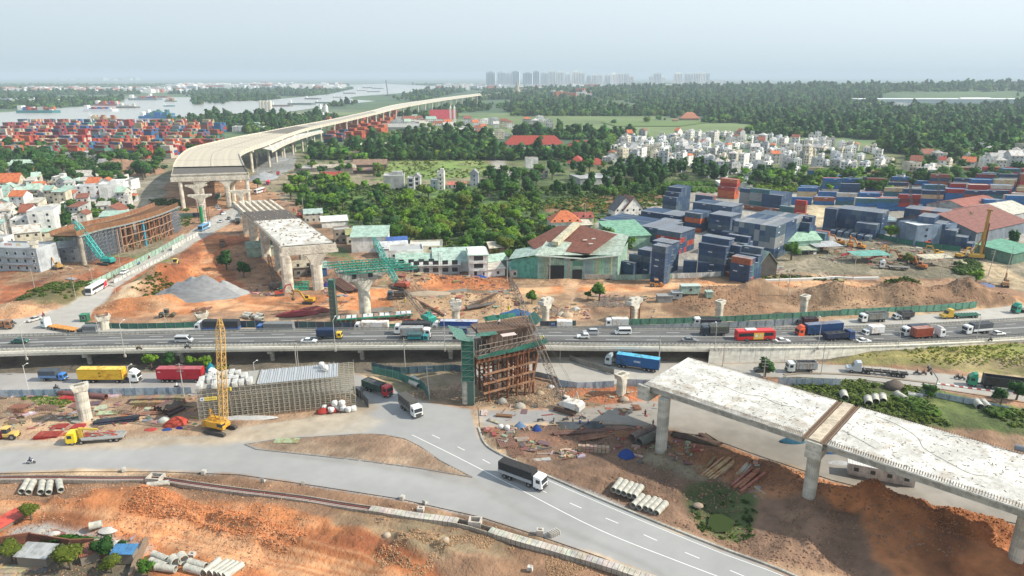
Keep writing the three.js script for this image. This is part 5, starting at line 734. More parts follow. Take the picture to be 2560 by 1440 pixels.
function lattice(b,a,c,w0,w1,n,th=0.09,dth=0.05){
const d=c.clone().sub(a).normalize(),s=d.clone().cross(Math.abs(d.y)>0.8?V(0,0,1):V(0,1,0)).normalize(),t=s.clone().cross(d),K=(i,j)=>{const f=i/n,w=mixf(w0,w1,f)/2;return a.clone().lerp(c,f).aS(s,(j&1?1:-1)*w).aS(t,(j&2?1:-1)*w);};
for(let j=0;j<4;j++)b.bar(K(0,j),K(n,j),th);
for(let i=0;i<n;i++)for(const[p,q]of[[0,1],[1,3],[3,2],[2,0]]){b.bar(K(i,i&1?p:q),K(i+1,i&1?q:p),dth);b.bar(K(i,p),K(i,q),dth);}return b;
}
function crawler(p,yaw,c,tip,label,o={}){
const t=thing('crawler_crane',label,'crane',p,yaw),mc=M(c,0.5,{k:'rust'});
for(const s of[-1,1]){const g=ext([[-3,0.25],[-2.6,0],[2.6,0],[3,0.25],[3,0.75],[2.6,1],[-2.6,1],[-3,0.75]],0.8,0.08);const m=mesh('track',g,M(o.track||[0.06,0.055,0.05],0.9),t);m.position.z=s*1.9;}
nM().tube(V(0,0.8,0),V(0,1.4,0),1.1,1.1,14).build('turntable',mCh,t);
nM().geo(ext([[-3.6,1.35],[1.8,1.35],[1.9,2.2],[0.6,2.9],[-3.2,3.1],[-3.7,2.7]],3.0,0.12)).build('machinery_house',mc,t);nM().box(-3.5,1.3,0,0.9,1.3,3.1).build('counterweight',M(c.map((q)=>q*0.7),0.6),t);
const cb=nM().geo(ext([[0.5,1.4],[2.3,1.4],[2.4,2.2],[2.0,3.2],[0.5,3.2]],1.0,0.08),mat4(V(0,0,1.15)));cb.build('cab',mc,t);nM().box(1.5,2.1,1.15,1.6,0.8,1.06).build('window',mGlass,t);
const inv=(w)=>{const q=w.clone().sub(p);return V(q.x*Math.cos(-yaw)+q.z*Math.sin(-yaw),q.y,-q.x*Math.sin(-yaw)+q.z*Math.cos(-yaw));},T=inv(tip),F=V(1.2,1.8,0),n=Math.round(F.distanceTo(T)/(o.step||1.6)),w=o.w||1.3;
const bm=nM();lattice(bm,F,F.clone().lerp(T,0.08),0.7,w,2,0.14,0.09);lattice(bm,F.clone().lerp(T,0.08),F.clone().lerp(T,0.9),w,w,n,o.th||0.15,o.dth||0.085);lattice(bm,F.clone().lerp(T,0.9),T,w,0.5,2,0.14,0.09);bm.build('boom',M(o.boom||c,0.55),t);
const G2=V(-2.4,5.6,0),k=nM();k.bar(V(-1.5,2.9,0.6),G2,0.16);k.bar(V(-1.5,2.9,-0.6),G2,0.16);k.bar(V(-3.3,2.8,0),G2,0.12);k.build('gantry',mc,t);
const cbl=nM();for(const s of[-0.3,0.3])cbl.tube(G2.clone().add(V(0,0,s)),T.clone().add(V(0,0,s)),0.035,0.035,4,false);const hk=T.clone().add(V(0.3,-(o.hook||6),0));cbl.tube(T,hk,0.04,0.04,4,false);cbl.build('cable',mCh,t);nM().box(hk.x,hk.y-0.9,hk.z,0.5,0.9,0.4).build('hook_block',M([0.5,0.4,0.05],0.5),t);return t;
}
const tipOf=(u,v,z)=>{const q=G(u,v,0),s=z/q.z;return V(q.x*s,CAMH-(CAMH-0)*s,z);};
{const p=P0(552,1078);crawler(p,-0.35,[0.62,0.33,0.03],tipOf(549,797,p.z-2.5),'yellow crawler crane with near-vertical lattice boom beside the scaffolding',{w:1.35,hook:17,th:0.15,dth:0.07,boom:[0.62,0.38,0.12]});}
{const p=P0(266,660);crawler(p,2.9,[0.03,0.36,0.34],tipOf(186,553,p.z-3),'turquoise crawler crane leaning in front of the curved falsework',{w:1.9,hook:3,th:0.28,dth:0.16,boom:[0.05,0.45,0.42],step:1.9});}
{const p=P0(1000,722);crawler(p,2.8,[0.40,0.1,0.06],tipOf(934,594,p.z-10),'crane with green lattice boom behind the green steel frames',{w:1.7,hook:3,th:0.24,dth:0.13,boom:[0.03,0.30,0.27],step:1.9});}
{const p=P0(1068,806);crawler(p,2.2,[0.02,0.33,0.27],tipOf(1012,728,p.z-5),'jade green crawler crane with dark boom behind the highway',{w:1.2,hook:3,boom:[0.16,0.13,0.11]});}
{const p=P0(1420,1026);crawler(p,2.55,[0.72,0.71,0.68],tipOf(1274,694,p.z-18),'white crawler crane with long dark lattice boom beside the formwork tower',{w:1.35,hook:8,th:0.11,dth:0.055,boom:[0.10,0.07,0.055],track:[0.12,0.07,0.05]});}
{const p=P0(688,722);crawler(p,2.0,[0.16,0.12,0.1],tipOf(671,636,p.z-2),'small dark lattice mast on rails under the T-headed pier',{w:1.1,hook:3,boom:[0.1,0.08,0.07]});}
{const p=P0(722,364);crawler(p,2.2,[0.55,0.08,0.04],tipOf(706,326,p.z-5),'orange-red crawler crane beside the narrow ramp viaduct',{w:1.6,hook:5,th:0.3,dth:0.2,boom:[0.35,0.12,0.08]});}
for(const[u,v,u2,v2,l]of[[476,447,462,407,'dark lattice crane jib leaning on the lip of the wide viaduct'],[503,460,505,430,'dark lattice mast standing at the lip of the wide viaduct'],[2282,566,2276,460,'tall dark lattice mast standing among the navy stacks'],[2342,560,2348,440,'thin lattice mast behind the blue corrugated house'],[28,600,14,535,'black lattice mast among the white town houses']]){const a=P0(u,v+6),c=tipOf(u2,v2,a.z-1),t=nM();lattice(t,a,c,1.1,0.8,14,0.14,0.08);tag(t.build('lattice_mast',M([0.11,0.1,0.1],0.7)),l,'lattice mast');}
{
const p=P0(2432,648),t=thing('drilling_rig','ochre piling rig with tall mast at the end of the plant yard','drilling rig',p,2.8),m=M([0.42,0.24,0.04],0.6,{k:'rust'});for(const s of[-1,1])mesh('track',ext([[-2.6,0.2],[-2.2,0],[2.2,0],[2.6,0.2],[2.6,0.8],[2.2,1],[-2.2,1],[-2.6,0.8]],0.8,0.08),mCh,t).position.z=s*1.5;nM().geo(ext([[-4,1.1],[2,1.1],[2,2.6],[-4,2.8]],2.8,0.1)).build('machinery_house',M([0.55,0.33,0.05],0.6),t);const b=nM();b.box(-2.6,0.8,0,1.0,22,1.0);b.box(-2.6,10,0.6,1.6,3,1.2);b.bar(V(1.5,1.5,0),V(-2.4,11,0),0.5);b.box(-2.6,22.6,0,2.2,0.7,0.8);b.build('mast',m,t);nM().tube(V(-3.6,0,0),V(-3.6,17,0),0.3).build('drill_rod',mRust,t);}
function digger(u,v,yaw,c,label,s=1){const t=thing('excavator',label,'excavator',P0(u,v),yaw),m=M(c,0.5,{k:'rust'});t.scale.setScalar(s);for(const k of[-1,1])mesh('track',cached('dtrack',()=>ext([[-2,0.2],[-1.7,0],[1.7,0],[2,0.2],[2,0.7],[1.7,0.9],[-1.7,0.9],[-2,0.7]],0.55,0.06)),mCh,t).position.z=k*1.1;partG(t,'body','dgb',()=>ext([[-2.2,1.0],[1.3,1.0],[1.3,1.7],[-0.3,1.9],[-0.6,2.2],[-2.2,2.2]],2.4,0.1),m);partG(t,'cab','dgc',()=>ext([[0,1.1],[1.4,1.1],[1.5,2.0],[1.1,2.9],[0,2.9]],0.95,0.06),m).position.z=0.65;partG(t,'window','dgw',()=>nM().box(0.75,1.85,0.65,1.3,0.8,1.0).geometry(),mGlass);partG(t,'boom','dgbo',()=>ext([[0.9,1.3],[1.5,1.2],[3.4,4.2],[5.4,4.5],[5.3,4.9],[3.1,4.8]],0.45,0.04),m);partG(t,'dipper_arm','dgar',()=>ext([[5.0,4.9],[5.5,4.9],[6.2,1.9],[5.9,1.8]],0.36,0.04),m);partG(t,'bucket','dgbu',()=>ext([[5.5,0.9],[6.3,1.0],[6.4,1.9],[5.8,1.9],[5.3,1.4]],0.9,0.04),M([0.1,0.08,0.07],0.7));return t;}
const DY=[0.62,0.36,0.03];digger(772,758,Math.PI-0.1,DY,'yellow excavator digging on the orange haul road');digger(145,672,2.6,[0.45,0.28,0.08],'ochre excavator by the red earth near the tall grey column');digger(2512,716,1.0,[0.42,0.26,0.14],'dusty excavator beside the tanks at the picture edge');digger(700,738,0.5,[0.4,0.06,0.04],'red digger arm among the dirt beyond the end pier',0.8);digger(748,548,2.4,[0.5,0.09,0.05],'red excavator working in the cutting behind the girders');
for(const[u,v,y,l]of[[2100,612,2.5,'first orange digger from the teal canopy in the plant yard'],[2125,618,1.2,'orange digger with folded arm beside the first one'],[2150,622,2.2,'orange digger nearest the green hoarding of the plant yard'],[2192,640,0.4,'orange digger behind the teal canopy'],[2255,652,2.8,'rust-orange digger between the two canopies'],[2285,660,0.6,'rust-orange digger beside the cream canopy'],[2302,672,2.2,'rust-orange digger in front of the cream canopy'],[2345,640,2.9,'yellow digger by the red pump truck'],[2400,645,0.3,'yellow digger at the foot of the piling rig'],[2315,612,0.2,'vermilion machine in front of the blue corrugated house']])digger(u,v,y,/vermilion/.test(l)?[0.6,0.06,0.02]:/yellow/.test(l)?DY:/rust/.test(l)?[0.45,0.15,0.04]:[0.6,0.25,0.04],l);
function roller(u,v,yaw,c,label,wheel=[0.3,0.1,0.05]){const t=thing('road_roller',label,'roller',P0(u,v),yaw),m=M(c,0.5);nM().tube(V(2,0.75,-1),V(2,0.75,1),0.75,0.75,16).build('drum',M(wheel,0.7),t);nM().box(2,0.6,0,1.9,0.3,2.3).build('drum_frame',M(wheel,0.6),t);nM().geo(ext([[-2.4,0.7],[0.6,0.7],[0.6,1.5],[-2.4,1.7]],1.7,0.1)).build('body',m,t);nM().geo(ext([[-0.6,1.5],[0.7,1.5],[0.6,2.7],[-0.6,2.7]],1.4,0.05)).build('window',mGlass,t);nM().box(0,2.7,0,1.6,0.14,1.7).build('roof',m,t);wheels(t,[-1.7],0.75,[-0.8,0.8],0.5);return t;}
roller(20,1096,Math.PI,[0.62,0.42,0.12],'yellow road roller cut off by the picture edge',[0.4,0.02,0.05]);roller(1640,716,0,[0.45,0.2,0.06],'orange road roller on the dirt road by the yard wall',[0.45,0.18,0.05]);roller(440,668,-1.4,[0.6,0.5,0.1],'yellow bulldozer-like roller in the orange pit',[0.2,0.1,0.05]);roller(418,792,0.1,[0.12,0.12,0.08],'dark tractor parked by the haul road',[0.1,0.08,0.05]);
truck(...R(1016,745,972,747),{T:7.6,L:5.2,H:1.4,cab:[0.06,0.07,0.09],kind:'dump',c:[0.1,0.07,0.06],label:'dark tipper on the orange haul road beyond the flared pier'});truck(...R(556,608,558,622),{T:7,L:5,H:1.5,cab:[0.15,0.08,0.05],kind:'dump',c:[0.16,0.08,0.05],load:[0.3,0.13,0.06],label:'brown tipper driving down the orange cutting'});
truck(...R(2300,676,2170,668),{T:12,L:8,H:1,semi:1,cab:WHITE,kind:'flat',flat:1,c:[0.35,0.33,0.32],label:'white flatbed truck parked in front of the plant yard'});car(...R(2034,636,2022,632),[0.6,0.6,0.6],'silver pickup under the pale canopy beside the mint shed','suv');
for(const[u,v,l]of[[2185,655,'crimson pump boom folded on the parked white flatbed'],[2120,645,'crimson pump boom beside the teal canopy']]){const t=thing('pump_boom',l,'pump boom',P0(u,v),0.3),b=nM();b.bar(V(-4,1.5,0),V(4,3.2,0),0.7);b.bar(V(4,3.2,0),V(-2,3.8,0.5),0.5);b.bar(V(-2,3.8,0.5),V(6,1.6,0.5),0.4);b.build('arm',M([0.5,0.03,0.06],0.5),t);}
{
const[p,y]=R(306,1098,180,1108),t=truck(p,y,{T:12.2,L:8.8,H:1,kind:'flat',flat:1,cab:[0.75,0.55,0.02],c:[0.36,0.36,0.35],label:'yellow crane truck with grey bed carrying red steel frames'});const k=nM();k.box(3.1,1.1,0,0.7,2.6,0.7);k.bar(V(3.1,3.5,0),V(-0.5,3.0,0),0.4);k.build('loader_crane',M([0.5,0.36,0.05],0.6),t);const s=nM();for(const z of[-1.2,1.2])s.box(-1.5,1.15,z,8.6,0.55,0.06);s.build('side_board',M([0.45,0.46,0.46],0.6),t);
const l=thing('steel_load','red steel frames piled on the bed of the yellow crane truck','steel frames',p.clone().setY(1.3),y),b=nM();for(let i=0;i<26;i++){const x=rr(-5,1.6),z=rr(-1,1),h=rr(0,0.9);b.bar(V(x,h,z),V(x+rr(0.5,1.6),h+rr(0,0.3),z+rr(-0.3,0.3)),0.14);}kind(b.build('bar',M([0.38,0.07,0.04],0.8),l),'stuff');
}
{
const A=G(500,1056),B=G(890,1016),d=B.clone().sub(A).normalize(),n=V(d.z,0,-d.x),L=A.distanceTo(B),hgt=8.6,W=9,t=thing('scaffolding','dense silver falsework scaffolding block beside the yellow crane','scaffolding'),mS=M([0.42,0.39,0.32],0.55,{metal:0.25});
const at=(s,q,y)=>A.clone().aS(d,s).aS(n,q).setY(y),st=nM(),le=nM(),br=nM(),nx=30,nz=8,ny=8;
for(let i=0;i<=nx;i++)for(let j=0;j<=nz;j++){const s=i/nx*L,q=j/nz*W;st.bar(at(s,q,0),at(s,q,hgt+(rnd()<0.3?rr(0,0.6):0)),j===0?0.1:0.08);}
for(let k=1;k<=ny;k++){const y=k/ny*hgt-0.25;for(let j=0;j<=nz;j++)le.bar(at(0,j/nz*W,y),at(L,j/nz*W,y),0.1);for(let i=0;i<=nx;i+=1)le.bar(at(i/nx*L,0,y),at(i/nx*L,W,y),0.06);}
for(let i=0;i<nx;i+=2)for(let k=0;k<ny;k++){const y=k/ny*hgt;br.bar(at(i/nx*L,0,y),at((i+1)/nx*L,0,y+hgt/ny),0.06);if(i%4===0)br.bar(at(i/nx*L,W,y),at((i+1)/nx*L,W,y+hgt/ny),0.06);}
kind(st.build('standard',mS,t),'stuff');kind(le.build('ledger',mS,t),'stuff');kind(br.build('brace',mS,t),'stuff');
const bm=nM();for(let i=0;i<34;i++)bm.bar(at(14+i*0.57,0.2,hgt+0.12),at(14+i*0.57+rr(-0.2,0.2),W-0.2,hgt+0.12),0.1,0.1);bm.frame(at(14,0.3,hgt-0.12),d.clone().multiplyScalar(19),V(0,0.08,0),n.clone().multiplyScalar(W-0.6));kind(bm.build('top_beam',M([0.5,0.51,0.52],0.5,{metal:0.3}),t),'stuff');
const pl=nM().frame(at(0.3,0.3,hgt-0.05),d.clone().multiplyScalar(13.2),V(0,0.08,0),n.clone().multiplyScalar(W-0.6));pl.build('deck',M([0.35,0.34,0.31],0.8,{k:'fine'}),t);
let k=0;for(let r=0;r<3;r++)for(let i=0;i<8-r;i++){if(rnd()<0.12)continue;const b=thing('concrete_block',['white test-load block in the outer row on the scaffolding deck','white test-load block in the middle row on the scaffolding deck','white test-load block in the back row on the scaffolding deck'][r],'concrete block',at(0.9+i*1.6+rr(-0.2,0.2),0.9+r*2.9+rr(-0.4,0.4),hgt+0.04),yawOf(V(0,0,0),d)+rr(-0.1,0.1),['outer row of test-load blocks','middle row of test-load blocks','back row of test-load blocks'][r]);mesh('block',cached('tb'+(k++%3),()=>nM().geo(ext([[-0.6,0],[0.6,0],[0.6,1.15],[-0.6,1.15]],rr(1.5,2.6),0.06)).geometry()),M([0.66,0.66,0.65],0.85,{k:'conc'}),b);}
for(const[s,q,l]of[[29,6.5,'big white bag on the junction end of the scaffolding, the rear one'],[30,4.2,'big white bag on the junction end of the scaffolding, the front one']]){const b=thing('bulk_bag',l,'bulk bag',at(s,q,hgt+0.15));bagGeo('bag',b);}
const sg=thing('site_banner','yellow banner with a blue and white emblem on the scaffolding front','banner',at(1.6,-0.14,5.6),yawOf(V(0,0,0),d));nM().box(1.6,0,0,2.8,0.95,0.04).build('cloth',M([0.72,0.58,0.12],0.8),sg);nM().box(-0.35,0,0,0.9,0.95,0.045).build('emblem_panel',M([0.6,0.62,0.66],0.7),sg);const em=nM().tube(V(-0.35,0.45,0.03),V(-0.35,0.45,0.035),0.28,0.28,3);em.build('emblem',M([0.03,0.06,0.2],0.7),sg);const tx=nM();for(let i=0;i<7;i++)tx.box(0.5+i*0.36,0.3,0.025,0.2,0.34,0.01);tx.build('poster_print',M([0.3,0.2,0.04],0.8),sg);
}
function bagGeo(nm,par){const g=cached('bulkbag',()=>{const s=new THREE.SphereGeometry(0.75,14,10),a=s.attributes.position;for(let i=0;i<a.count;i++){const x=a.getX(i),y=a.getY(i),z=a.getZ(i),q=1/Math.pow(Math.pow(Math.abs(x)/0.75,4)+Math.pow(Math.abs(z)/0.75,4)+Math.pow(Math.abs(y)/0.75,4)+1e-6,0.25),n=1+0.08*Math.sin(x*9+z*7+y*5);a.setXYZ(i,x*q*0.95*n,y*q*0.95+0.72,z*q*0.95*n);}s.computeVertexNormals();return s;});return mesh(nm,g,M([0.74,0.74,0.72],0.9,{k:'cloth'}),par);}
[[812,1026],[828,1030],[842,1025],[858,1027],[872,1030],[884,1028]].forEach(([u,v],i)=>{const b=thing('bulk_bag','big white bag in the bottom row at the scaffolding corner','bulk bag',P0(u,v),i,'bags at the scaffolding corner');bagGeo('bag',b);});[[838,1022],[856,1021]].forEach(([u,v],i)=>{const b=thing('bulk_bag',['big white bag stacked on the others, nearer the red frames','big white bag stacked on the others, nearer the road'][i],'bulk bag',P0(u,v+5,1.35),i);bagGeo('bag',b);});
function heap(u,v,rx,rz,h,c,label,nm='tarpaulin',yaw=0,mat='cloth',sharp=1.6){const n=16,t=thing(nm,label,nm.replace(/_/g,' '),P0(u,v),yaw),b=nM(),sd=u*0.7+v*0.3,P=(i,j)=>{const r=i/n,a=j/(n*1.5)*2*Math.PI,k=1+0.22*(noise(Math.cos(a)*8+sd,Math.sin(a)*8+sd)-0.5),x=Math.cos(a)*r*rx*k,z=Math.sin(a)*r*rz*k;return V(x,h*Math.pow(1-r,1/sharp)*(0.8+0.5*noise(x*14+sd,z*14))-0.05,z);};const idx=(i,j)=>i*(n*1.5+1)+j;for(let i=0;i<=n;i++)for(let j=0;j<=n*1.5;j++)b.v(P(i,j),V(0,1,0),i*0.4,j*0.4);for(let i=0;i<n;i++)for(let j=0;j<n*1.5;j++)b.i.push(idx(i,j),idx(i,j+1),idx(i+1,j),idx(i+1,j),idx(i,j+1),idx(i+1,j+1));const g=b.geometry();g.computeVertexNormals();mesh('cover',g,M(c,0.9,{k:mat}),t);return t;}
const BL=[0.02,0.08,0.36];heap(600,1048,9,1.2,0.9,[0.7,0.7,0.7],'white sheeting along the foot of the scaffolding','tarpaulin',0.12);heap(520,1060,2.2,1.5,1.1,[0.72,0.72,0.73],'white sheeting bundle behind the yellow crane tracks');heap(418,1076,1.6,0.8,0.6,[0.03,0.1,0.36],'crumpled blue tarpaulin beside the red formwork curve');heap(448,1072,1.2,0.7,0.6,[0.05,0.03,0.3],'indigo tarpaulin beside the red formwork curve');heap(488,1064,1.2,0.7,0.6,[0.01,0.16,0.1],'green tarpaulin by the scaffolding corner');
heap(1342,1082,1.2,1.0,1.7,BL,'pointed blue tarpaulin on the red soil beside two white bags');heap(1300,1074,1.5,0.9,1.5,[0.2,0.34,0.55],'pale blue sheet over white bags on the red soil');heap(1566,1140,1.9,1.5,2.2,BL,'big blue tarpaulin cover beside the rusty drum and the viaduct pier');heap(528,930,1.6,1.2,2.4,[0.02,0.35,0.5],'cyan tarpaulin on the scaffolding end behind the crimson container');heap(1200,700,3.0,1.6,1.3,BL,'blue tarpaulin heap in front of the mint roofed hut');heap(2462,716,4,2.4,1.6,[0.16,0.22,0.42],'blue and white tarpaulin heap by the small tree');heap(1290,785,6,2,1.6,[0.05,0.16,0.36],'blue sheeting behind the formwork tower');heap(816,716,1.6,1.2,2.0,[0.05,0.04,0.3],'indigo tarpaulin by the foot of the T-headed pier');heap(2096,1158,2.4,1.0,0.5,[0.7,0.7,0.72],'white plastic sheeting beside the grey site cabin');heap(95,1330,1.2,1,0.6,[0.7,0.68,0.62],'pile of white rubble sacks in the grey compound');
for(const[u,v,l]of[[1252,1078,'first of two white bags by the pale blue sheet'],[1268,1080,'second of two white bags by the pale blue sheet'],[1302,900,'white bag in the gloom below the formwork tower']]){const b=thing('bulk_bag',l,'bulk bag',P0(u,v));bagGeo('bag',b);b.scale.setScalar(0.85);}
heap(492,738,17,9,8.5,[0.25,0.255,0.265],'grey gravel heap with a pointed crest beside the orange pit','gravel_heap',0,'fine',0.95);heap(558,733,10,6,4.5,[0.36,0.36,0.36],'lower pale gravel heap beside the pointed grey one','gravel_heap',0,'fine',1.0);heap(1075,735,9,3,1.4,[0.42,0.33,0.24],'low sand heap beside the flooded ditch','sand_heap',0,'fine');heap(656,445,13,18,5,[0.3,0.31,0.33],'grey gravel heap on the side road behind the wide viaduct','gravel_heap',0,'fine',1.0);heap(690,400,12,16,3,[0.27,0.28,0.3],'long flat gravel heap further up the side road','gravel_heap',0,'fine');
for(const[s,y,l,c]of[['1085,733 1160,722 1190,728 1290,725 1260,738 1150,742 1100,742',0.25,'muddy water in the ditch below the roadside shops',[0.17,0.13,0.08]],['922,774 955,768 990,770 985,778 930,782',0.2,'muddy pool at the foot of the flared pier',[0.16,0.12,0.08]],['1775,1282 1815,1278 1838,1296 1828,1322 1790,1326 1770,1305',-0.45,'green stagnant pool beside the foreground road',[0.04,0.06,0.02]],['1443,762 1460,758 1472,764 1455,770',0.1,'puddle on the dirt ramp',[0.4,0.3,0.22]]])kind(nM().prism(PX(s),null,y).build('water',M(c,0.12)),'structure',l);
// ---------- falsework, formwork and stores ----------
const mNet=new THREE.MeshPhysicalMaterial({color:new THREE.Color().setRGB(0.012,0.19,0.13),roughness:0.95,transmission:0.35,thickness:0,side:THREE.DoubleSide,map:fi4,bumpMap:bu2,bumpScale:0.1});
const JADE=[0.02,0.30,0.21],mJade=M(JADE,0.55,{k:'rust'}),mWood=M([0.30,0.17,0.085],0.9,{k:'rust'}),mPly=M([0.13,0.085,0.065],0.9,{k:'fine'});
{
const p=P0(914,790),t=thing('bridge_pier','pale round pier flaring into a wide head under jade green steel frames','bridge pier',p,0.45),b=nM();b.tube(V(0,-0.6,0),V(0,9.2,0),2.0,2.0,24,false);
b.build('shaft',M([0.64,0.61,0.53],0.85,{k:'conc'}),t);const c=nM(),n=7;let pr=null;for(let k=0;k<=n;k++){const f=k/n,y=9.2+4.2*f,wx=2.0+3.4*Math.pow(f,1.8),wz=2.0-0.1*f,ring=[];for(let i=0;i<=24;i++){const a=i/24*6.2832;ring.push(V(Math.cos(a)*wx,y,Math.sin(a)*wz));}if(pr)for(let i=0;i<24;i++)c.quad(pr[i],pr[i+1],ring[i+1],ring[i]);pr=ring;}c.build('flared_head',M([0.60,0.57,0.5],0.85,{k:'conc'}),t);
const hd=nM().geo(ext([[-5.6,13.4],[5.6,13.4],[9.0,16.4],[9.0,17.2],[-9.0,17.2],[-9.0,16.4]],3.6,0.1));hd.build('cap_beam',M([0.38,0.36,0.33],0.85,{k:'conc'}),t);const wn=nM();for(const x of[-3.4,2.2])wn.box(x,14.4,1.82,1.6,1.6,0.06);wn.build('opening',mDark,t);
const f=thing('launching_truss','jade green launching frames lying across the flared pier head','steel frames',p.clone().setY(17.3),0.30);for(let i=0;i<5;i++){const m=nM(),z=-6.5+i*3.2,o=-1.5+i*1.6;for(const y of[0.1,1.2])m.bar(V(-11+o,y,z),V(13+o,y,z),0.34,0.24);for(let k=0;k<=20;k++)m.box(-11+o+k*1.2,0.1,z,0.2,1.1,0.3);m.build('truss',mJade,f);}const x=nM();for(let k=0;k<8;k++)x.bar(V(-8+k*2.6,1.35,-7),V(-6+k*2.6,1.35,7),0.2);x.build('cross_beam',M([0.03,0.24,0.2],0.6),f);
const sc=nM();for(let i=0;i<12;i++){const X=-8+i*1.5;sc.bar(V(X,-0.4,4),V(X,3,4),0.1);sc.bar(V(X,-0.4,-4),V(X,2.2,-4),0.1);}kind(sc.build('guard_post',mRust,f),'stuff');
const w=thing('stair_tower','tall narrow stair tower wrapped in grey-green netting beside the flared pier','stair tower',P0(837,808)),wn2=nM().box(0,0,0,2.0,15.4,2.0);wn2.build('netting',M([0.13,0.17,0.13],0.95,{k:'cloth'}),w);const fr=nM();for(const[i,j]of[[-1,-1],[1,-1],[1,1],[-1,1]])fr.bar(V(i*1.02,0,j*1.02),V(i*1.02,16.6,j*1.02),0.12);for(let y=1;y<16;y+=1.5)for(const j of[-1,1])fr.bar(V(-1.04,y,j*1.04),V(1.04,y,j*1.04),0.08);fr.build('frame',M([0.17,0.15,0.12],0.8),w);nM().box(0,12.8,0,2.1,2.7,2.1).build('top_netting',mNet,w);
const s=thing('truss_stack','stack of jade green steel trusses on the ground under the T-headed pier','steel frames',P0(735,722),0.25);for(let i=0;i<4;i++){const m=nM(),z=-4+i*2.4;for(const y of[0.3,1.6])m.bar(V(-5.5,y,z),V(5.5,y,z),0.4,0.3);for(let k=0;k<=9;k++)m.box(-5.5+k*1.22,0.3,z,0.3,1.3,0.3);m.build('truss',M([0.015,0.34,0.22],0.55),s);}
const pw=thing('steel_walkway','long steel walkway of white panels on a jade frame lying behind the highway','walkway',P0(930,800),0.19),A=V(-12,1.6,0);for(let i=0;i<14;i++){const m=nM();m.bar(V(-11.4+i*1.85,1.7+i*0.02,-1.6),V(-11.4+i*1.85,1.7+i*0.02,1.6),1.5,0.12);m.build('panel',i>10?M([0.6,0.62,0.66],0.5):i%3===1?M([0.3,0.2,0.16],0.8):M([0.55,0.57,0.58],0.6),pw);}const pb=nM();for(const z of[-1.8,1.8])pb.bar(V(-12.5,1.45,z),V(14,1.7,z),0.3,0.35);for(let x=-11;x<14;x+=4)pb.box(x,0,0,0.25,1.4,3.2);pb.build('frame',mJade,pw);
const rp=(u,v,u2,v2,n,r,c,l,lay=1,nm='steel_pipe',h0=P0((u+u2)/2,(v+v2)/2).y+0.08)=>{const a=G(u,v,0),b2=G(u2,v2,0),d=b2.clone().sub(a).normalize(),q=V(-d.z,0,d.x);for(let k=0;k<lay;k++)for(let i=0;i<n-k;i++){const o=(i-(n-k-1)/2)*r*2.06,m=thing(nm,l,'steel pipe',V(0,0,0),0,l.replace(/^one of the /,''));const A2=a.clone().aS(q,o).aS(d,rr(-0.4,0.4)).setY(h0+r+k*r*1.75),B2=b2.clone().aS(q,o).aS(d,rr(-0.8,0.8)).setY(h0+r+k*r*1.75);nM().pipe(A2,B2,r,r*0.12,12).build('tube',M(c.map((x)=>x*rr(0.8,1.2)),0.7,{k:'rust'}),m);}};
rp(838,706,880,735,7,0.42,[0.17,0.085,0.06],'one of the rusty brown pipes heaped behind the flared pier',2);rp(1165,776,1245,762,2,0.5,[0.09,0.085,0.09],'one of the dark pipes lying beside the white-tipped one');rp(1142,778,1200,768,1,0.55,[0.5,0.3,0.27],'white and red tipped pipe beside the short column');
rp(238,1062,345,1050,4,0.28,[0.03,0.035,0.05],'one of the dark steel bundles beside the red formwork',2,'steel_bundle');rp(1395,1072,1505,1070,8,0.22,[0.05,0.065,0.075],'one of the blue-grey tubes laid beside the workers',1,'steel_bundle');rp(1585,1120,1640,1095,2,1.1,[0.13,0.11,0.10],'one of the wide rusty casing tubes beside the blue cover');rp(1385,1095,1530,1085,2,0.3,[0.14,0.07,0.05],'one of the long thin rusty tubes on the red soil');rp(405,1035,445,1018,7,0.45,[0.10,0.065,0.055],'one of the brown tubes piled at the scaffolding end',2);rp(150,990,262,1000,1,0.8,[0.16,0.09,0.07],'fat rusty tube by the blue hoarding and the white column');
rp(1030,745,1110,790,2,0.25,[0.2,0.1,0.06],'one of the long rails lying towards the jade crawler crane');
}
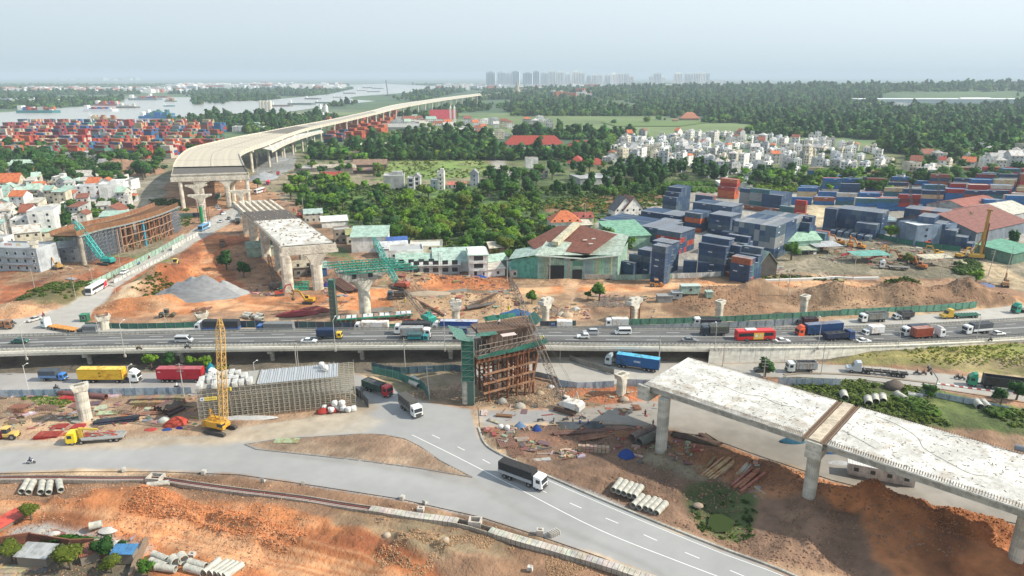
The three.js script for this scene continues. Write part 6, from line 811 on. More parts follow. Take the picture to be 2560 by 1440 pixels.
{
const A=G(1216,992,0),B=G(1332,966,0),d=V(0.93,0,-0.37).normalize(),n=V(0.37,0,0.93).multiplyScalar(-1),O=G(1222,1002,0),at=(s,q,y)=>O.clone().aS(d,s).aS(n,q).setY(y),W=12.5,D=11;
const t=thing('formwork_tower','rusty steel tower carrying a half-built beam under green netting at the highway edge','formwork tower');
for(const s of[0,2.6,5.2,7.8,10.2,12.5])for(const q of[0,3.6,7.2,10.6])nM().tube(at(s,q,-0.3),at(s,q,11.6),0.3,0.3,8).build('steel_post',mRust,t);
for(const y of[3,5.6,8.2]){nM().bar(at(-1.6,-0.5,y-0.5),at(12.8,-0.5,y+0.9),0.42,0.4).build('wale',M([0.36,0.20,0.12],0.85,{k:'rust'}),t);const m=nM();for(const q of[3.6,7.2])m.bar(at(-0.5,q,y),at(13,q,y),0.25);for(const s of[0,5.2,10.2])m.bar(at(s,0,y-0.3),at(s,D,y-0.3),0.25);m.build('brace',mRust,t);}
const dg=nM();dg.bar(at(-2.4,-0.6,10.8),at(3.0,-0.6,4),0.28);dg.bar(at(13.6,-0.4,11),at(11.2,-0.4,0.5),0.5);for(const y of[1,6]){dg.bar(at(0,10.6,y),at(5,10.6,y+4.6),0.2);dg.bar(at(12,10.6,y),at(7,10.6,y+4.6),0.2);}dg.build('raker',M([0.26,0.13,0.09],0.85,{k:'rust'}),t);
const bm=nM();for(const q of[-1,3.6,7.2,11])bm.bar(at(-3.6,q,11.7),at(15.4,q,12.9),0.5,0.6);for(let i=0;i<14;i++){const s=-3+i*1.35;bm.bar(at(s,-1.6,12.3+i*0.08),at(s,11.6,12.3+i*0.08),0.25,0.3);}bm.build('beam',mRust,t);
nM().frame(at(-3.4,-1.4,12.5),d.clone().multiplyScalar(18.6).setY(1.1),V(0,0.12,0),n.clone().multiplyScalar(13)).build('working_platform',mPly,t);
const fm=nM();fm.geo(ext([[-3.4,0],[5.4,0],[8.6,3.6],[8.6,4.6],[-6.6,4.6],[-6.6,3.6]],7.5,0.1),new THREE.Matrix4().makeBasis(d.clone(),V(0,1,0),n.clone().multiplyScalar(1)).setPosition(at(5.6,6.4,13.1)));fm.build('beam_form',M([0.10,0.065,0.05],0.92,{k:'rust'}),t);
const lid=nM();for(let i=0;i<18;i++)lid.bar(at(-1+i*0.86,2.7,17.75+rr(0,0.08)),at(-1+i*0.86,10,17.75+rr(0,0.08)),0.8,0.1);lid.build('timber_top',M([0.17,0.115,0.085],0.95,{k:'rust'}),t);
const rb=nM();for(let i=0;i<90;i++){const s=rr(-0.8,14),q=rr(2.8,10);rb.bar(at(s,q,17.8),at(s+rr(-0.2,0.2),q,18.2+rr(0,0.6)),0.06);}for(let i=0;i<16;i++)rb.bar(at(0+i*0.9,3,18),at(0.4+i*0.9,10,18.2),0.05);kind(rb.build('rebar',M([0.25,0.14,0.09],0.9),t),'stuff');
const scf=nM();for(let i=0;i<=12;i++){const s=-2.6+i*1.4;for(const q of[-1.1,1.6])scf.bar(at(s,q,12.6+s*0.06),at(s,q,16.4+s*0.06),0.08);scf.bar(at(s,-1.1,14+s*0.06),at(s+1.4,-1.1,15.2+s*0.06),0.06);}for(const y of[13.6,15,16.2])scf.bar(at(-2.8,-1.1,y-0.1),at(14.6,-1.1,y+0.9),0.07);kind(scf.build('scaffold_tube',M([0.42,0.36,0.3],0.6),t),'stuff');
const net=(q,nm='green_netting')=>{const b=nM(),N=12;for(let i=0;i<N;i++)for(let j=0;j<4;j++){const P=(a,c)=>{const[p0,p1,p2,p3]=q,x=a/N,y=c/4,w=p0.clone().lerp(p1,x),z=p3.clone().lerp(p2,x),r=w.lerp(z,y);r.y+=0.35*(noise(r.x*12,r.z*12+y*9)-0.5)-0.5*Math.sin(x*3.14)*(1-y)*0.4;r.aS(n,0.5*(noise(r.x*15,r.y*15)-0.5));return r;};b.quad(P(i,j),P(i+1,j),P(i+1,j+1),P(i,j+1));}return b.build(nm,mNet,t);};
net([at(-3.2,-1.3,12.5),at(4.4,-1.3,13.2),at(4.4,-1.3,14.4),at(-3.2,-1.3,13.4)]);net([at(4.6,-1.5,13.4),at(15.6,-1.5,14.2),at(15.4,-1.5,15.4),at(4.6,-1.4,14.3)]);net([at(-5,-1,17.6),at(-4.6,7,18.0),at(-8.4,7,19.4),at(-8.6,-1,18.6)]);net([at(-2.6,1.4,17.7),at(3.2,1.4,17.6),at(3.0,2.6,17.9),at(-2.6,2.8,18.1)]);net([at(15,5,17),at(15,10.6,17.2),at(17.4,11,18.8),at(17.2,5,18.2)]);net([at(3,10.8,17.8),at(12,10.8,18),at(12,11.8,18.8),at(3,11.6,18.9)]);
const w=thing('stair_tower','stair tower wrapped in bright green netting beside the rusty formwork tower','stair tower',O.clone().aS(d,-5.0).aS(n,1.2));const nb=nM();nb.box(0,6.5,0,3.0,10.9,3.0);nb.build('netting',mNet,w);const nb2=nM();nb2.box(0.7,0,0.2,1.5,6.5,2.9);nb2.build('lower_netting',new THREE.MeshPhysicalMaterial({color:new THREE.Color().setRGB(0.10,0.20,0.17),roughness:0.95,transmission:0.55,thickness:0,side:THREE.DoubleSide}),w);nM().tube(V(-0.8,0,0.6),V(-0.8,7.5,0.6),0.85,0.85,16).build('concrete_column',mConc,w);const fr=nM();for(const[i,j]of[[-1,-1],[1,-1],[1,1],[-1,1]])fr.bar(V(i*1.53,0,j*1.53),V(i*1.53,18,j*1.53),0.1);for(let y=1;y<18;y+=1.7){fr.bar(V(-1.55,y,1.55),V(1.55,y,1.55),0.07);fr.bar(V(1.55,y,-1.55),V(1.55,y,1.55),0.07);if(y>6)fr.bar(V(-1.55,y,1.55),V(1.55,y+1.7,1.55),0.05);}fr.build('frame',M([0.2,0.24,0.2],0.7),w);
nM().box(0,0,0,3.0,11,2.2).build('pier_core',mConc,t).position.copy(at(5.6,6.4,0));nM().frame(at(3.2,-1.9,17.9),d.clone().multiplyScalar(3.8),V(0,0.1,0),n.clone().multiplyScalar(1.8)).build('canopy_board',M([0.55,0.45,0.42],0.8),t);
person(at(14.2,-0.6,14.3),1.2,[0.6,0.65,0.08],'worker in a yellow vest standing at the outer end of the formwork tower','stand',YEL);person(at(15.4,0.2,14.4),2.2,[0.55,0.62,0.1],'worker in a yellow vest bending at the outer end of the formwork tower','bend',WHITE);person(at(-2.3,2.2,18),0.5,[0.05,0.06,0.12],'worker in navy beside the green stair tower top');person(at(12.8,9.5,18.4),0.4,[0.05,0.05,0.06],'worker in black at the far corner of the formwork top');person(at(5,5.8,18.2),1,[0.5,0.5,0.5],'worker in white kneeling on the formwork top','bend',WHITE);
}
{
const top=curve([[196,590,13.5],[250,573,13.5],[320,558,13.5],[390,538,13.5],[448,515,13.5]].map((q)=>G(...q)),28),t=thing('falsework','long curved timber deck on rusty steel pipes and blue-grey scaffolding beside the diagonal road','falsework'),wdt=13,nrm=top.map((p,i)=>{const a=top[Math.max(0,i-1)],b=top[Math.min(28,i+1)],d=b.clone().sub(a).normalize();return V(d.z,0,-d.x);}),back=top.map((p,i)=>p.clone().aS(nrm[i],wdt));
const dk=nM();ribbonUV(dk,lower(top,0),lower(back,0));loft(dk,top,lower(top,0.5));loft(dk,back,lower(back,0.5));loft(dk,lower(top,0.5),lower(back,0.5));dk.build('deck',M([0.34,0.19,0.10],0.95,{k:'rust'}),t);
const rim=nM();for(let i=0;i<28;i++){rim.bar(top[i].clone().setY(13.1),top[i+1].clone().setY(13.1),1.0,0.5);}rim.build('edge_beam',M([0.25,0.31,0.33],0.7,{k:'rust'}),t);for(let i=0;i<28;i++)nM().bar(top[i].clone().lerp(back[i],0.06).setY(14.5),top[i+1].clone().lerp(back[i+1],0.06).setY(14.5),0.14,1.8).build('side_board',M(i%4?[0.30,0.16,0.085]:[0.38,0.2,0.1],0.95,{k:'rust'}),t);for(let i=0;i<28;i++)nM().bar(back[i].clone().setY(14.6),back[i+1].clone().setY(14.6),0.14,1.9).build('side_board',M([0.27,0.14,0.08],0.95,{k:'rust'}),t);
const st=nM();for(let i=0;i<28*4;i++){const f=i/4,k=Math.floor(f),p=top[k].clone().lerp(top[Math.min(28,k+1)],f-k),q=back[k].clone().lerp(back[Math.min(28,k+1)],f-k);st.bar(p.clone().lerp(q,0.02).setY(13.5),p.clone().lerp(q,0.02).setY(15.5),0.14);st.bar(p.clone().lerp(q,0.2).setY(13.7),q.clone().lerp(p,0.1).setY(13.7),0.12);}kind(st.build('rebar',M([0.28,0.16,0.09],0.95),t),'stuff');
for(let i=10;i<=24;i+=1.55){const k=Math.floor(i),bl=Math.abs(i-14.65)<0.4;for(const f of[0.06,0.5,0.92]){const p=top[k].clone().lerp(top[k+1],i-k).lerp(back[k],f);nM().tube(p.clone().setY(-0.3),p.clone().setY(13),0.55,0.55,10).build('steel_post',bl&&f<0.1?M([0.06,0.28,0.42],0.6):M(i%3<1?[0.16,0.09,0.06]:[0.25,0.115,0.06],0.85,{k:'rust'}),t);}}
const bar=(a,b,f,y,y2,w)=>nM().bar(top[a].clone().lerp(back[a],f).setY(y),top[b].clone().lerp(back[b],f).setY(y2),w).build('brace',M([0.38,0.24,0.16],0.85),t);for(const y of[3.4,7.6,11.6])for(let a=9;a<24;a+=5)bar(a,Math.min(25,a+5),-0.02,y,y+0.2,0.3);for(let a=9;a<24;a+=3){bar(a,a+2,-0.01,1,6,0.18);bar(a+2,a,0.5,6,11,0.18);}bar(9,9,0,0,12.8,0.5);bar(8,8,-0.1,0,12,0.4);
const sc=nM();for(const[i0,i1]of[[1,9],[24,28]])for(let i=i0;i<=i1;i+=0.34){const k=Math.min(27,Math.floor(i)),f0=i-k;for(let j=0;j<7;j++){const p=top[k].clone().lerp(top[k+1],f0).lerp(back[k].clone().lerp(back[k+1],f0),j/7);sc.bar(p.clone().setY(0),p.clone().setY(12.9),0.1);for(let y=1.2;y<13;y+=1.7){const q=p.clone().aS(nrm[k],1.8).setY(y);sc.bar(p.clone().setY(y),q,0.07);}}}for(const[i0,i1]of[[1,9],[24,28]])for(let k=i0;k<i1;k++)for(const f of[0,0.3,0.6])for(let y=1.2;y<13;y+=1.7){sc.bar(top[k].clone().lerp(back[k],f).setY(y),top[k+1].clone().lerp(back[k+1],f).setY(y),0.08);if(f===0)sc.bar(top[k].clone().setY(y),top[k+1].clone().setY(y+1.7),0.07);}kind(sc.build('scaffold_tube',M([0.25,0.28,0.33],0.6,{metal:0.2}),t),'stuff');
const c=thing('bridge_pier','pale column standing inside the end of the curved falsework','bridge pier',P0(212,662));nM().tube(V(0,0,0),V(0,12.5,0),1.0,1.0,14).build('shaft',M([0.36,0.33,0.28],0.9,{k:'conc'}),c);
const g=thing('bridge_pier','column with green wrapped formwork below the wide viaduct','bridge pier',P0(512,560));nM().tube(V(0,0,0),V(0,11,0),1.3,1.3,16).build('shaft',M([0.55,0.52,0.45],0.9,{k:'conc'}),g);nM().tube(V(-0.6,0.2,0.2),V(-0.6,10,0.2),1.35,1.35,16).build('green_wrap',M([0.02,0.33,0.10],0.8),g);const fr=nM();for(const[i,j]of[[-2.6,1],[2.6,1],[-2.6,-1],[2.6,-1]]){fr.bar(V(i,0,j),V(i,14,j),0.2);}for(let y=2;y<14;y+=2)fr.bar(V(-2.6,y,1),V(2.6,y,1),0.12);fr.build('scaffold_frame',mRust,g);
}
const mPipe=M([0.50,0.49,0.44],0.9,{k:'conc'});
function pipes(list,r,label,grp,o={}){list.forEach(([u,v,u2,v2],i)=>{const a=P0(u,v),b=P0(u2,v2),L=o.L||4.0,d=b.clone().sub(a).setY(0).normalize(),m=a.clone().lerp(b,0.5),y=Math.max(a.y,b.y)+r+(o.y||0)-0.05,t=thing('concrete_pipe',Array.isArray(label)?label[i]:label,'concrete pipe',m.setY(y),yawOf(a,b),Array.isArray(label)?undefined:grp);mesh('barrel',cached('pipe'+r+L,()=>{const q=nM().pipe(V(-L/2,0,0),V(L/2,0,0),r,r*0.16,18);q.pipe(V(-L/2-0.02,0,0),V(-L/2+0.3,0,0),r*1.09,r*0.1,18);return q.geometry();}),mPipe,t);});}
const ord=['first','second','third','fourth','fifth','sixth','seventh','eighth','ninth','tenth','eleventh','twelfth'];
pipes([[73,1204,52,1240],[87,1206,70,1242],[108,1207,102,1242],[127,1208,122,1242],[148,1207,154,1234]],0.62,[0,1,2,3,4].map((i)=>`${ord[i]} pipe from the picture edge in the row below the trench`));pipes([[378,1231,420,1226]],0.55,['lone concrete pipe below the open trench box']);
pipes([[1552,1212,1532,1238],[1565,1216,1544,1243],[1580,1219,1557,1247],[1593,1222,1570,1252],[1604,1226,1582,1256],[1608,1245,1580,1272],[1622,1250,1596,1277],[1640,1252,1611,1280],[1650,1257,1624,1284],[1664,1264,1640,1290]],0.62,[0,1,2,3,4,5,6,7,8,9].map((i)=>i<5?`${ord[i]} pipe of the upper row beside the foreground road kerb`:`${ord[i - 5]} pipe of the lower row beside the foreground road kerb`));
pipes([[380,1390,425,1408],[375,1408,420,1424],[392,1424,440,1430],[470,1410,520,1424],[463,1424,510,1438],[515,1436,545,1410],[532,1438,566,1414],[545,1440,580,1416],[553,1444,592,1418],[565,1446,604,1420]],0.62,['concrete pipe on top of the heap by the dirt slope','middle pipe of the heap by the dirt slope','lowest pipe of the heap by the dirt slope','upper lying pipe beside the slanted row','lower lying pipe beside the slanted row','first pipe of the slanted row on the orange earth','second pipe of the slanted row on the orange earth','third pipe of the slanted row on the orange earth','fourth pipe of the slanted row on the orange earth','last pipe of the slanted row on the orange earth'],0,{L:3.6});
pipes([[432,1408,442,1418],[452,1400,462,1412]],0.9,['short pipe on end among the pipe heap','wide short pipe among the pipe heap'],0,{L:1.4});pipes([[232,1322,250,1318]],0.7,['short pipe on the rubble by the grey compound'],0,{L:2});
pipes([[1026,948,1052,964],[1024,958,1050,974]],0.8,['rear one of two grey pipes inside the teal hoarding','front one of two grey pipes inside the teal hoarding'],0,{L:4});
pipes([[2105,990,2112,1012],[2166,1006,2170,1030],[2184,1000,2188,1026],[2202,999,2206,1026],[2238,998,2262,1014],[2270,996,2302,1001],[2438,1014,2448,1028],[2456,1016,2468,1028]],0.95,['pipe standing proud just behind the viaduct joint','lowest of three pipes on the weedy bank behind the viaduct','middle of three pipes on the weedy bank behind the viaduct','last of three pipes on the weedy bank behind the viaduct','slanting pipe on the weedy bank','pipe lying level below the blue hoarding','first of a pair of pipes in the bushes','second of a pair of pipes in the bushes'],0,{L:3.4});
pipes([[606,793,628,797],[612,788,632,791],[632,794,650,799],[642,790,660,794],[640,800,657,803]],0.7,'grey pipe in the small heap behind the highway','pipe heap behind the highway',{L:3});
{const P=pts('1880,706 1960,703 2040,700 2085,697 2130,699 2196,698'),t=thing('pipeline','white surface pipeline along the dirt road','pipeline');for(let i=0;i<P.length-1;i++)nM().bar(P[i].clone().setY(0.5),P[i+1].clone().setY(0.5),1.2,1.0).build('pipe_segment',M([0.6,0.6,0.57],0.8),t);}
{
const C=curve('-60,1202 100,1201 250,1203 365,1203 400,1205 520,1222 640,1238 760,1253 850,1268 930,1280 1030,1296 1150,1312 1190,1322 1260,1345 1400,1385 1520,1420 1640,1460'.split(' ').map((q)=>P0(...q.split(',').map(Number))),150),t=thing('drain_trench','long precast concrete drain trench holding red ducts beside the foreground road','drain trench');
const f=(p)=>pix(p)[0];
for(let i=0;i<150;i++){const a=C[i],b=C[i+1],d=b.clone().sub(a).normalize(),n=V(-d.z,0,d.x),e=d.clone().multiplyScalar(0.04),u=f(a),cov=(u>925&&u<1140)||u>1215,y0=terrain(a.x,a.z);
if(n.z<0)n.negate();
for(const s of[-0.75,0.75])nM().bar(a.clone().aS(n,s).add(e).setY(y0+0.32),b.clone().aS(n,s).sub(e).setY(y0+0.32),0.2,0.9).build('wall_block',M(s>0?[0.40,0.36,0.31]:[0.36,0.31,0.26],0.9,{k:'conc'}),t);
if(cov)nM().bar(a.clone().add(e).setY(y0+0.82),b.clone().sub(e).setY(y0+0.82),1.7,0.13).build('cover_slab',M([0.5,0.47,0.42].map((q)=>q*rr(0.92,1.06)),0.9,{k:'conc'}),t);
}
for(const[o,c,y]of[[-0.4,[0.2,0.06,0.05],0.45],[0,[0.4,0.33,0.3],0.4],[0.36,[0.24,0.08,0.065],0.45]]){const b=nM();for(let i=0;i<150;i++){const u=f(C[i]);if(u>940)continue;const d=C[i+1].clone().sub(C[i]).normalize(),n=V(-d.z,0,d.x);b.tube(C[i].clone().aS(n,o).setY(terrain(C[i].x,C[i].z)+y),C[i+1].clone().aS(n,o).setY(terrain(C[i+1].x,C[i+1].z)+y),0.13,0.13,6,false);}b.build('duct',M(c,0.5),t);}
const mh=(u,v,w,l,h=1.1)=>{const p=P0(u,v),b=thing('manhole_box',l,'manhole box',p,-0.12),m=nM();for(const s of[-1,1]){m.box(s*(w/2-0.15),0,0,0.3,h,w*0.8);m.box(0,0,s*(w*0.4-0.15),w-0.6,h,0.3);}m.build('shell',M([0.54,0.50,0.45],0.9,{k:'conc'}),b);nM().box(0,0.05,0,w-0.6,0.1,w*0.8-0.6).build('opening',mDark,b);};
mh(390,1203,3.0,'open concrete box at the bend of the red-duct trench',1.3);mh(1188,1313,2.4,'open concrete box near the covered trench end',1.3);mh(1052,1281,1.3,'small white frame box above the covered trench');mh(1350,1336,1.3,'white frame lying beside the cracked slabs');mh(480,1390,1.2,'small square pit in the orange earth',0.6);
for(const[u,v,l]of[[659,1203,'white angular concrete piece nearest the island'],[758,1209,'white concrete angle on the verge, second along'],[1006,1248,'white concrete block on the verge, third along'],[1064,1258,'pair of white concrete angles on the verge'],[1385,1338,'cluster of tan slabs standing on edge'],[510,1184,'white concrete scrap on the verge near the picture edge'],[310,1178,'tan concrete scrap at the road edge above the trench'],[1325,1425,'white drum-like block in the brown earth'],[968,1352,'pale boulder on the brown earth'],[1113,1362,'second pale boulder on the brown earth']]){const b=thing(/boulder/.test(l)?'boulder':'concrete_block',l,/boulder/.test(l)?'boulder':'concrete block',P0(u,v),rnd()*3);if(/boulder/.test(l)){const g=new THREE.IcosahedronGeometry(0.8,2),a=g.attributes.position;for(let i=0;i<a.count;i++){const k=0.85+0.3*noise(a.getX(i)*20+u,a.getY(i)*20+a.getZ(i)*14);a.setXYZ(i,a.getX(i)*k,a.getY(i)*k*0.8+0.4,a.getZ(i)*k);}g.computeVertexNormals();mesh('stone',g,M([0.45,0.36,0.27],0.95,{k:'fine'}),b);}else{const m=nM();if(/angle|angular/.test(l)){m.box(0,0,0,1.0,0.12,0.8);m.box(-0.44,0.1,0,0.12,0.8,0.8);}else if(/slabs/.test(l))for(let i=0;i<5;i++)m.box(i*0.45-1,0,0,0.16,1.0,1.2,0.2);else m.geo(ext([[-0.5,0],[0.5,0],[0.42,0.8],[-0.42,0.8]],0.8,0.06));m.build('block',M([0.55,0.53,0.49],0.9,{k:'conc'}),b);}}
}
{
const pallet=(u,v,w,d,n,c,yaw,l,o={})=>{const t=thing(o.nm||'formwork_stack',l,o.cat||'formwork',P0(u,v),yaw);for(let i=0;i<n;i++){const m=nM();m.box(rr(-0.15,0.15),i*0.2,rr(-0.1,0.1),w,0.16,d,rr(-0.05,0.05));if(o.ribs)for(let k=0;k<6;k++)m.box(-w/2+(k+0.5)*w/6,i*0.2+0.16,0,0.1,0.05,d);m.build('panel',M(c.map((q)=>q*rr(0.75,1.2)),0.8,{k:'rust'}),t);}return t;};
const RF=[0.36,0.035,0.03],SH=[0.46,0.45,0.42];pallet(150,1072,3.2,2.4,4,RF,0.1,'stack of red form panels nearest the white column',{ribs:1});pallet(170,1073,2.2,2.2,3,[0.42,0.27,0.16],0.1,'stack of tan boards between two red stacks');pallet(196,1072,2.6,2.4,4,RF,0.05,'stack of red form panels on the far side of the tan boards',{ribs:1});pallet(122,1092,5.4,2.6,4,RF,0.05,'wide stack of red form panels above the yellow crane truck',{ribs:1});pallet(166,1090,2.8,1.6,3,[0.4,0.1,0.04],0.2,'small orange-red form stack behind the yellow crane truck',{ribs:1});
pallet(178,998,4.6,2.2,4,RF,0.05,'red form panels stacked against the blue hoarding',{ribs:1});pallet(184,1004,2.6,1.6,3,RF,0,'lower red form stack beside the white column',{ribs:1});
for(let i=0;i<8;i++)pallet(128+i*10,1046-(i%3)*4+rr(-2,2),1.0,2.4,2,i<3?SH:[0.36,0.39,0.40],-0.5,['first grey slab','second grey slab','third grey slab','fourth grey slab','fifth grey slab','sixth grey slab','seventh grey slab','eighth grey slab'][i]+' in the row in front of the white column',{nm:'steel_sheet',cat:'steel sheet'});pallet(106,1058,1.2,2.6,1,SH,-0.5,'pale slab lying nearest the road roller',{nm:'steel_sheet',cat:'steel sheet'});pallet(118,1054,1.2,2.6,1,SH,-0.4,'pale slab lying second from the road roller',{nm:'steel_sheet',cat:'steel sheet'});
for(const[u,v,w,d,c,y,l]of[[240,1000,3.8,2.2,[0.4,0.33,0.28],0.2,'bent tan sheet leaning by the white column'],[280,992,4.6,1.8,[0.5,0.48,0.44],0.3,'pale sheet pile below the blue hoarding'],[250,1022,3,2.4,[0.5,0.47,0.42],0.5,'pale boards beside the white column'],[270,1034,5,2,[0.44,0.41,0.37],0.1,'grey boards in front of the tan timber rack'],[250,1052,3,1.4,[0.5,0.42,0.36],0.1,'tan sheet at the foot of the white column'],[718,1104,5.4,2.2,[0.36,0.32,0.24],0.05,'flat steel sheet lying at the tip of the dirt island'],[1210,1034,1.3,2.8,[0.5,0.48,0.44],0,'pale plate on the grey pad by the junction'],[1236,1055,3.2,1.0,[0.44,0.36,0.27],-0.6,'tan plank on the grey pad'],[1354,1152,3.8,1.1,[0.36,0.37,0.37],0.15,'grey steel plate beside the foreground truck'],[1590,1140,3,0.6,[0.4,0.39,0.38],-0.5,'pale plank beside the big blue cover'],[1560,1028,1.2,1.4,[0.4,0.3,0.2],0.3,'small tan crate lid on the grey pad']])pallet(u,v,w,d,2,c,y,l,{nm:'steel_sheet',cat:'steel sheet'});
const rack=(u,v,w,n,c,l,yaw=0.05,len=0.5)=>{const t=thing('timber_rack',l,'timber',P0(u,v),yaw);for(let r=0;r<2;r++)for(let i=0;i<n;i++)nM().box(-w/2+(i+0.5)*w/n,r*0.75,0,w/n-0.12,0.7+rr(-0.1,0.1),2.4*len).build('bale',M(c.map((q)=>q*rr(0.8,1.2)),0.95,{k:'fine'}),t);};
rack(392,1016,13,12,[0.32,0.20,0.11],'long rack of tan form timbers below the blue hoarding');rack(400,1004,14,10,[0.28,0.19,0.12],'rear rack of weathered timbers against the blue hoarding',0.03,0.8);rack(1484,1130,7,8,[0.4,0.29,0.2],'row of tan crates beside the blue cover on the brown soil',-0.12,0.4);
const cage=(u,v,w,d,h,n,c,l,yaw=0,nm='rebar_cage')=>{const t=thing(nm,l,nm.replace('_',' '),P0(u,v),yaw),m=nM();for(let i=0;i<=n;i++){const x=-w/2+i*w/n;m.bar(V(x,0.05,-d/2),V(x,0.05,d/2),0.09);m.bar(V(x,h,-d/2),V(x,h,d/2),0.09);m.bar(V(x,0,-d/2),V(x,h,-d/2),0.09);m.bar(V(x,0,d/2),V(x,h,d/2),0.09);}for(let k=0;k<6;k++){const z=-d/2+k*d/5;m.bar(V(-w/2,h,z),V(w/2,h,z),0.09);m.bar(V(-w/2,0.06,z),V(w/2,0.06,z),0.09);}kind(m.build('rebar',M(c,0.9),t),'stuff');};
cage(50,1028,4,2.4,1.4,10,[0.3,0.13,0.09],'pink-brown rebar cage at the edge of the rebar store');cage(122,1026,5,2,1,10,[0.22,0.13,0.10],'brown rebar cage in front of the green weeds');cage(310,1030,4,2.5,1.2,9,[0.33,0.22,0.15],'tangled rebar near the orange tarpaulin');cage(1290,1130,3,5,0.3,8,[0.25,0.14,0.1],'rebar mat on the red soil near the foreground truck',0.2);cage(1265,1110,3.5,4,0.3,8,[0.3,0.17,0.13],'second rebar mat on the red soil',0.3);cage(1565,1100,5,2.4,0.8,12,[0.3,0.15,0.07],'orange rebar cage before the viaduct pier',-0.1);cage(1592,1022,1.6,2,0.6,6,[0.3,0.14,0.08],'small rebar crate on the grey pad',0.2);cage(1260,1042,4,1.0,0.5,14,[0.28,0.16,0.09],'ladder-shaped rebar piece on the grey pad',-0.15);
heap(440,1063,3.0,1.8,1.9,[0.46,0.07,0.04],'curved orange-red steel form by the scaffolding end','steel_form',0.4,'rust',2.6);heap(376,1076,1.6,1.0,0.7,[0.4,0.06,0.05],'red skip with a mixer in the rebar store','steel_skip',0,'rust',3);heap(808,1030,1.7,1.0,1.2,[0.38,0.04,0.03],'red steel frames heap at the scaffolding corner','steel_form',0.3,'rust',2.4);heap(832,1026,1.7,1.1,1.8,[0.34,0.035,0.03],'taller red steel frames heap beside the white bags','steel_form',0.5,'rust',2.6);heap(310,1042,1.4,0.8,0.7,[0.6,0.2,0.08],'orange tarpaulin scrap among the rebar');heap(745,785,7,2.2,1.5,[0.26,0.04,0.045],'dark red pile of steel forms behind the highway','steel_form',0.2,'rust',1.4);heap(790,775,6,2,1.6,[0.24,0.07,0.06],'second dark red pile of steel forms behind the highway','steel_form',-0.1,'rust',1.4);heap(985,798,8,1.2,0.5,[0.3,0.09,0.06],'rusty steel scraps between the walkway and the road','steel_scrap',0,'rust',1.4);heap(1650,1110,1,0.8,0.9,[0.6,0.58,0.52],'white sack at the foot of the viaduct pier');heap(1666,1118,0.6,0.6,0.9,[0.6,0.05,0.03],'red bin beside the white sack at the viaduct pier');heap(1625,1070,0.9,0.7,1.3,[0.4,0.26,0.14],'tan crate pile before the viaduct pier');heap(1980,1105,3,1.2,1.2,[0.03,0.16,0.26],'blue and teal tarpaulins under the viaduct joint');heap(2072,1128,4.2,1.4,1.2,[0.02,0.12,0.34],'bright blue tarpaulins behind the near viaduct pier');
const st=(u,v,u2,v2,n,w,c,l,nm='steel_beam')=>{const a=P0(u,v),b=P0(u2,v2),d=b.clone().sub(a).normalize(),q=V(-d.z,0,d.x);for(let i=0;i<n;i++){const s=thing(nm,l,'beam',V(0,0,0),0,l),o=(i-(n-1)/2)*w*1.25,A2=a.clone().aS(q,o).aS(d,rr(-0.6,0.6)),B2=b.clone().aS(q,o+rr(-0.3,0.3)).aS(d,rr(-0.6,0.6));A2.y+=0.3;B2.y+=0.3;const m=nM();m.bar(A2,B2,w*0.9,w*0.15);m.bar(A2.clone().setY(A2.y+w*0.4),B2.clone().setY(B2.y+w*0.4),w*0.15,w*0.8);m.bar(A2.clone().setY(A2.y+w*0.8),B2.clone().setY(B2.y+w*0.8),w*0.9,w*0.15);m.build('beam',M(c.map((x)=>x*rr(0.85,1.2)),0.85,{k:'rust'}),s);}};
st(1840,1228,1895,1186,4,0.62,[0.36,0.17,0.10],'rust-red steel beams laid side by side on the brown slope');st(1770,1198,1825,1162,5,0.5,[0.46,0.31,0.19],'weathered tan beams scattered on the brown slope');st(1745,1195,1790,1152,2,0.35,[0.28,0.16,0.09],'thin brown beams beside the weathered tan ones');st(1848,1190,1872,1172,4,0.28,[0.5,0.49,0.44],'short white posts lying above the rust-red beams');st(1680,1090,1800,1115,7,0.3,[0.09,0.065,0.045],'dark rebar bundle along the edge of the gravel road','rebar_bundle');st(1756,1088,1785,1108,5,0.28,[0.13,0.09,0.075],'short slanting rebar bundle on the gravel road','rebar_bundle');st(2,1052,60,1046,4,0.3,[0.12,0.07,0.05],'dark rebar bundle at the picture edge','rebar_bundle');st(340,1040,440,1030,6,0.25,[0.26,0.14,0.10],'rusty bars laid below the timber racks','rebar_bundle');st(1450,1110,1590,1082,8,0.2,[0.25,0.13,0.08],'splayed rusty bars on the red soil','rebar_bundle');st(480,780,530,770,2,0.4,[0.3,0.2,0.15],'beams behind the column stub','steel_beam');st(1170,770,1240,758,2,0.5,[0.16,0.1,0.08],'dark beams beside the dark pipes');st(2440,1238,2570,1268,1,0.7,[0.7,0.7,0.7],'long white beam on the gravel road beyond the near span');
for(const[u,v,n,l]of[[1400,785,26,'upright rebar rows beside the stepped column'],[1520,768,40,'dense upright rebar rows behind the propped column'],[1550,752,30,'rear upright rebar rows behind the propped column']]){const t=thing('rebar_rows',l,'rebar',P0(u,v)),m=nM();for(let i=0;i<n*4;i++){const x=rr(-8,8),z=rr(-2,2);m.bar(V(x,0,z),V(x+0.3,rr(1,1.9),z),0.16);}kind(m.build('rebar',M([0.42,0.38,0.33],0.9),t),'stuff');}
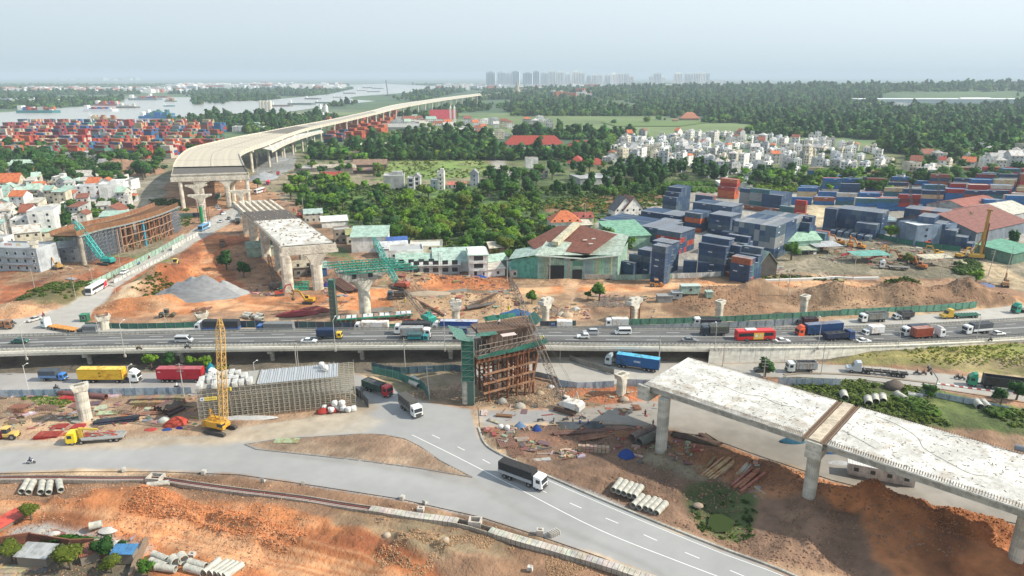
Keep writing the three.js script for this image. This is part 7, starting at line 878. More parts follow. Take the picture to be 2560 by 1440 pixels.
for(const[u,v,c,w,l]of[[1404,790,[0.55,0.48,0.38],1.8,'tan boulder pair by the column with the stepped cap'],[1418,792,[0.5,0.38,0.27],2.2,'brown concrete lump by the column with the stepped cap'],[1440,776,[0.5,0.55,0.52],1.6,'pale sack pile by the puddle'],[1300,1018,[0.4,0.36,0.3],1.5,'broken concrete at the foot of the formwork tower'],[1350,985,[0.4,0.3,0.2],1.2,'rubble clump between the tower and the white crane'],[1255,1005,[0.32,0.3,0.27],1.3,'dark grey bags at the foot of the formwork tower'],[75,1035,[0.5,0.5,0.48],0.9,'white box among the rebar cages'],[372,1035,[0.6,0.6,0.58],0.8,'white machine among the rusty bars'],[410,1052,[0.5,0.52,0.47],1.4,'pale sack in front of the brown tubes'],[1225,1052,[0.3,0.25,0.2],0.8,'dark stool on the grey pad'],[1378,968,[0.6,0.6,0.6],0.9,'white bundle by the blue loop hoarding'],[1560,1003,[0.42,0.34,0.26],1.2,'broken slab by the white column'],[1600,1155,[0.12,0.1,0.09],0.8,'dark lump under the viaduct edge'],[2236,968,[0.13,0.1,0.08],2.6,'burnt brown heap under the blue hoarding'],[1745,1264,[0.34,0.26,0.2],1.0,'pale boulder beside the stagnant pool'],[1890,1245,[0.28,0.2,0.15],0.8,'brown boulder beyond the stagnant pool']])heap(u,v,w,w*0.8,w*0.8,c,l,/boulder|lump|rubble|concrete|slab/.test(l)?'rubble_heap':'sack',0,'fine',2.4);
}
motorbike(P0(1351,1054),0.2,[0.05,0.05,0.06],'parked black motorbike, first in the row on the grey pad');motorbike(P0(1384,1056),1.4,[0.07,0.06,0.06],'parked black motorbike, second in the row on the grey pad');motorbike(P0(1414,1052),0.4,[0.05,0.05,0.07],'parked black motorbike, third in the row on the grey pad');motorbike(P0(1456,1048),0.1,[0.35,0.33,0.3],'motorbike being ridden across the grey pad','rider in pink crossing the grey pad',[0.45,0.3,0.28],WHITE);
person(P0(1432,1056),0.5,[0.45,0.42,0.36],'person in pale clothes standing by the parked motorbikes');person(P0(1450,1068),1.5,[0.05,0.08,0.25],'worker in blue beside the blue-grey tubes, nearer the motorbikes','stand',WHITE);person(P0(1470,1068),2.5,[0.05,0.06,0.16],'worker in navy walking beside the blue-grey tubes');person(P0(1499,1066),0.2,[0.55,0.33,0.14],'worker in orange at the end of the blue-grey tubes','bend');person(P0(1613,1040),1.2,[0.12,0.05,0.05],'worker in maroon among the rebar by the viaduct pier');person(P0(1632,1066),0.4,[0.05,0.06,0.09],'worker in navy beside the tan crate pile');person(P0(572,930,8.7),0,[0.08,0.09,0.11],'worker in dark clothes on the scaffolding deck','stand',WHITE);person(P0(1210,696),0,[0.3,0.05,0.1],'person in red at the warehouse side door');
function cabin(u,v,yaw,w,d,h,c,rc,label,nw=4,o={}){const t=thing(o.nm||'site_cabin',label,o.cat||'site cabin',P0(u,v),yaw);nM().box(0,0.1,0,w,h,d).build('wall',M(c,0.7,{k:'sheet'}),t);const r=nM();r.box(0,h+0.1,0,w+0.3,0.14,d+0.4);for(let i=0;i<w/0.5;i++)r.box(-w/2+0.25+i*0.5,h+0.24,0,0.08,0.05,d+0.4);r.build('roof',M(rc,0.6),t);for(let i=0;i<nw;i++){const x=-w/2+(i+0.5)*w/nw,q=nM().box(x,h*0.45,d/2+0.01,0.95,0.9,0.06);const m=q.build('window',mGlass,t);const f=nM();for(const s of[-1,1]){f.box(x+s*0.5,h*0.45,d/2+0.03,0.06,0.9,0.06);f.box(x,h*0.45+(s>0?0.9:-0.05),d/2+0.03,1.06,0.06,0.06);}f.build('frame',M([0.5,0.5,0.5],0.6),m);}return t;}
{const a=G(2128,1178,0),b=G(2270,1206,0);const t=cabin(2199,1195,yawOf(a,b),12.4,2.6,2.6,[0.62,0.66,0.68],[0.66,0.66,0.66],'long grey site cabin with four small windows under the viaduct');}
cabin(214,803,0.1,2.4,2.2,2.4,[0.03,0.16,0.09],[0.05,0.2,0.12],'dark green site hut beside the column stub',1);cabin(1660,755,0.05,5.5,3,2.6,[0.28,0.28,0.28],[0.32,0.31,0.3],'grey sheet cabin on the dirt behind the highway',0);cabin(1690,754,0.05,3.6,2.6,2.4,[0.35,0.38,0.4],[0.4,0.42,0.42],'pale grey cabin between the grey and the mint cabins',1);cabin(1722,752,0.05,7,3,3,[0.35,0.48,0.42],[0.50,0.58,0.53],'mint green site cabin with an overhanging roof',1);cabin(1770,755,0.05,2.4,2.4,2.2,[0.3,0.44,0.37],[0.4,0.5,0.44],'small mint hut nearest the short white column',0);
{
const w=thing('brick_wall','weathered brown brick wall around the garden compound','wall'),P=pts('-30,1378 80,1360 84,1362 180,1378 240,1376'),mB=[[0.22,0.085,0.05],[0.26,0.10,0.06],[0.19,0.075,0.05]];for(let i=0;i<P.length-1;i++){const n=Math.max(1,Math.round(P[i].distanceTo(P[i+1])/2.2));for(let k=0;k<n;k++){const a=P[i].clone().lerp(P[i+1],k/n),b=P[i].clone().lerp(P[i+1],(k+0.97)/n);for(let r=0;r<5;r++)nM().bar(a.clone().setY(0.25+r*0.5),b.clone().setY(0.25+r*0.5),0.22,0.47).build('brick_course',M(pick(mB),0.95,{k:'fine'}),w);}}
const w2=thing('earth_wall','leaning tan mud wall beside the pipe heap','wall'),Q=pts('368,1356 352,1392 338,1420 328,1450');for(let i=0;i<3;i++)nM().bar(Q[i].clone().setY(0.6),Q[i+1].clone().setY(0.6),0.6,1.2).build('wall_segment',M([0.27,0.19,0.13],0.95,{k:'fine'}),w2);
const sh=(u,v,yaw,W,D,h,c,l)=>{const t=thing('lean_to_roof',l,'shed roof',P0(u,v),yaw);const m=nM();m.frame(V(-W/2,h,-D/2),V(W,0,0),V(0,0.08,0),V(0,-0.5,D));m.build('roof',M(c,0.6,{k:'sheet'}),t);const p=nM();p.box(0,0,0,W*0.9,h-0.6,D*0.8);p.build('wall',M([0.2,0.17,0.14],0.9),t);};
sh(98,1405,-0.1,6,3.4,2.6,[0.40,0.41,0.42],'plain grey sheet roof among the garden trees');sh(316,1402,0,4,2.2,2.6,[0.06,0.22,0.46],'small blue sheet roof among the garden trees');sh(-4,1322,1.2,9,3,1.2,[0.6,0.09,0.06],'red and white sheet at the picture edge');sh(226,1398,0.6,3,3,2.4,[0.3,0.1,0.06],'rusty red shed roof behind the weeping tree');
const pv=thing('paving_slabs','cracked tan paving slabs in the garden corner','paving');for(let i=0;i<7;i++)for(let j=0;j<4;j++){const p=G(10+i*17-j*5,1418+j*11,0);nM().box(p.x,0.02,p.z,1.25,0.12,0.95,rr(-0.1,0.1)).build('slab',M([0.36,0.28,0.19].map((q)=>q*rr(0.8,1.2)),0.95,{k:'conc'}),pv);}
for(const[u,v,l]of[[60,1345,'heap of grey scrap in the compound'],[135,1335,'white rubble on the grey compound floor'],[270,1325,'white stone heap beside the short pipe'],[290,1360,'white rubble by the mud wall'],[330,1378,'white plastic scraps by the mud wall'],[160,1355,'red-brown barrel heap on the compound floor'],[108,1428,'black tiles heaped on the paving']])heap(u,v,1.8,1.1,0.7,/white/.test(l)?[0.55,0.53,0.5]:/red/.test(l)?[0.3,0.1,0.07]:[0.12,0.12,0.12],l,'rubble_heap',0,'fine',1.2);
}
// ---------- shipping containers ----------
const NV=[0.018,0.052,0.13],NV2=[0.028,0.07,0.155],SL=[0.07,0.115,0.17],TLC=[0.04,0.14,0.18],RDC=[0.36,0.03,0.025],RSC=[0.30,0.09,0.045],ORC=[0.5,0.12,0.04],BLC=[0.02,0.13,0.36],WHC=[0.55,0.53,0.48],MRC=[0.17,0.025,0.04],GNC=[0.10,0.26,0.20],CRC=[0.52,0.42,0.26],GYC=[0.25,0.27,0.29];
const CN=new Map([[NV,'navy'],[NV2,'dark blue'],[SL,'slate blue'],[TLC,'teal blue'],[RDC,'red'],[RSC,'rust red'],[ORC,'orange'],[BLC,'bright blue'],[WHC,'white'],[MRC,'maroon'],[GNC,'green'],[CRC,'cream'],[GYC,'grey']]);
const BOXES=[],CW=2.44,CHH=2.59;
const navy=[NV,NV,NV,NV2,NV2,SL,SL],mixed=[BLC,BLC,RDC,RSC,MRC,NV,NV2,WHC,TLC,RDC,CRC,BLC],reds=[RDC,RDC,RDC,RSC,RDC,NV2,ORC],oddn=[NV,NV2,SL,SL,NV2,RSC,NV,TLC];
function block(u,v,T,long,nA,nB,pal,name,o={}){
const a=o.yaw??0.726,A=V(Math.cos(a),0,Math.sin(a)),B=V(Math.sin(a),0,-Math.cos(a)),L=o.L||12.19,hs=(i,j)=>o.h?o.h(i,j):T,O=G(u,v,hs(0,0)*CHH),sa=long==='a'?L+0.3:CW+0.07,sb=long==='a'?CW+0.07:L+0.3;
for(let i=0;i<nA;i++)for(let j=0;j<nB;j++){const h=hs(i,j);for(let k=0;k<h;k++){
const up=k===h-1,fr=j===0||hs(i,j-1)<=k,rt=i===nA-1||hs(i+1,j)<=k;if(!up&&!fr&&!rt)continue;
const p=O.clone().aS(A,(i+0.5)*sa).aS(B,(j+0.5)*sb).setY(k*CHH),c=pick(pal),tn=up?'top tier':k===0?'ground tier':ord[k]+' tier';
BOXES.push({p,yaw:-a+(long==='a'?0:Math.PI/2),L,c,g:name,l:`${CN.get(c)} container ${nA > 1 ? ord[i] + ' along, ' : ''}${nB > 1 ? ord[j] + ' row, ' : ''}${tn}, ${name}`,w:(up?1:0)+(fr?1:0)+(rt?0.6:0)});
}}
}
ord.push(...['thirteenth','fourteenth','fifteenth','sixteenth']);
block(1497,548,3,'a',3,9,navy,'low wide block behind the warehouse');block(1602,527,3,'a',2,6,[...navy,RSC],'pink-topped block by the gabled house');block(1657,490,3,'a',1,7,navy,'stepped block by the sandy lot',{h:(i,j)=>Math.min(6,4+j),L:9.2});
block(1732,505,3,'a',2,6,navy,'long low block before the red stacks');block(1712,530,4,'a',1,5,[...navy,ORC,GYC],'tall grey-doored block behind it',{L:9.2});block(1772,534,4,'a',1,5,navy,'shaded tall block along the central aisle');block(1650,547,3,'a',1,2,navy,'single pair amid the low wide block',{L:10});
block(1642,573,4,'a',1,6,[...navy,RSC,RDC],'orange-trimmed block facing the aisle');block(1630,601,5,'a',1,3,navy,'five-high block beside the mint sheet roof',{L:9});block(1630,612,6,'a',1,2,navy,'tallest block beside the warehouse tree',{L:6.06});block(1594,622,4,'a',1,3,[...navy,RDC],'block with one red door by the warehouse tree',{L:6.06});
block(1553,652,2,'a',1,1,navy,'small stack at the warehouse corner',{L:6.06});block(1572,634,3,'a',1,1,navy,'second small stack at the warehouse corner',{L:6.06});block(1594,665,1,'a',1,1,navy,'lone box at the mint hoarding',{L:3.5});
block(1746,606,5,'a',1,5,oddn,'uneven cluster by the wall, near end',{h:(i,j)=>[5,6,6,5,5][j]});block(1788,640,4,'a',1,7,oddn,'uneven cluster by the wall, middle part',{h:(i,j)=>[3,5,4,5,6,5,4][j],L:9.2});block(1828,640,3,'a',1,6,oddn,'uneven cluster by the wall, far end',{h:(i,j)=>[4,4,3,4,5,3][j],L:8});block(1708,652,2,'a',1,1,[NV2],'pair of dark boxes at the white yard wall',{L:8,yaw:0.25});block(1745,656,2,'a',1,1,[NV],'second pair of dark boxes at the white yard wall',{L:8,yaw:0.25});
block(1835,552,6,'b',8,3,[NV2,SL,SL,NV,GYC],'great block with sunlit long sides');block(1831,549,5,'a',1,2,navy,'pale-topped pair before the great block');block(1802,578,4,'a',1,2,oddn,'loose boxes below the great block',{L:6.06});
block(1905,484,4,'a',1,7,navy,'blue block with silver doors');block(1795,465,5,'a',1,3,reds,'red block at the rear of the yard',{h:(i,j)=>[3,5,5][j]});block(1850,470,4,'a',1,2,[NV2,BLC,GYC],'blue pair beside the red block');block(1876,470,5,'a',1,1,[GNC,RSC,TLC,GYC],'green and rust stack beside the red block');block(1738,486,2,'a',1,2,[RSC,NV2],'half-hidden low pair behind the long low block');block(1860,512,1,'a',2,1,[RSC,RDC],'rust pair on the yard floor');
block(1988,500,5,'a',1,1,[RDC,RSC,RDC],'slim red stack by the sandy aisle',{L:6.06});block(1988,532,3,'a',1,1,[RSC,RDC],'lower red stack by the sandy aisle',{L:6.06});block(1948,514,2,'a',1,1,[TLC],'teal pair by the slim red stack',{L:10});block(1992,554,6,'a',1,5,[...oddn,RSC],'rust-topped mixed stack beyond the aisle',{h:(i,j)=>[5,6,6,4,3][j],L:6.06});block(2030,580,3,'a',1,3,[NV2,SL,RSC,TLC],'steps before the rust-topped mixed stack',{L:6.06});
block(2092,520,5,'b',9,1,navy,'dark wall of doors by round tree');block(2140,556,3,'b',4,1,navy,'stepped end of the dark wall');block(2062,520,5,'a',1,2,navy,'pair left of the dark wall',{L:6.06});block(2262,520,5,'b',8,1,[...navy,RSC],'second dark wall behind the corrugated house');block(2295,540,5,'b',10,1,navy,'stepped slope behind the corrugated house',{h:(i)=>Math.max(1,5-Math.floor(i*0.45))});
for(let i=0;i<6;i++)block(2075+i*17,575+i*3,1,'b',1,1,[SL,NV2],`${ord[i]} single box beside the orange diggers`);
for(let r=0;r<7;r++)for(let c=0;c<12;c++){const u=1966+c*55+r*9+rr(-3,3),g=540-r*13.5;if(u<2090&&r<2||r<1&&u<2420||rnd()<0.05)continue;const q=Math.min(5,2+Math.floor(rnd()*3)+(u>2300?1:0));block(u,g-q*10.2,q,'a',1,1+(rnd()<0.5),mixed,`${ord[r]} rear row, ${ord[c]} stack`,{yaw:0.14+rr(0,0.05),h:()=>q});}
{
const cols=[RDC,RDC,RSC,RSC,ORC,ORC,MRC,MRC,BLC,NV2,WHC,CRC,GNC,GYC,TLC,RDC];let b=0;
for(let r=0;r<9;r++){const v=386-r*8.2-0.0*r;for(let c=0;c<17;c++){const u=-30+c*33+r*5;if(u>545||(r<2&&u>440)||(r<1&&u<-20))continue;if(rnd()<0.07)continue;block(u,v-22+rr(-1,1),5,'a',1,5,[pick(cols),pick(cols),pick(cols)],'river port stacks',{yaw:0.3,h:(()=>{const q=3+Math.floor(rnd()*3.6);return(i,j)=>Math.max(1,q-(j%3===2?1:0));})()});}}
for(let r=0;r<6;r++)for(let c=0;c<6;c++){const u=808+c*25+r*9,v=352-r*9-c*3.2;block(u,v-16,5,'a',1,4,c<2&&r<2?[NV2,NV,ORC,RSC]:[ORC,RSC,ORC,RSC,RDC,ORC],'orange yard beside the far viaduct',{yaw:0.35,h:(()=>{const q=3+Math.floor(rnd()*3);return()=>q;})()});}
}
{
const ctG=(L)=>cached('yc'+L,()=>{const b=nM();for(const s of[-1,1]){const n=Math.round(L/0.9);for(let i=0;i<n;i++){const x=-L/2+i*L/n,w=L/n,z=s*CW/2,P=(X,Z,y)=>V(X,y,Z);for(const[x0,z0,x1,z1]of[[x,z,x+w*0.5,z],[x+w*0.5,z,x+w*0.6,z-s*0.06],[x+w*0.6,z-s*0.06,x+w*0.9,z-s*0.06],[x+w*0.9,z-s*0.06,x+w,z]])s>0?b.quad(P(x0,z0,0),P(x1,z1,0),P(x1,z1,CHH),P(x0,z0,CHH)):b.quad(P(x1,z1,0),P(x0,z0,0),P(x0,z0,CHH),P(x1,z1,CHH));}}return b.geometry();});
const rfG=(L)=>cached('yr'+L,()=>{const b=nM().box(0,CHH-0.04,0,L-0.02,0.04,CW-0.04);for(let i=0;i<L/1.1;i++)b.box(-L/2+0.55+i*1.1,CHH,0,0.5,0.02,CW-0.3);return b.geometry();}),drG=(L)=>cached('yd'+L,()=>{const b=nM();b.box(L/2-0.04,0,0,0.06,CHH-0.05,CW-0.02);return b.geometry();}),brG=(L)=>cached('yb'+L,()=>{const b=nM();for(const z of[-0.8,-0.35,0.35,0.8])b.box(L/2+0.01,0.15,z,0.06,CHH-0.4,0.07);b.box(L/2+0.01,1.1,-0.55,0.05,0.12,0.5);b.box(L/2+0.01,1.1,0.55,0.05,0.12,0.5);return b.geometry();}),leG=(L)=>cached('yl'+L,()=>nM().box(-L*0.3,1.75,CW/2+0.01,1.8,0.4,0.03).geometry());
for(const q of BOXES){const[u,v,s]=pix(q.p);q.s=u<-60||u>W0+60?0:s*s*q.w*q.L;q.u=u;}BOXES.sort((a,b)=>b.s-a.s);
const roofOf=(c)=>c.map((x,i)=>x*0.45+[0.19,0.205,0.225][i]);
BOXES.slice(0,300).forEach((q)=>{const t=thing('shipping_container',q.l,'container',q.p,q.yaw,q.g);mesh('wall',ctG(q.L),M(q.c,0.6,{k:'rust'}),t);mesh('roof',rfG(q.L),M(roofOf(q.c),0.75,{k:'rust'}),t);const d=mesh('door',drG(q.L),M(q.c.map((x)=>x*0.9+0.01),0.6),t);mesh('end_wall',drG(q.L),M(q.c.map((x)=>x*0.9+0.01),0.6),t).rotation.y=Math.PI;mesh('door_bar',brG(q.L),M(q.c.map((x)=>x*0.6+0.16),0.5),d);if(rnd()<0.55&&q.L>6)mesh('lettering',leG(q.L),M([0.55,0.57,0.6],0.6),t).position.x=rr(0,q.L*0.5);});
const rest=BOXES.slice(300).filter((q)=>q.s>0);const g=nM().box(0,0,0,1,CHH,CW).geometry();inst('shipping_containers',g,M([1,1,1],0.7,{k:'rust'}),rest.map((q)=>mat4(q.p,q.yaw,1,1,0,0,1).multiply(new THREE.Matrix4().makeScale(q.L,1,1))),rest.map((q)=>q.c),'distant stacked containers of the river port and the orange yard');
const A=thing('container_sign','white ASL lettering on a red container in the rear rows','lettering',V(0,0,0)),s=G(2480,478,10);lettering('ASL',5,2,[0.75,0.7,0.7],A,s.add(V(0,0,0.3)),-0.16);
for(const[u,v,w]of[[2210,492,'SITC'],[2312,483,'SITC'],[2345,505,'SITC'],[2300,512,'SITC'],[2410,500,'SITC'],[2400,470,'COSCO'],[2525,485,'COSCO']]){const t=thing('container_sign',`white ${w} lettering painted ${ {2210: 'on the first', 2312: 'on the second', 2345: 'on the third', 2300: 'on the fourth', 2410: 'on the fifth', 2400: 'on a pale', 2525: 'on a maroon'}[u]} rear container side`,'lettering',V(0,0,0));lettering(w,4,1.3,[0.7,0.72,0.75],t,G(u,v,7).add(V(0,0,0.6)),-0.16);}
}
// ---------- buildings ----------
const mRoofR=[0.36,0.055,0.035],OT=[0.55,0.16,0.06],MT=[0.40,0.56,0.48],GYR=[0.42,0.43,0.43],WW=[0.80,0.79,0.77],CW2=[0.62,0.57,0.46],GW=[0.40,0.41,0.42],RR2=[0.27,0.09,0.055];
const winG=(w,h)=>cached('win'+w+h,()=>nM().box(0,0,0,w,h,0.12).geometry()),frG=(w,h)=>cached('wf'+w+h,()=>{const b=nM();for(const s of[-1,1])b.box(s*(w/2+0.06),-0.06,0.04,0.12,h+0.12,0.14);b.box(0,h,0.04,w,0.1,0.16);b.box(0,-0.14,0.1,w+0.3,0.12,0.3);return b.geometry();});
function house(p,yaw,w,d,st,roof,c,rc,label,o={}){
const t=thing(o.nm||'house',label,o.cat||'house',p,yaw,o.group),sh=o.sh||3.2,h=st*sh,mW=M(c,0.85,{k:'wall'});
const wb=nM().box(0,-0.5,-d/2,w,h+0.5,d);if(roof==='gable'||roof==='gableX'){const k=roof==='gable',rh=(k?d:w)*(o.pitch||0.24);if(k)for(const s of[-1,1])wb.tri(V(s*w/2,h,0),V(s*w/2,h,-d),V(s*w/2,h+rh,-d/2));else for(const z of[0,-d])wb.tri(V(-w/2,h,z),V(w/2,h,z),V(0,h+rh,z));}
wb.build('wall',mW,t);const r=nM(),e=o.eave??0.5,rm=M(rc,0.7,{k:o.tile?'rust':'sheet'});
if(roof==='flat'){r.box(0,h,-d/2,w-0.3,0.08,d-0.3);const q=r.build('roof',M(rc,0.9,{k:'fine'}),t),pb=nM();for(const s of[-1,1]){pb.box(s*(w/2-0.1),h,-d/2,0.2,0.8,d);pb.box(0,h,-d/2+s*(d/2-0.1),w-0.4,0.8,0.2);}pb.build('parapet',mW,q);if(o.pent)nM().box(w*0.15,h+0.05,-d*0.7,w*0.5,2.4,d*0.34).build('stair_house',mW,t);if(o.tank){const k=nM().tube(V(-w*0.2,h+1.2,-d*0.75),V(w*0.12,h+1.2,-d*0.75),0.55,0.55,10);k.box(-w*0.05,h+0.1,-d*0.75,0.8,0.6,0.6);k.build('water_tank',M([0.62,0.64,0.66],0.3,{metal:0.6}),t);}}
else if(roof==='gable'){const rh=d*(o.pitch||0.24);for(const s of[0,1]){const z0=s?e:-d-e,y0=h-e*0.4;r.frame(V(-w/2-e,y0,z0),V(w+2*e,0,0),V(0,0.12,0),V(0,rh+e*0.4,-d/2-z0));}r.build('roof',rm,t);}
else if(roof==='gableX'){const rh=w*(o.pitch||0.24);for(const s of[-1,1]){const x0=s*(w/2+e);r.frame(V(x0,h-e*0.4,e),V(-x0,rh+e*0.4,0),V(0,0.12,0),V(0,0,-d-2*e));}r.build('roof',rm,t);}
else if(roof==='shed'){const rh=o.rise??1.2;r.frame(V(-w/2-e,h-0.05,e),V(w+2*e,0,0),V(0,0.12,0),V(0,rh,-d-2*e));r.build('roof',rm,t);const k=nM();for(const s of[-1,1])k.tri(V(s*w/2,h,0),V(s*w/2,h,-d),V(s*w/2,h+rh,-d));k.build('gable_wall',mW,t);}
else if(roof==='hip'){const rh=Math.min(w,d)*(o.pitch||0.26),k=Math.min(w,d)/2,a=[V(-w/2-e,h,e),V(w/2+e,h,e),V(w/2+e,h,-d-e),V(-w/2-e,h,-d-e)],R1=V(-w/2+k,h+rh,-d/2),R2=V(w/2-k,h+rh,-d/2);if(w>=d){r.quad(a[0],a[1],R2,R1).quad(a[2],a[3],R1,R2).tri(a[1],a[2],R2).tri(a[3],a[0],R1);}else{R1.set(0,h+rh,-k);R2.set(0,h+rh,-d+k);r.quad(a[1],a[2],R2,R1).quad(a[3],a[0],R1,R2).tri(a[0],a[1],R1).tri(a[2],a[3],R2);}r.quad(a[0],a[3],a[2],a[1]);r.build('roof',rm,t);}
if(o.win!==0){const n=o.win||Math.max(1,Math.round(w/3.5)),ww=o.ww||1.1,wh=o.wh||1.2;for(let s=0;s<st;s++){for(let i=0;i<n;i++){const m=mesh('window',winG(ww,wh),mGlass,t);m.position.set(-w/2+(i+0.5)*w/n,s*sh+1.0,0);if(o.frames)mesh('frame',frG(ww,wh),M([0.6,0.6,0.58],0.7),m);}if(o.side)for(let i=0;i<o.side;i++){const m=mesh('window',winG(ww,wh),mGlass,t);m.position.set(w/2,s*sh+1.0,-(i+0.5)*d/o.side);m.rotation.y=Math.PI/2;}if(o.balc&&s){const b=nM().box(0,s*sh-0.1,0.5,w*0.86,0.14,1.0);b.box(0,s*sh,0.95,w*0.86,0.8,0.06);b.build('balcony',mW,t);}}if(o.door)nM().box(0,0,0.02,o.door,2.3,0.1).build('door',M([0.12,0.13,0.14],0.6),t);}
return t;
}
const HP=(u,v,yaw,w,d,st,roof,c,rc,l,o)=>house(P0(u,v),yaw,w,d,st,roof,c,rc,l,o);
{
const t=thing('warehouse','big mint green warehouse with brown middle roof and raised ridge vent','warehouse',P0(1440,697),0.0),W=45,D=34,H1=10,mint=[0.30,0.46,0.38],mk=(n,b,m)=>b.build(n,m,t);
const fx=[[-24,0.02],[-13,1.6]];const Wl=nM();Wl.quad(V(-16,0,0),V(17,0,0),V(17,H1,0),V(-16,H1,0));Wl.quad(V(-16,H1,0),V(17,H1,0),V(10,H1+0.2,0),V(-2,H1-2.4,0));Wl.quad(V(17,0,0),V(26,0,-30),V(26,H1-1.5,-30),V(17,H1,0));Wl.quad(V(-16,0,0),V(-16,0,-D),V(-16,H1,-D),V(-16,H1,0));mk('wall',Wl,M(mint,0.7,{k:'sheet'}));
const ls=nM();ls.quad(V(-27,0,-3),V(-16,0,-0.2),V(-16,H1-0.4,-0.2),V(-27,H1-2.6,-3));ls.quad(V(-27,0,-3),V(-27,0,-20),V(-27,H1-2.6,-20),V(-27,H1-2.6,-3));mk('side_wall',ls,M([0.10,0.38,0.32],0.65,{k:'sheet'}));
const strip=(x0,x1,n,c)=>{for(let i=0;i<n;i++){const a=x0+i*(x1-x0)/n,b=nM();b.box(a+(x1-x0)/n/2,0.6,0.05,(x1-x0)/n-0.08,H1-1.8,0.07);b.build('wall_sheet',M(c.map((q)=>q*rr(0.8,1.25)),0.65,{k:'sheet'}),t);}};strip(-15.8,-11.2,3,mint);strip(-5.2,-2.6,2,mint);strip(3,16.6,9,[0.30,0.44,0.38]);
mk('roof',nM().quad(V(-17,H1+0.3,0.8),V(2,H1-1.2,0.8),V(8,H1+4.5,-D),V(-6,H1+4.5,-D)).quad(V(2,H1-1.2,0.8),V(18,H1+0.3,0.8),V(27,H1+0.6,-D),V(8,H1+4.5,-D)),M([0.42,0.50,0.43],0.7,{k:'sheet'}));
mk('side_roof',nM().quad(V(-28,H1-2.3,-2.4),V(-17,H1+0.2,0.4),V(-12,H1+1.8,-12),V(-25,H1-1.4,-16)),M([0.36,0.48,0.43],0.7,{k:'sheet'}));
mk('brown_roof',nM().quad(V(-17,H1+0.6,-8),V(6,H1+0.1,-2.5),V(20,H1+3.4,-24),V(4,H1+6.2,-31)).quad(V(-17,H1+0.6,-8),V(4,H1+6.2,-31),V(-6,H1+5.2,-33),V(-20,H1+1.4,-18)),M([0.19,0.065,0.042],0.85,{k:'sheet'}));
const rv=nM();rv.bar(V(-8.4,H1+2.9,-9),V(2.5,H1+6.9,-30),3.0,1.7);mk('ridge_vent',rv,M([0.56,0.52,0.38],0.8,{k:'conc'}));for(const[x,z]of[[5,-16],[9,-19],[12,-23],[7,-12]])mk('skylight',nM().box(x,H1+2.6-(z+16)*0.12-(x-5)*0.12,z,1.8,0.3,0.7,0.2),M([0.6,0.58,0.52],0.5));
mk('door',nM().box(-8.2,0,0.08,6.4,5.8,0.2),M([0.012,0.012,0.013],0.9));mk('door',nM().box(0.4,0,0.08,4.0,4.0,0.2),M([0.02,0.02,0.025],0.9));mk('window_panel',nM().box(0.6,5.6,0.1,4.2,2.0,0.12),M([0.06,0.2,0.15],0.6));mk('plinth',nM().box(10,0,0.1,13,2.0,0.24),M([0.42,0.39,0.34],0.9,{k:'conc'}));mk('gutter',nM().bar(V(-17,H1+0.1,0.95),V(2,H1-1.35,0.95),0.25).bar(V(2,H1-1.35,0.95),V(18,H1+0.1,0.95),0.25),M([0.5,0.53,0.5],0.6));
HP(1318,692,0.15,14,8,1,'shed',[0.62,0.6,0.55],[0.30,0.46,0.44],'low annex with teal roof and blue gutter beside the mint warehouse',{win:4,rise:1.4,nm:'annex',cat:'building'});HP(1578,622,0.2,19,22,2,'shed',[0.30,0.48,0.36],[0.20,0.42,0.30],'green sheet roof behind the warehouse tree',{rise:3.2,win:0,nm:'shed',cat:'shed'});HP(1530,690,0.15,5,12,1,'shed',[0.2,0.4,0.3],[0.28,0.48,0.36],'small green lean-to at the warehouse corner',{win:0,nm:'shed',cat:'shed'});
}
const nb={frames:1,tile:1};
HP(1335,384,0.02,66,20,3,'hip',[0.68,0.66,0.6],mRoofR,'long school block with red hip roof and rows of windows',{win:14,tile:1,pitch:0.45,ww:2.4,wh:1.6,nm:'school',cat:'school'});HP(1452,382,0.05,30,16,2,'hip',[0.55,0.58,0.6],mRoofR,'shorter school block with red roof beside the long one',{win:6,tile:1,pitch:0.4,nm:'school',cat:'school'});
HP(1437,416,-0.3,16,20,1,'hip',[0.66,0.6,0.5],mRoofR,'red-roofed pavilion nearer the long school block',{tile:1,pitch:0.36,nm:'pavilion',cat:'pavilion'});HP(1480,400,0,26,12,1,'hip',[0.66,0.6,0.5],mRoofR,'rear red-roofed pavilion by the white-walled town',{tile:1,pitch:0.4,nm:'pavilion',cat:'pavilion'});HP(1482,420,0,24,13,1,'hip',[0.7,0.62,0.42],mRoofR,'front red-roofed pavilion with yellow columns',{tile:1,pitch:0.4,win:5,nm:'pavilion',cat:'pavilion'});
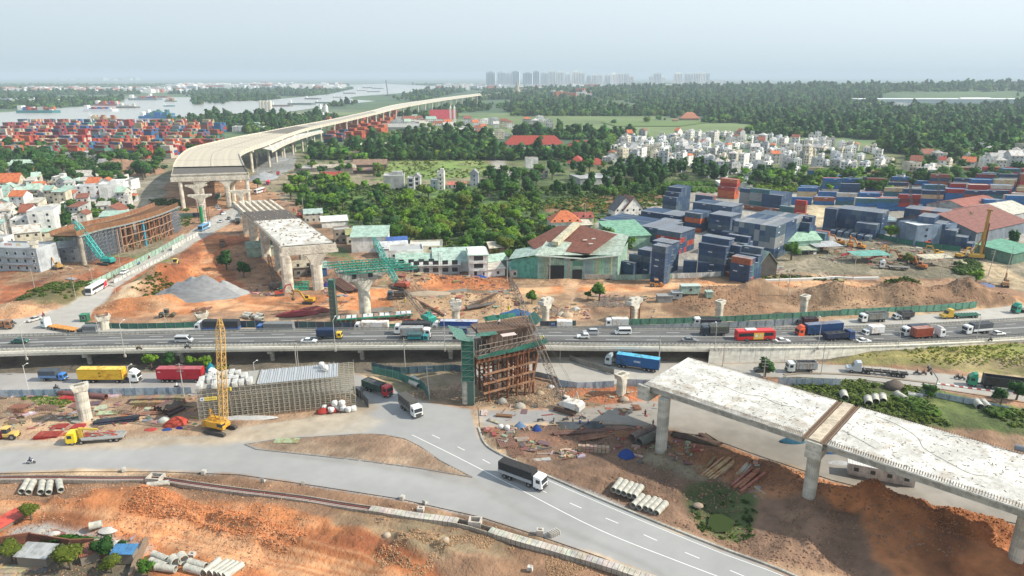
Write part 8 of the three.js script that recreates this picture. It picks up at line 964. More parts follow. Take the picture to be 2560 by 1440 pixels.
HP(828,466,0.05,16,11,2,'gable',[0.66,0.62,0.48],[0.38,0.07,0.05],'cream villa with a steep red roof by the palm trees',{...nb,pitch:0.36,win:3});HP(985,474,0.1,15,16,3,'flat',[0.42,0.43,0.42],[0.5,0.5,0.48],'tall blank grey-walled house at the edge of the field',{win:0,pent:1});HP(1028,480,0.05,5,10,3,'flat',[0.55,0.56,0.58],[0.4,0.4,0.4],'narrow house with open balconies beside the blank grey one',{balc:1,win:1,ww:2.6,wh:1.9});HP(1043,476,0.05,5,10,3,'gableX',[0.6,0.6,0.62],[0.36,0.36,0.38],'narrow house with pointed attic arch',{balc:1,win:1,ww:2.2,wh:1.9,pitch:0.5});HP(1086,474,0,5.5,9,2,'flat',[0.42,0.5,0.56],[0.4,0.4,0.4],'pale blue low house next to the slim white tower house',{win:1});HP(1102,476,0,5,9,4,'flat',[0.74,0.73,0.7],[0.5,0.5,0.5],'slim white tower house at the edge of the field',{win:1,balc:1,pent:1});HP(1186,466,0,6,9,3,'gableX',[0.42,0.46,0.52],[0.34,0.34,0.36],'lone slim grey-blue house with a pointed gable',{win:1,pitch:0.5});HP(1142,472,0,14,7,1,'gable',[0.6,0.58,0.55],[0.5,0.16,0.12],'low house with a salmon roof in the trees',{tile:1});
HP(1108,306,0.1,48,26,2,'gable',WW,[0.42,0.03,0.05],'church with a broad crimson roof and white gable',{win:0,pitch:0.6,nm:'church',cat:'church'});{const t=thing('bell_tower','pair of thin white bell towers beside the crimson church roof','bell tower',P0(1131,307)),b=nM();for(const x of[-3,4]){b.box(x,0,0,3,26,3);b.tube(V(x,26,0),V(x,32,0),2,0.05,4);}b.build('tower',M(WW,0.8),t);}
HP(1725,300,0,34,16,1,'hip',[0.5,0.35,0.25],[0.40,0.16,0.08],'temple hall with a wide orange double roof in the green fields',{win:0,tile:1,pitch:0.5,eave:3,nm:'temple',cat:'temple'});HP(1725,294,0,20,9,2,'hip',[0.5,0.35,0.25],[0.44,0.18,0.09],'upper roof tier of the orange temple hall',{win:0,tile:1,pitch:0.5,eave:2,nm:'temple',cat:'temple'});HP(1688,304,0,10,6,1,'hip',[0.5,0.35,0.25],[0.38,0.14,0.08],'small temple gate near the orange hall',{win:0,tile:1,nm:'temple',cat:'temple'});
{const t=thing('stupa','pale tapering stupa rising from the distant forest','stupa',P0(1293,242)),b=nM();b.tube(V(0,0,0),V(0,14,0),22,18,8).tube(V(0,14,0),V(0,36,0),12,6,10).tube(V(0,36,0),V(0,62,0),5,0.4,8);for(const[x,z]of[[-15,-15],[15,-15],[15,15],[-15,15]])b.tube(V(x,14,z),V(x,28,z),3,0.2,6);b.build('tower',M([0.5,0.42,0.33],0.85),t);}
{const t=thing('factory','very long white factory shed in the distant haze','factory',P0(2360,262));nM().box(0,0,-30,520,11,70).build('wall',M([0.5,0.55,0.6],0.8),t);nM().box(0,11,-30,524,1.4,74).build('roof',M([0.78,0.78,0.78],0.6),t);HP(2215,270,0.1,60,30,3,'flat',WW,[0.6,0.6,0.6],'white works building in front of the long factory',{win:6,nm:'factory',cat:'factory'});HP(2255,272,0,40,20,4,'flat',WW,[0.6,0.6,0.6],'white tall works building in front of the long factory',{win:5,nm:'factory',cat:'factory'});HP(2445,262,0,90,40,2,'gable',WW,[0.7,0.7,0.7],'white shed at the far end of the long factory',{win:0,nm:'factory',cat:'factory'});}
for(const[u,v,y,w,d,s,r,c,rc,l,o]of[
[925,632,0.1,17,14,2.4,'shed',WW,MT,'white hall with a mint sloping roof behind the jade frames',{win:0,rise:2.5}],[893,610,0.3,10,9,1.6,'gable',CW2,[0.38,0.4,0.18],'stone house with a mossy yellow roof on the lane',{}],[860,608,0.3,9,8,2,'flat',[0.36,0.3,0.25],GYR,'unplastered brown house on the lane',{}],[838,570,0.3,14,10,1.2,'shed',WW,WW,'low white flat-topped shed behind the lane',{win:0}],[785,556,0.3,10,9,1.6,'shed',[0.5,0.47,0.42],[0.45,0.56,0.52],'grey shed with a mint roof by the pale pole',{}],
[985,645,0.25,13,9,1.5,'gable',WW,[0.62,0.64,0.66],'white roofed shop beside the blue sheets',{}],[996,636,0.25,9,8,1.8,'gable',WW,[0.05,0.13,0.42],'house with a bright blue sheet roof',{}],[1018,664,0.2,15,11,2,'flat',WW,GYR,'two-storey white shophouse with arched windows',{frames:1}],[1066,646,0.1,15,12,1.6,'flat',CW2,[0.6,0.6,0.55],'cream low house backing the shophouse',{}],[1042,682,0.1,17,12,1.3,'gable',GW,MT,'open shop under a mint roof',{win:4,ww:2.4,wh:1.8}],[1090,688,0.1,20,12,1.2,'shed',GW,[0.6,0.6,0.58],'open shop under a dusty white roof',{win:5,ww:2.4,wh:1.8}],[1150,680,0.15,22,18,1.4,'gable',WW,[0.44,0.58,0.52],'broad mint roof beside the tall white house',{win:0}],[1197,694,0.12,8,15,3,'shed',WW,MT,'tall three-storey white house with balconies',{balc:1,win:1,ww:3.8,wh:1.9,rise:-0.6}],[1228,692,0.3,12,10,1,'shed',WW,[0.56,0.52,0.46],'low cream shed beside the tall white house',{win:2}],[1246,676,0.5,9,8,1.4,'gable',GW,MT,'mint roofed hut beside the tall white house',{win:0}],[1248,645,0.3,9,8,1.6,'gable',[0.35,0.2,0.14],CW2,'brick house with a pale gable behind the tall white house',{}],
[1415,574,0.1,17,13,1.3,'hip',WW,OT,'white bungalow with an orange tiled hip roof in the trees',{tile:1,pitch:0.4,win:4}],[1458,562,0.2,12,9,1.3,'gable',CW2,[0.3,0.07,0.05],'bungalow with a dark red roof behind the orange one',{tile:1}],[1465,577,0.2,7,9,1,'shed',CW2,CW2,'cream lean-to beside the orange roofed bungalow',{}],[1562,545,0.3,13,9,1.4,'gableX',WW,[0.13,0.13,0.15],'villa with a steep slate gable by the navy stacks',{tile:1,pitch:0.6}],[1583,545,0.3,12,12,1.6,'gableX',WW,[0.26,0.13,0.10],'villa with a steep brown gable by the navy stacks',{tile:1,pitch:0.6}],
[1490,462,0.25,26,26,1.6,'shed',GW,[0.32,0.42,0.36],'grey-green sheet hall in the trees',{win:0,rise:-2}],[1330,424,0.1,11,9,3,'flat',WW,[0.3,0.2,0.16],'white block with a brown top by the straight road',{win:0}],[1340,445,0.1,20,12,1.8,'flat',[0.36,0.36,0.34],[0.3,0.3,0.28],'raw concrete shell by the straight road',{}],[1790,445,0.2,14,10,1.2,'shed',WW,MT,'small mint roofed house between tall trees',{}],[1840,468,0.1,26,8,1,'shed',WW,WW,'long low white wall house before the banana field',{win:0}],
[900,400,0.1,22,14,1.4,'gable',[0.3,0.28,0.26],[0.2,0.13,0.11],'dark timber hall with a brown roof',{win:0}],[925,422,0.1,30,16,1.2,'gable',[0.14,0.11,0.1],[0.3,0.19,0.13],'open workshop with a rust brown roof',{win:0}],[910,435,0.1,18,8,1,'shed',[0.1,0.08,0.07],[0.34,0.2,0.15],'small rusty lean-to before the workshop',{win:0}],[835,430,0.05,36,10,1.2,'gable',[0.5,0.46,0.4],[0.52,0.44,0.36],'long tan roof behind the cream villa',{win:0}],[915,390,0.1,12,12,2.4,'hip',[0.68,0.68,0.7],[0.45,0.4,0.38],'pale three-storey villa with columns',{tile:1}],[895,362,0.1,18,12,1.3,'gable',WW,[0.36,0.05,0.06],'house with a dark red roof beside the orange yard',{tile:1}],[940,374,0.1,36,14,1.2,'gable',[0.5,0.5,0.45],[0.56,0.52,0.44],'long cream shed below the orange yard',{win:0}],[828,388,0,30,8,1.2,'gable',[0.25,0.24,0.22],[0.26,0.17,0.14],'long brown shed above the cream villa',{win:0}],[770,430,0,24,8,1,'shed',[0.4,0.38,0.35],[0.5,0.48,0.45],'grey shed before the trees by the side road',{win:0}],[1015,325,0.05,75,20,1.4,'gable',GW,[0.42,0.42,0.4],'long grey shed behind the orange yard',{win:0}],
[2335,612,0.25,24,12,3,'flat',[0.20,0.27,0.38],[0.66,0.67,0.68],'blue corrugated house with a flat white roof',{win:2,ww:1.4}],[2385,604,0.25,12,8,1.2,'shed',GW,[0.5,0.06,0.06],'small shed with a bright red roof beside the blue house',{win:0}],[1988,632,0.2,26,12,1.8,'gable',[0.33,0.52,0.41],[0.34,0.55,0.42],'mint green shed behind the leafy tree',{win:0}],[1915,692,0.5,12,12,1.5,'gableX',[0.06,0.055,0.05],[0.46,0.60,0.50],'open black shed with a pale mint roof',{win:0,pitch:0.5}],[2150,580,0.2,16,10,1.3,'shed',GW,[0.22,0.24,0.24],'dark roofed open shed by the round tree',{win:0}],[2220,572,0.1,14,10,1.2,'shed',GW,[0.34,0.44,0.46],'grey-teal shed between the round tree and the blue house',{win:0}],
[2500,600,0.55,52,40,2.2,'gable',[0.18,0.22,0.27],[0.24,0.08,0.06],'long shed with a patched dark red roof and white strips',{win:0,pitch:0.15}],[2470,545,0.55,40,26,2,'gable',GW,[0.34,0.10,0.07],'rear shed with a red and pale roof',{win:0,pitch:0.15}],[2545,560,0.5,30,26,2,'gable',GW,[0.62,0.60,0.52],'cream roofed shed at the picture edge',{win:0,pitch:0.15}],[2560,655,0.5,22,16,1.6,'shed',[0.1,0.2,0.15],[0.12,0.35,0.24],'green roofed shed at the picture edge',{win:0}],
[655,640,0.3,13,9,1.3,'gable',[0.36,0.46,0.38],[0.30,0.38,0.30],'green shed under the half finished viaduct',{win:0}],[760,690,0.3,8,7,1.2,'shed',[0.28,0.25,0.22],[0.5,0.45,0.36],'cream hut between the viaduct piers',{}],[800,692,0.3,6,6,1.2,'shed',[0.04,0.12,0.3],[0.36,0.48,0.46],'blue hut beside the T-headed pier',{win:0}]])HP(u,v,y,w,d,s,r,c,rc,l,{nm:/shed|hut|hall|lean|shop |workshop/.test(l)?'shed':'house',cat:/shed|hut|hall|lean|workshop/.test(l)?'shed':'house',...o});
{const t=thing('greenhouse','white gable strips on the patched dark red roof','roof strips',P0(2500,600),0.55),b=nM();for(let i=0;i<7;i++)b.box(-20+i*6.4,8.6+(i%2)*0.05,-9-(i%3)*1.2,4.6,0.12,0.7,0.35);kind(b.build('skylight',M([0.6,0.58,0.55],0.6),t),'stuff');t.name='skylight_row';}
for(const[u,v,y,w,d,h,c,l]of[[2182,660,0.12,17,8,4.2,[0.16,0.42,0.36],'teal canopy on thin posts over parked pump trucks'],[2345,668,0.15,14,6,4.4,[0.6,0.55,0.42],'cream canopy on posts beside the leafy hedge'],[2072,636,0.15,14,9,4.2,[0.5,0.52,0.55],'pale grey canopy beside the orange diggers'],[2022,640,0.1,8,6,3.2,[0.42,0.48,0.36],'small lichen-green canopy by the mint shed']]){const t=thing('canopy',l,'canopy',P0(u,v),y);nM().frame(V(-w/2,h,-d),V(w,0,0),V(0,0.12,0),V(0,-0.5,d)).build('roof',M(c,0.6,{k:'sheet'}),t);for(const x of[-w/2+0.3,0,w/2-0.3])for(const z of[-d+0.3,-0.3])nM().tube(V(x,0,z),V(x,h,z),0.1,0.1,6).build('post',mGalv,t);}
function town(poly,n,name,o){
const P=PX(poly),b=bbox(P),got=[];let guard=0;const roofs=o.roofs,names={flat:'flat roof',gable:'gabled roof',gableX:'gabled front',hip:'hipped roof',shed:'sloping roof'};
while(got.length<n&&guard++<n*60){const x=rr(b[0],b[1]),z=rr(b[2],b[3]);if(sdPoly(x,z,P)<0)continue;const w=rr(...o.w),d=rr(...o.d),r=(w+d)*0.33;if(got.some((q)=>Math.hypot(q[0]-x,q[1]-z)<r+q[2]))continue;got.push([x,z,r,w,d]);}
const seen=new Map();
got.map(([x,z,r,w,d])=>({p:V(x,terrain(x,z),z),w,d,u:pix(V(x,0,z))[0]})).sort((a,c)=>a.u-c.u).forEach((q)=>{const st=pick(o.st),rf=pick(roofs),[wc,wn]=pick(o.walls),[rc,rn]=rf==='flat'?pick([[GYR,'grey'],[[0.55,0.54,0.52],'pale'],[[0.32,0.3,0.28],'dark']]):pick(o.rc);const base=`${wn} ${st < 2 ? 'one' : st < 3 ? 'two' : st < 4 ? 'three' : 'four'}-storey house, ${rn} ${names[rf]}`,k=(seen.get(base)||0);seen.set(base,k+1);q.base=base;q.k=k;
house(q.p,pick(o.yaw)+rr(-0.1,0.1),q.w,q.d,st,rf,wc,rc,`${base}, ${ord[k] || 'one'} such across ${name}`,{group:name,tank:rnd()<0.4,pent:rnd()<0.35&&st>1,balc:rnd()<0.35,win:o.win??undefined,side:rnd()<0.4?2:0,tile:rf==='hip'||rf==='gable',pitch:0.32});});
}
const W1=[[WW,'white'],[WW,'white'],[[0.78,0.77,0.75],'bright white'],[CW2,'cream'],[[0.5,0.52,0.56],'grey-blue'],[GW,'grey'],[[0.62,0.6,0.58],'pale']],RC1=[[OT,'orange'],[mRoofR,'red'],[RR2,'brown'],[GYR,'grey'],[[0.6,0.6,0.6],'white']],RC2=[[MT,'mint'],[[0.5,0.5,0.47],'grey'],[[0.56,0.53,0.46],'tan'],[RR2,'brown'],[[0.3,0.46,0.42],'teal'],[OT,'orange']];
const smallG=(()=>{const b=nM();b.c=[];const pad=(k)=>{while(b.c.length<b.p.length)b.c.push(...k);};b.box(0,0,0,1,1,1);pad([1,1,1]);for(const[x,z,w,d]of[[0.47,0,0.06,1],[-0.47,0,0.06,1],[0,0.47,0.88,0.06],[0,-0.47,0.88,0.06]])b.box(x,1,z,w,0.09,d);b.box(0.2,1,-0.15,0.4,0.24,0.4);pad([1,1,1]);b.box(0,1,0,0.86,0.01,0.86);pad([0.6,0.6,0.6]);for(const y of[0.12,0.42,0.72])for(const x of[-0.22,0.22]){b.box(x,y,0.5,0.2,0.16,0.02);b.box(0.5,y,x,0.02,0.16,0.2);}pad([0.06,0.07,0.08]);return b.geometry();})();
function infill(poly,n,label){const P=PX(poly),b=bbox(P),ms=[],cs=[];for(let i=0;i<n*6&&ms.length<n;i++){const x=rr(b[0],b[1]),z=rr(b[2],b[3]);if(sdPoly(x,z,P)<0)continue;ms.push(mat4(V(x,0,z),pick([0.1,-0.5,-0.8])+rr(-0.1,0.1),1).multiply(new THREE.Matrix4().makeScale(rr(4,7),rr(3,8.5),rr(6,10))));cs.push(pick([[0.8,0.79,0.77],[0.78,0.77,0.75],[0.6,0.6,0.6],[0.62,0.56,0.46],[0.5,0.52,0.55]]));}inst('small_houses',smallG,new THREE.MeshStandardMaterial({vertexColors:true,roughness:0.85}),ms,cs,label);}
infill('1490,402 1560,350 1740,338 1900,345 2060,356 2250,390 2280,412 2150,432 2010,436 1880,470 1780,442 1640,424 1540,414',270,'small houses packed between the larger ones of the white-walled town');
infill('2180,470 2300,415 2400,384 2520,392 2700,402 2700,425 2500,445 2300,465',60,'small houses among the trees of the edge suburb');
town('1500,400 1560,352 1740,342 1900,348 2060,358 2250,392 2270,412 2150,430 2010,432 1880,470 1780,440 1640,422 1540,412',105,'the white-walled town',{w:[4.5,9],d:[7,13],st:[2,2,3,3,3,4],roofs:['flat','flat','flat','flat','gable','gableX','hip'],walls:W1,rc:[[OT,'orange'],[RR2,'brown'],[GYR,'grey'],[[0.6,0.6,0.6],'white']],yaw:[0.1,-0.5,-0.3,-0.8]});
town('2180,470 2300,415 2400,382 2520,392 2700,400 2700,420 2500,440 2420,445 2300,465',30,'the tree-hidden edge suburb',{w:[5,11],d:[8,14],st:[2,3,3,4],roofs:['flat','flat','gable','hip'],walls:W1,rc:RC1,yaw:[-0.1,-0.6]});
town('-40,640 -40,500 60,470 180,462 300,455 345,500 300,540 190,570 170,600 60,620',72,'the falsework town',{w:[5,11],d:[7,13],st:[1,1,2,2,3],roofs:['flat','shed','shed','gable','gable','gableX'],walls:W1,rc:RC2,yaw:[0.3,0.1,0.5]});
town('-40,470 -40,398 120,392 250,398 330,410 340,440 180,455',26,'the low roofs below the port',{w:[8,22],d:[8,14],st:[1,1,1,2],roofs:['shed','gable','gable','flat'],walls:W1,rc:RC2,yaw:[0.2,0.4]});
town('1130,350 1140,305 1230,300 1290,330 1270,352',22,'the houses by the straight road',{w:[8,18],d:[9,16],st:[1,2,2,3],roofs:['flat','gable','flat','hip'],walls:W1,rc:RC1,yaw:[0.1,0.3]});town('1275,330 1270,305 1380,300 1400,318',9,'the villas in the far trees',{w:[9,16],d:[9,14],st:[2,3],roofs:['flat','gableX','hip'],walls:W1,rc:RC1,yaw:[0.1]});town('985,330 990,298 1080,292 1130,318 1060,332',26,'the houses behind the orange yard',{w:[10,24],d:[10,16],st:[1,1,2],roofs:['shed','gable','gable','flat'],walls:W1,rc:RC2,yaw:[0.1,0.3]});
for(const[u,v,y,w,d,s,r,c,rc,l,o]of[[285,512,0.25,15,12,4,'flat',[0.8,0.8,0.79],[0.7,0.7,0.7],'dazzling white tall house with a castellated top',{win:0,pent:1}],[225,498,0.3,17,12,2.6,'flat',[0.7,0.71,0.74],GYR,'wide white house with a sloped shadow beside the dazzling one',{win:3}],[112,590,0.35,12,14,4,'flat',[0.74,0.74,0.73],GYR,'plain white tower house with small windows',{win:2}],[66,590,0.35,12,10,2.6,'flat',WW,GYR,'white terrace house beside the plain tower house',{frames:1}],[20,478,0.2,16,12,2,'gable',CW2,OT,'house with an orange gable and blue sheet',{tile:1,pitch:0.5}],[165,655,0.2,10,9,2,'shed',GW,[0.4,0.45,0.42],'unfinished grey house with an upper veranda',{balc:1}],[38,678,-0.12,24,12,3,'flat',[0.46,0.5,0.55],GYR,'grey three-storey terrace with red and yellow rooftop letters',{win:6,balc:1,frames:1}],[285,562,0.3,13,10,1.6,'shed',[0.36,0.52,0.42],MT,'mint green sheet shed behind the falsework',{win:0}],[62,435,0.2,24,20,2,'gable',GW,[0.46,0.6,0.5],'pale mint roof hall among the trees below the port',{win:0}],[192,398,0.2,30,12,2,'flat',[0.55,0.58,0.62],[0.6,0.6,0.6],'white office block in front of the port trees',{win:6}],[65,440,0.3,12,9,1.4,'gable',WW,OT,'white house with an orange roof beside the big tree',{tile:1,pitch:0.4}],[620,328,0,48,18,2,'flat',WW,[0.5,0.5,0.5],'white and grey depot beside the orange port stack',{win:8}],[640,320,0,60,20,2,'shed',[0.5,0.55,0.55],[0.5,0.64,0.6],'long mint depot roof beside the far viaduct',{win:0}]])HP(u,v,y,w,d,s,r,c,rc,l,o);
{const t=thing('rooftop_sign','red and yellow letters on the roof of the grey terrace','sign',P0(44,676,10.6),-0.12);lettering('BINH',5,1.6,[0.6,0.04,0.03],t,V(-1.5,1,0.3),0);lettering('DO',3,1.6,[0.75,0.5,0.03],t,V(3.2,1,0.3),0);const b=thing('wall_sign','red band of letters on the ground floor of the grey terrace','sign',P0(50,678,2.6),-0.12);lettering('BINH DO',7,1.1,[0.45,0.1,0.08],b,V(2,0,0.35),0);fence('102,652 135,636',2.4,3,[[0.5,0.12,0.13],[0.4,0.1,0.2]],'red advertising hoarding behind the tall grey column');}
// ---------- trees, undergrowth, clods ----------
function crownG(key,n,lobes,size,flat=1,droop=0){return cached('crown'+key,()=>{
const b=nM();b.c=[];const L=[];for(let i=0;i<lobes;i++){const a=rnd()*6.28,r=i?rr(0.25,0.6):0;L.push([V(Math.cos(a)*r,rr(-0.25,0.45)*flat+0.1,Math.sin(a)*r),rr(0.42,0.62)]);}
for(let i=0;i<n;i++){const[c,R]=L[i%lobes],d=V(rr(-1,1),rr(-0.75,1),rr(-1,1)).normalize(),q=c.clone().aS(V(d.x,d.y*flat,d.z),R*Math.pow(rnd(),0.25)),s=size*rr(0.6,1.35),t=V(rr(-1,1),rr(-0.6,0.6)-droop,rr(-1,1)).normalize(),u=t.clone().cross(V(rr(-1,1),rr(-1,1),rr(-1,1)).normalize()).normalize(),nn=d.clone().add(V(0,0.5,0)).aS(V(rr(-1,1),rr(-1,1),rr(-1,1)),0.3).normalize(),k=b.p.length/3,tone=rr(0.7,1.3);
const A=q.clone().aS(t,-s),C=q.clone().aS(t,s),B=q.clone().aS(u,s*0.7).aS(d,-s*0.25),D=q.clone().aS(u,-s*0.7).aS(d,-s*0.25),E=q.clone().aS(d,s*0.25);for(const p of[A,B,C,D,E]){b.v(p,nn,0,0);b.c.push(tone*rr(0.92,1.08),tone,tone*0.9);}b.i.push(k,k+1,k+4,k+1,k+2,k+4,k+2,k+3,k+4,k+3,k,k+4);}
for(const[c,R]of L){const g=new THREE.IcosahedronGeometry(R*0.72,1),k0=b.p.length/3;g.scale(1,flat,1);g.translate(c.x,c.y,c.z);b.geo(g);for(let k=k0;k<b.p.length/3;k++)b.c.push(0.6,0.62,0.55);}  // solid core fills each lobe; its darker colour paints in the crown's inner shade
return b.geometry();});}
const leafM=(c)=>{const m=new THREE.MeshPhysicalMaterial({color:new THREE.Color().setRGB(...c),roughness:0.8,transmission:0.35,thickness:0,vertexColors:true,side:THREE.DoubleSide,specularIntensity:0.15});return m;};
const SPEC={broad:{n:260,l:7,s:0.17,f:0.8,c:[0.085,0.19,0.028],d:'broad green tree'},dark:{n:260,l:6,s:0.16,f:0.9,c:[0.045,0.125,0.03],d:'dark dense tree'},lime:{n:240,l:6,s:0.17,f:0.8,c:[0.17,0.31,0.025],d:'bright lime green tree'},olive:{n:240,l:6,s:0.17,f:0.75,c:[0.15,0.19,0.03],d:'olive spreading tree'},tall:{n:220,l:5,s:0.17,f:1.7,c:[0.035,0.11,0.025],d:'slender upright tree'}};
for(const k in SPEC){SPEC[k].g=crownG(k,SPEC[k].n,SPEC[k].l,SPEC[k].s,SPEC[k].f);SPEC[k].lo=crownG(k+'lo',64,5,0.30,SPEC[k].f);SPEC[k].m=leafM(SPEC[k].c);SPEC[k].hi=crownG(k+'hi',900,10,0.085,SPEC[k].f);}
const trunkG=(()=>{const b=nM();b.tube(V(0,-0.1,0),V(0.05,0.55,0),0.075,0.05,7);for(const[x,z]of[[0.4,0.1],[-0.3,0.3],[0,-0.4]])b.tube(V(0.04,0.5,0),V(x,0.85,z),0.045,0.02,5);return b.geometry();})(),mBark=M([0.13,0.10,0.075],0.95);
const TREES=[];
function grove(poly,n,kinds,r0,r1,where,o={}){const P=PX(poly),b=bbox(P),got=[];let g=0;while(got.length<n&&g++<n*30){const x=rr(b[0],b[1]),z=rr(b[2],b[3]),r=rr(r0,r1);if(sdPoly(x,z,P)<0||got.some((q)=>Math.hypot(q[0]-x,q[1]-z)<(r+q[2])*(o.gap??0.62)))continue;got.push([x,z,r]);TREES.push({p:V(x,terrain(x,z),z),r,k:pick(kinds),w:where});}}
const one=(u,v,r,k,w)=>TREES.push({p:P0(u,v),r,k,w,solo:1});
grove('750,560 770,500 900,470 1010,490 1240,490 1330,500 1350,560 1300,600 1230,620 1100,640 1000,620 930,600 880,575 820,545',84,['broad','broad','dark','olive','lime','lime','broad'],1.8,6.2,'in the green belt behind the lane shops');
grove('1120,650 1240,590 1330,560 1420,600 1500,640 1490,660 1340,680 1280,670',34,['olive','broad','dark','lime'],2.6,5,'between the lane and the mint warehouse');grove('1150,560 1180,585 1280,600 1330,640 1270,655 1120,620 980,610 1000,570',36,['lime','olive','broad'],3,6,'on the bright ridge above the lane shops');grove('1450,610 1560,600 1500,650',10,['dark','broad'],3,5,'at the foot of the low navy block');
grove('1200,440 1350,440 1345,505 1210,500',22,['dark','dark','broad'],4,7,'in the dark clump amid the banana field');grove('1350,470 1660,470 1680,500 1400,505',40,['broad','dark','tall'],2.6,5,'along the field edge behind the yard');grove('1545,424 1710,428 1712,458 1550,462',60,['tall','tall','dark'],3.4,5,'in the tall dark grove before the white-walled town');grove('1736,430 1812,430 1810,460 1740,458',34,['tall','dark'],3.2,5,'in the second tall grove before the white-walled town');grove('1860,440 2180,440 2260,455 2240,490 1990,480 1840,470',110,['broad','dark','lime'],3,6,'between the mixed containers and the town');grove('2180,460 2420,450 2700,430 2700,480 2300,475',70,['broad','dark'],3.5,7,'behind the rear container rows');
grove('1350,380 1500,400 1560,430 1540,460 1370,450',36,['broad','dark','tall'],3,6,'around the red-roofed pavilions');grove('930,330 1170,320 1200,350 1180,390 960,370',55,['broad','dark','broad'],3.5,7,'above the light green field');grove('690,470 740,440 760,395 860,370 950,380 950,460 860,470 780,500 740,500',50,['broad','dark','olive','lime'],2.6,5.5,'around the cream villa');grove('720,470 850,450 880,510 790,540 730,520',26,['lime','broad','dark'],3.5,6.5,'in front of the cream villa');
grove('-40,460 -40,400 200,390 300,400 430,390 440,420 380,440 330,470 200,470',130,['broad','dark','dark'],3,7.5,'below the river port');grove('-40,640 0,500 180,470 340,470 330,530 200,600 170,640 60,650',38,['broad','dark'],2.2,4.4,'among the near town houses');grove('430,370 500,350 560,345 470,400',14,['broad'],4,7,'beside the shoulder of the wide viaduct');grove('1480,420 1560,350 1900,350 2250,400 2260,430 1900,470 1640,430',110,['dark','broad'],2,4,'among the white-walled town houses');grove('2230,430 2330,400 2560,380 2700,400 2700,470 2300,465',40,['dark','broad'],3,6,'among the houses at the picture edge');
[[1567,632,4.2,'broad','beside the mint warehouse corner'],[2224,600,4.4,'lime','standing round and bright in the plant yard'],[1978,650,4.2,'broad','before the mint green shed'],[2396,585,6,'dark','towering over the yard behind the blue house'],[2438,708,2.8,'lime','beside the blue and white tarpaulin heap'],[2268,665,3.2,'olive','in front of the plant yard'],[567,672,4,'dark','below the orange cutting'],[610,695,3.4,'dark','below the half finished viaduct'],[1498,752,3.4,'broad','beside the dirt ramp'],[1470,748,1.6,'broad','smaller beside the dirt ramp'],[1330,760,2.4,'broad','near the stepped column'],[80,1300,1.9,'olive','alone on the orange track edge'],[28,1405,2.2,'olive','in the garden corner by the grey roof'],[180,1425,2.8,'olive','in the garden below the hedge'],[265,1395,2.1,'dark','beside the weeping tree in the garden'],[282,1432,1.9,'olive','weeping in the garden by the blue roof'],[306,1384,1.3,'dark','by the mud wall in the garden'],[370,1440,1.6,'broad','next to the pipe heap'],[2540,1000,2.6,'dark','leggy in the bushes at the picture edge'],[2500,1012,2.2,'dark','by the pair of pipes in the bushes'],[1912,942,2.6,'dark','at the pole by the loop road'],[420,918,2.2,'dark','in front of the highway shade'],[480,920,2.0,'lime','before the yellow crane mast'],[380,920,2.4,'lime','behind the crimson container gap'],[515,922,2.2,'lime','behind the crimson container'],[1700,520,2.2,'broad','small by the sandy lot'],[300,452,7.5,'dark','large in front of the brown earth hill'],[645,470,3.6,'broad','beside the crimson mixer truck'],[2320,1000,2.2,'broad','below the traffic light'],[175,575,5,'dark','beside the curved falsework'],[205,1050,0.9,'lime','tiny by the white column'],[2524,628,3.2,'tall','palm-like before the red shed'],[165,622,4.2,'dark','below the plain white tower house']].forEach((a)=>one(...a));
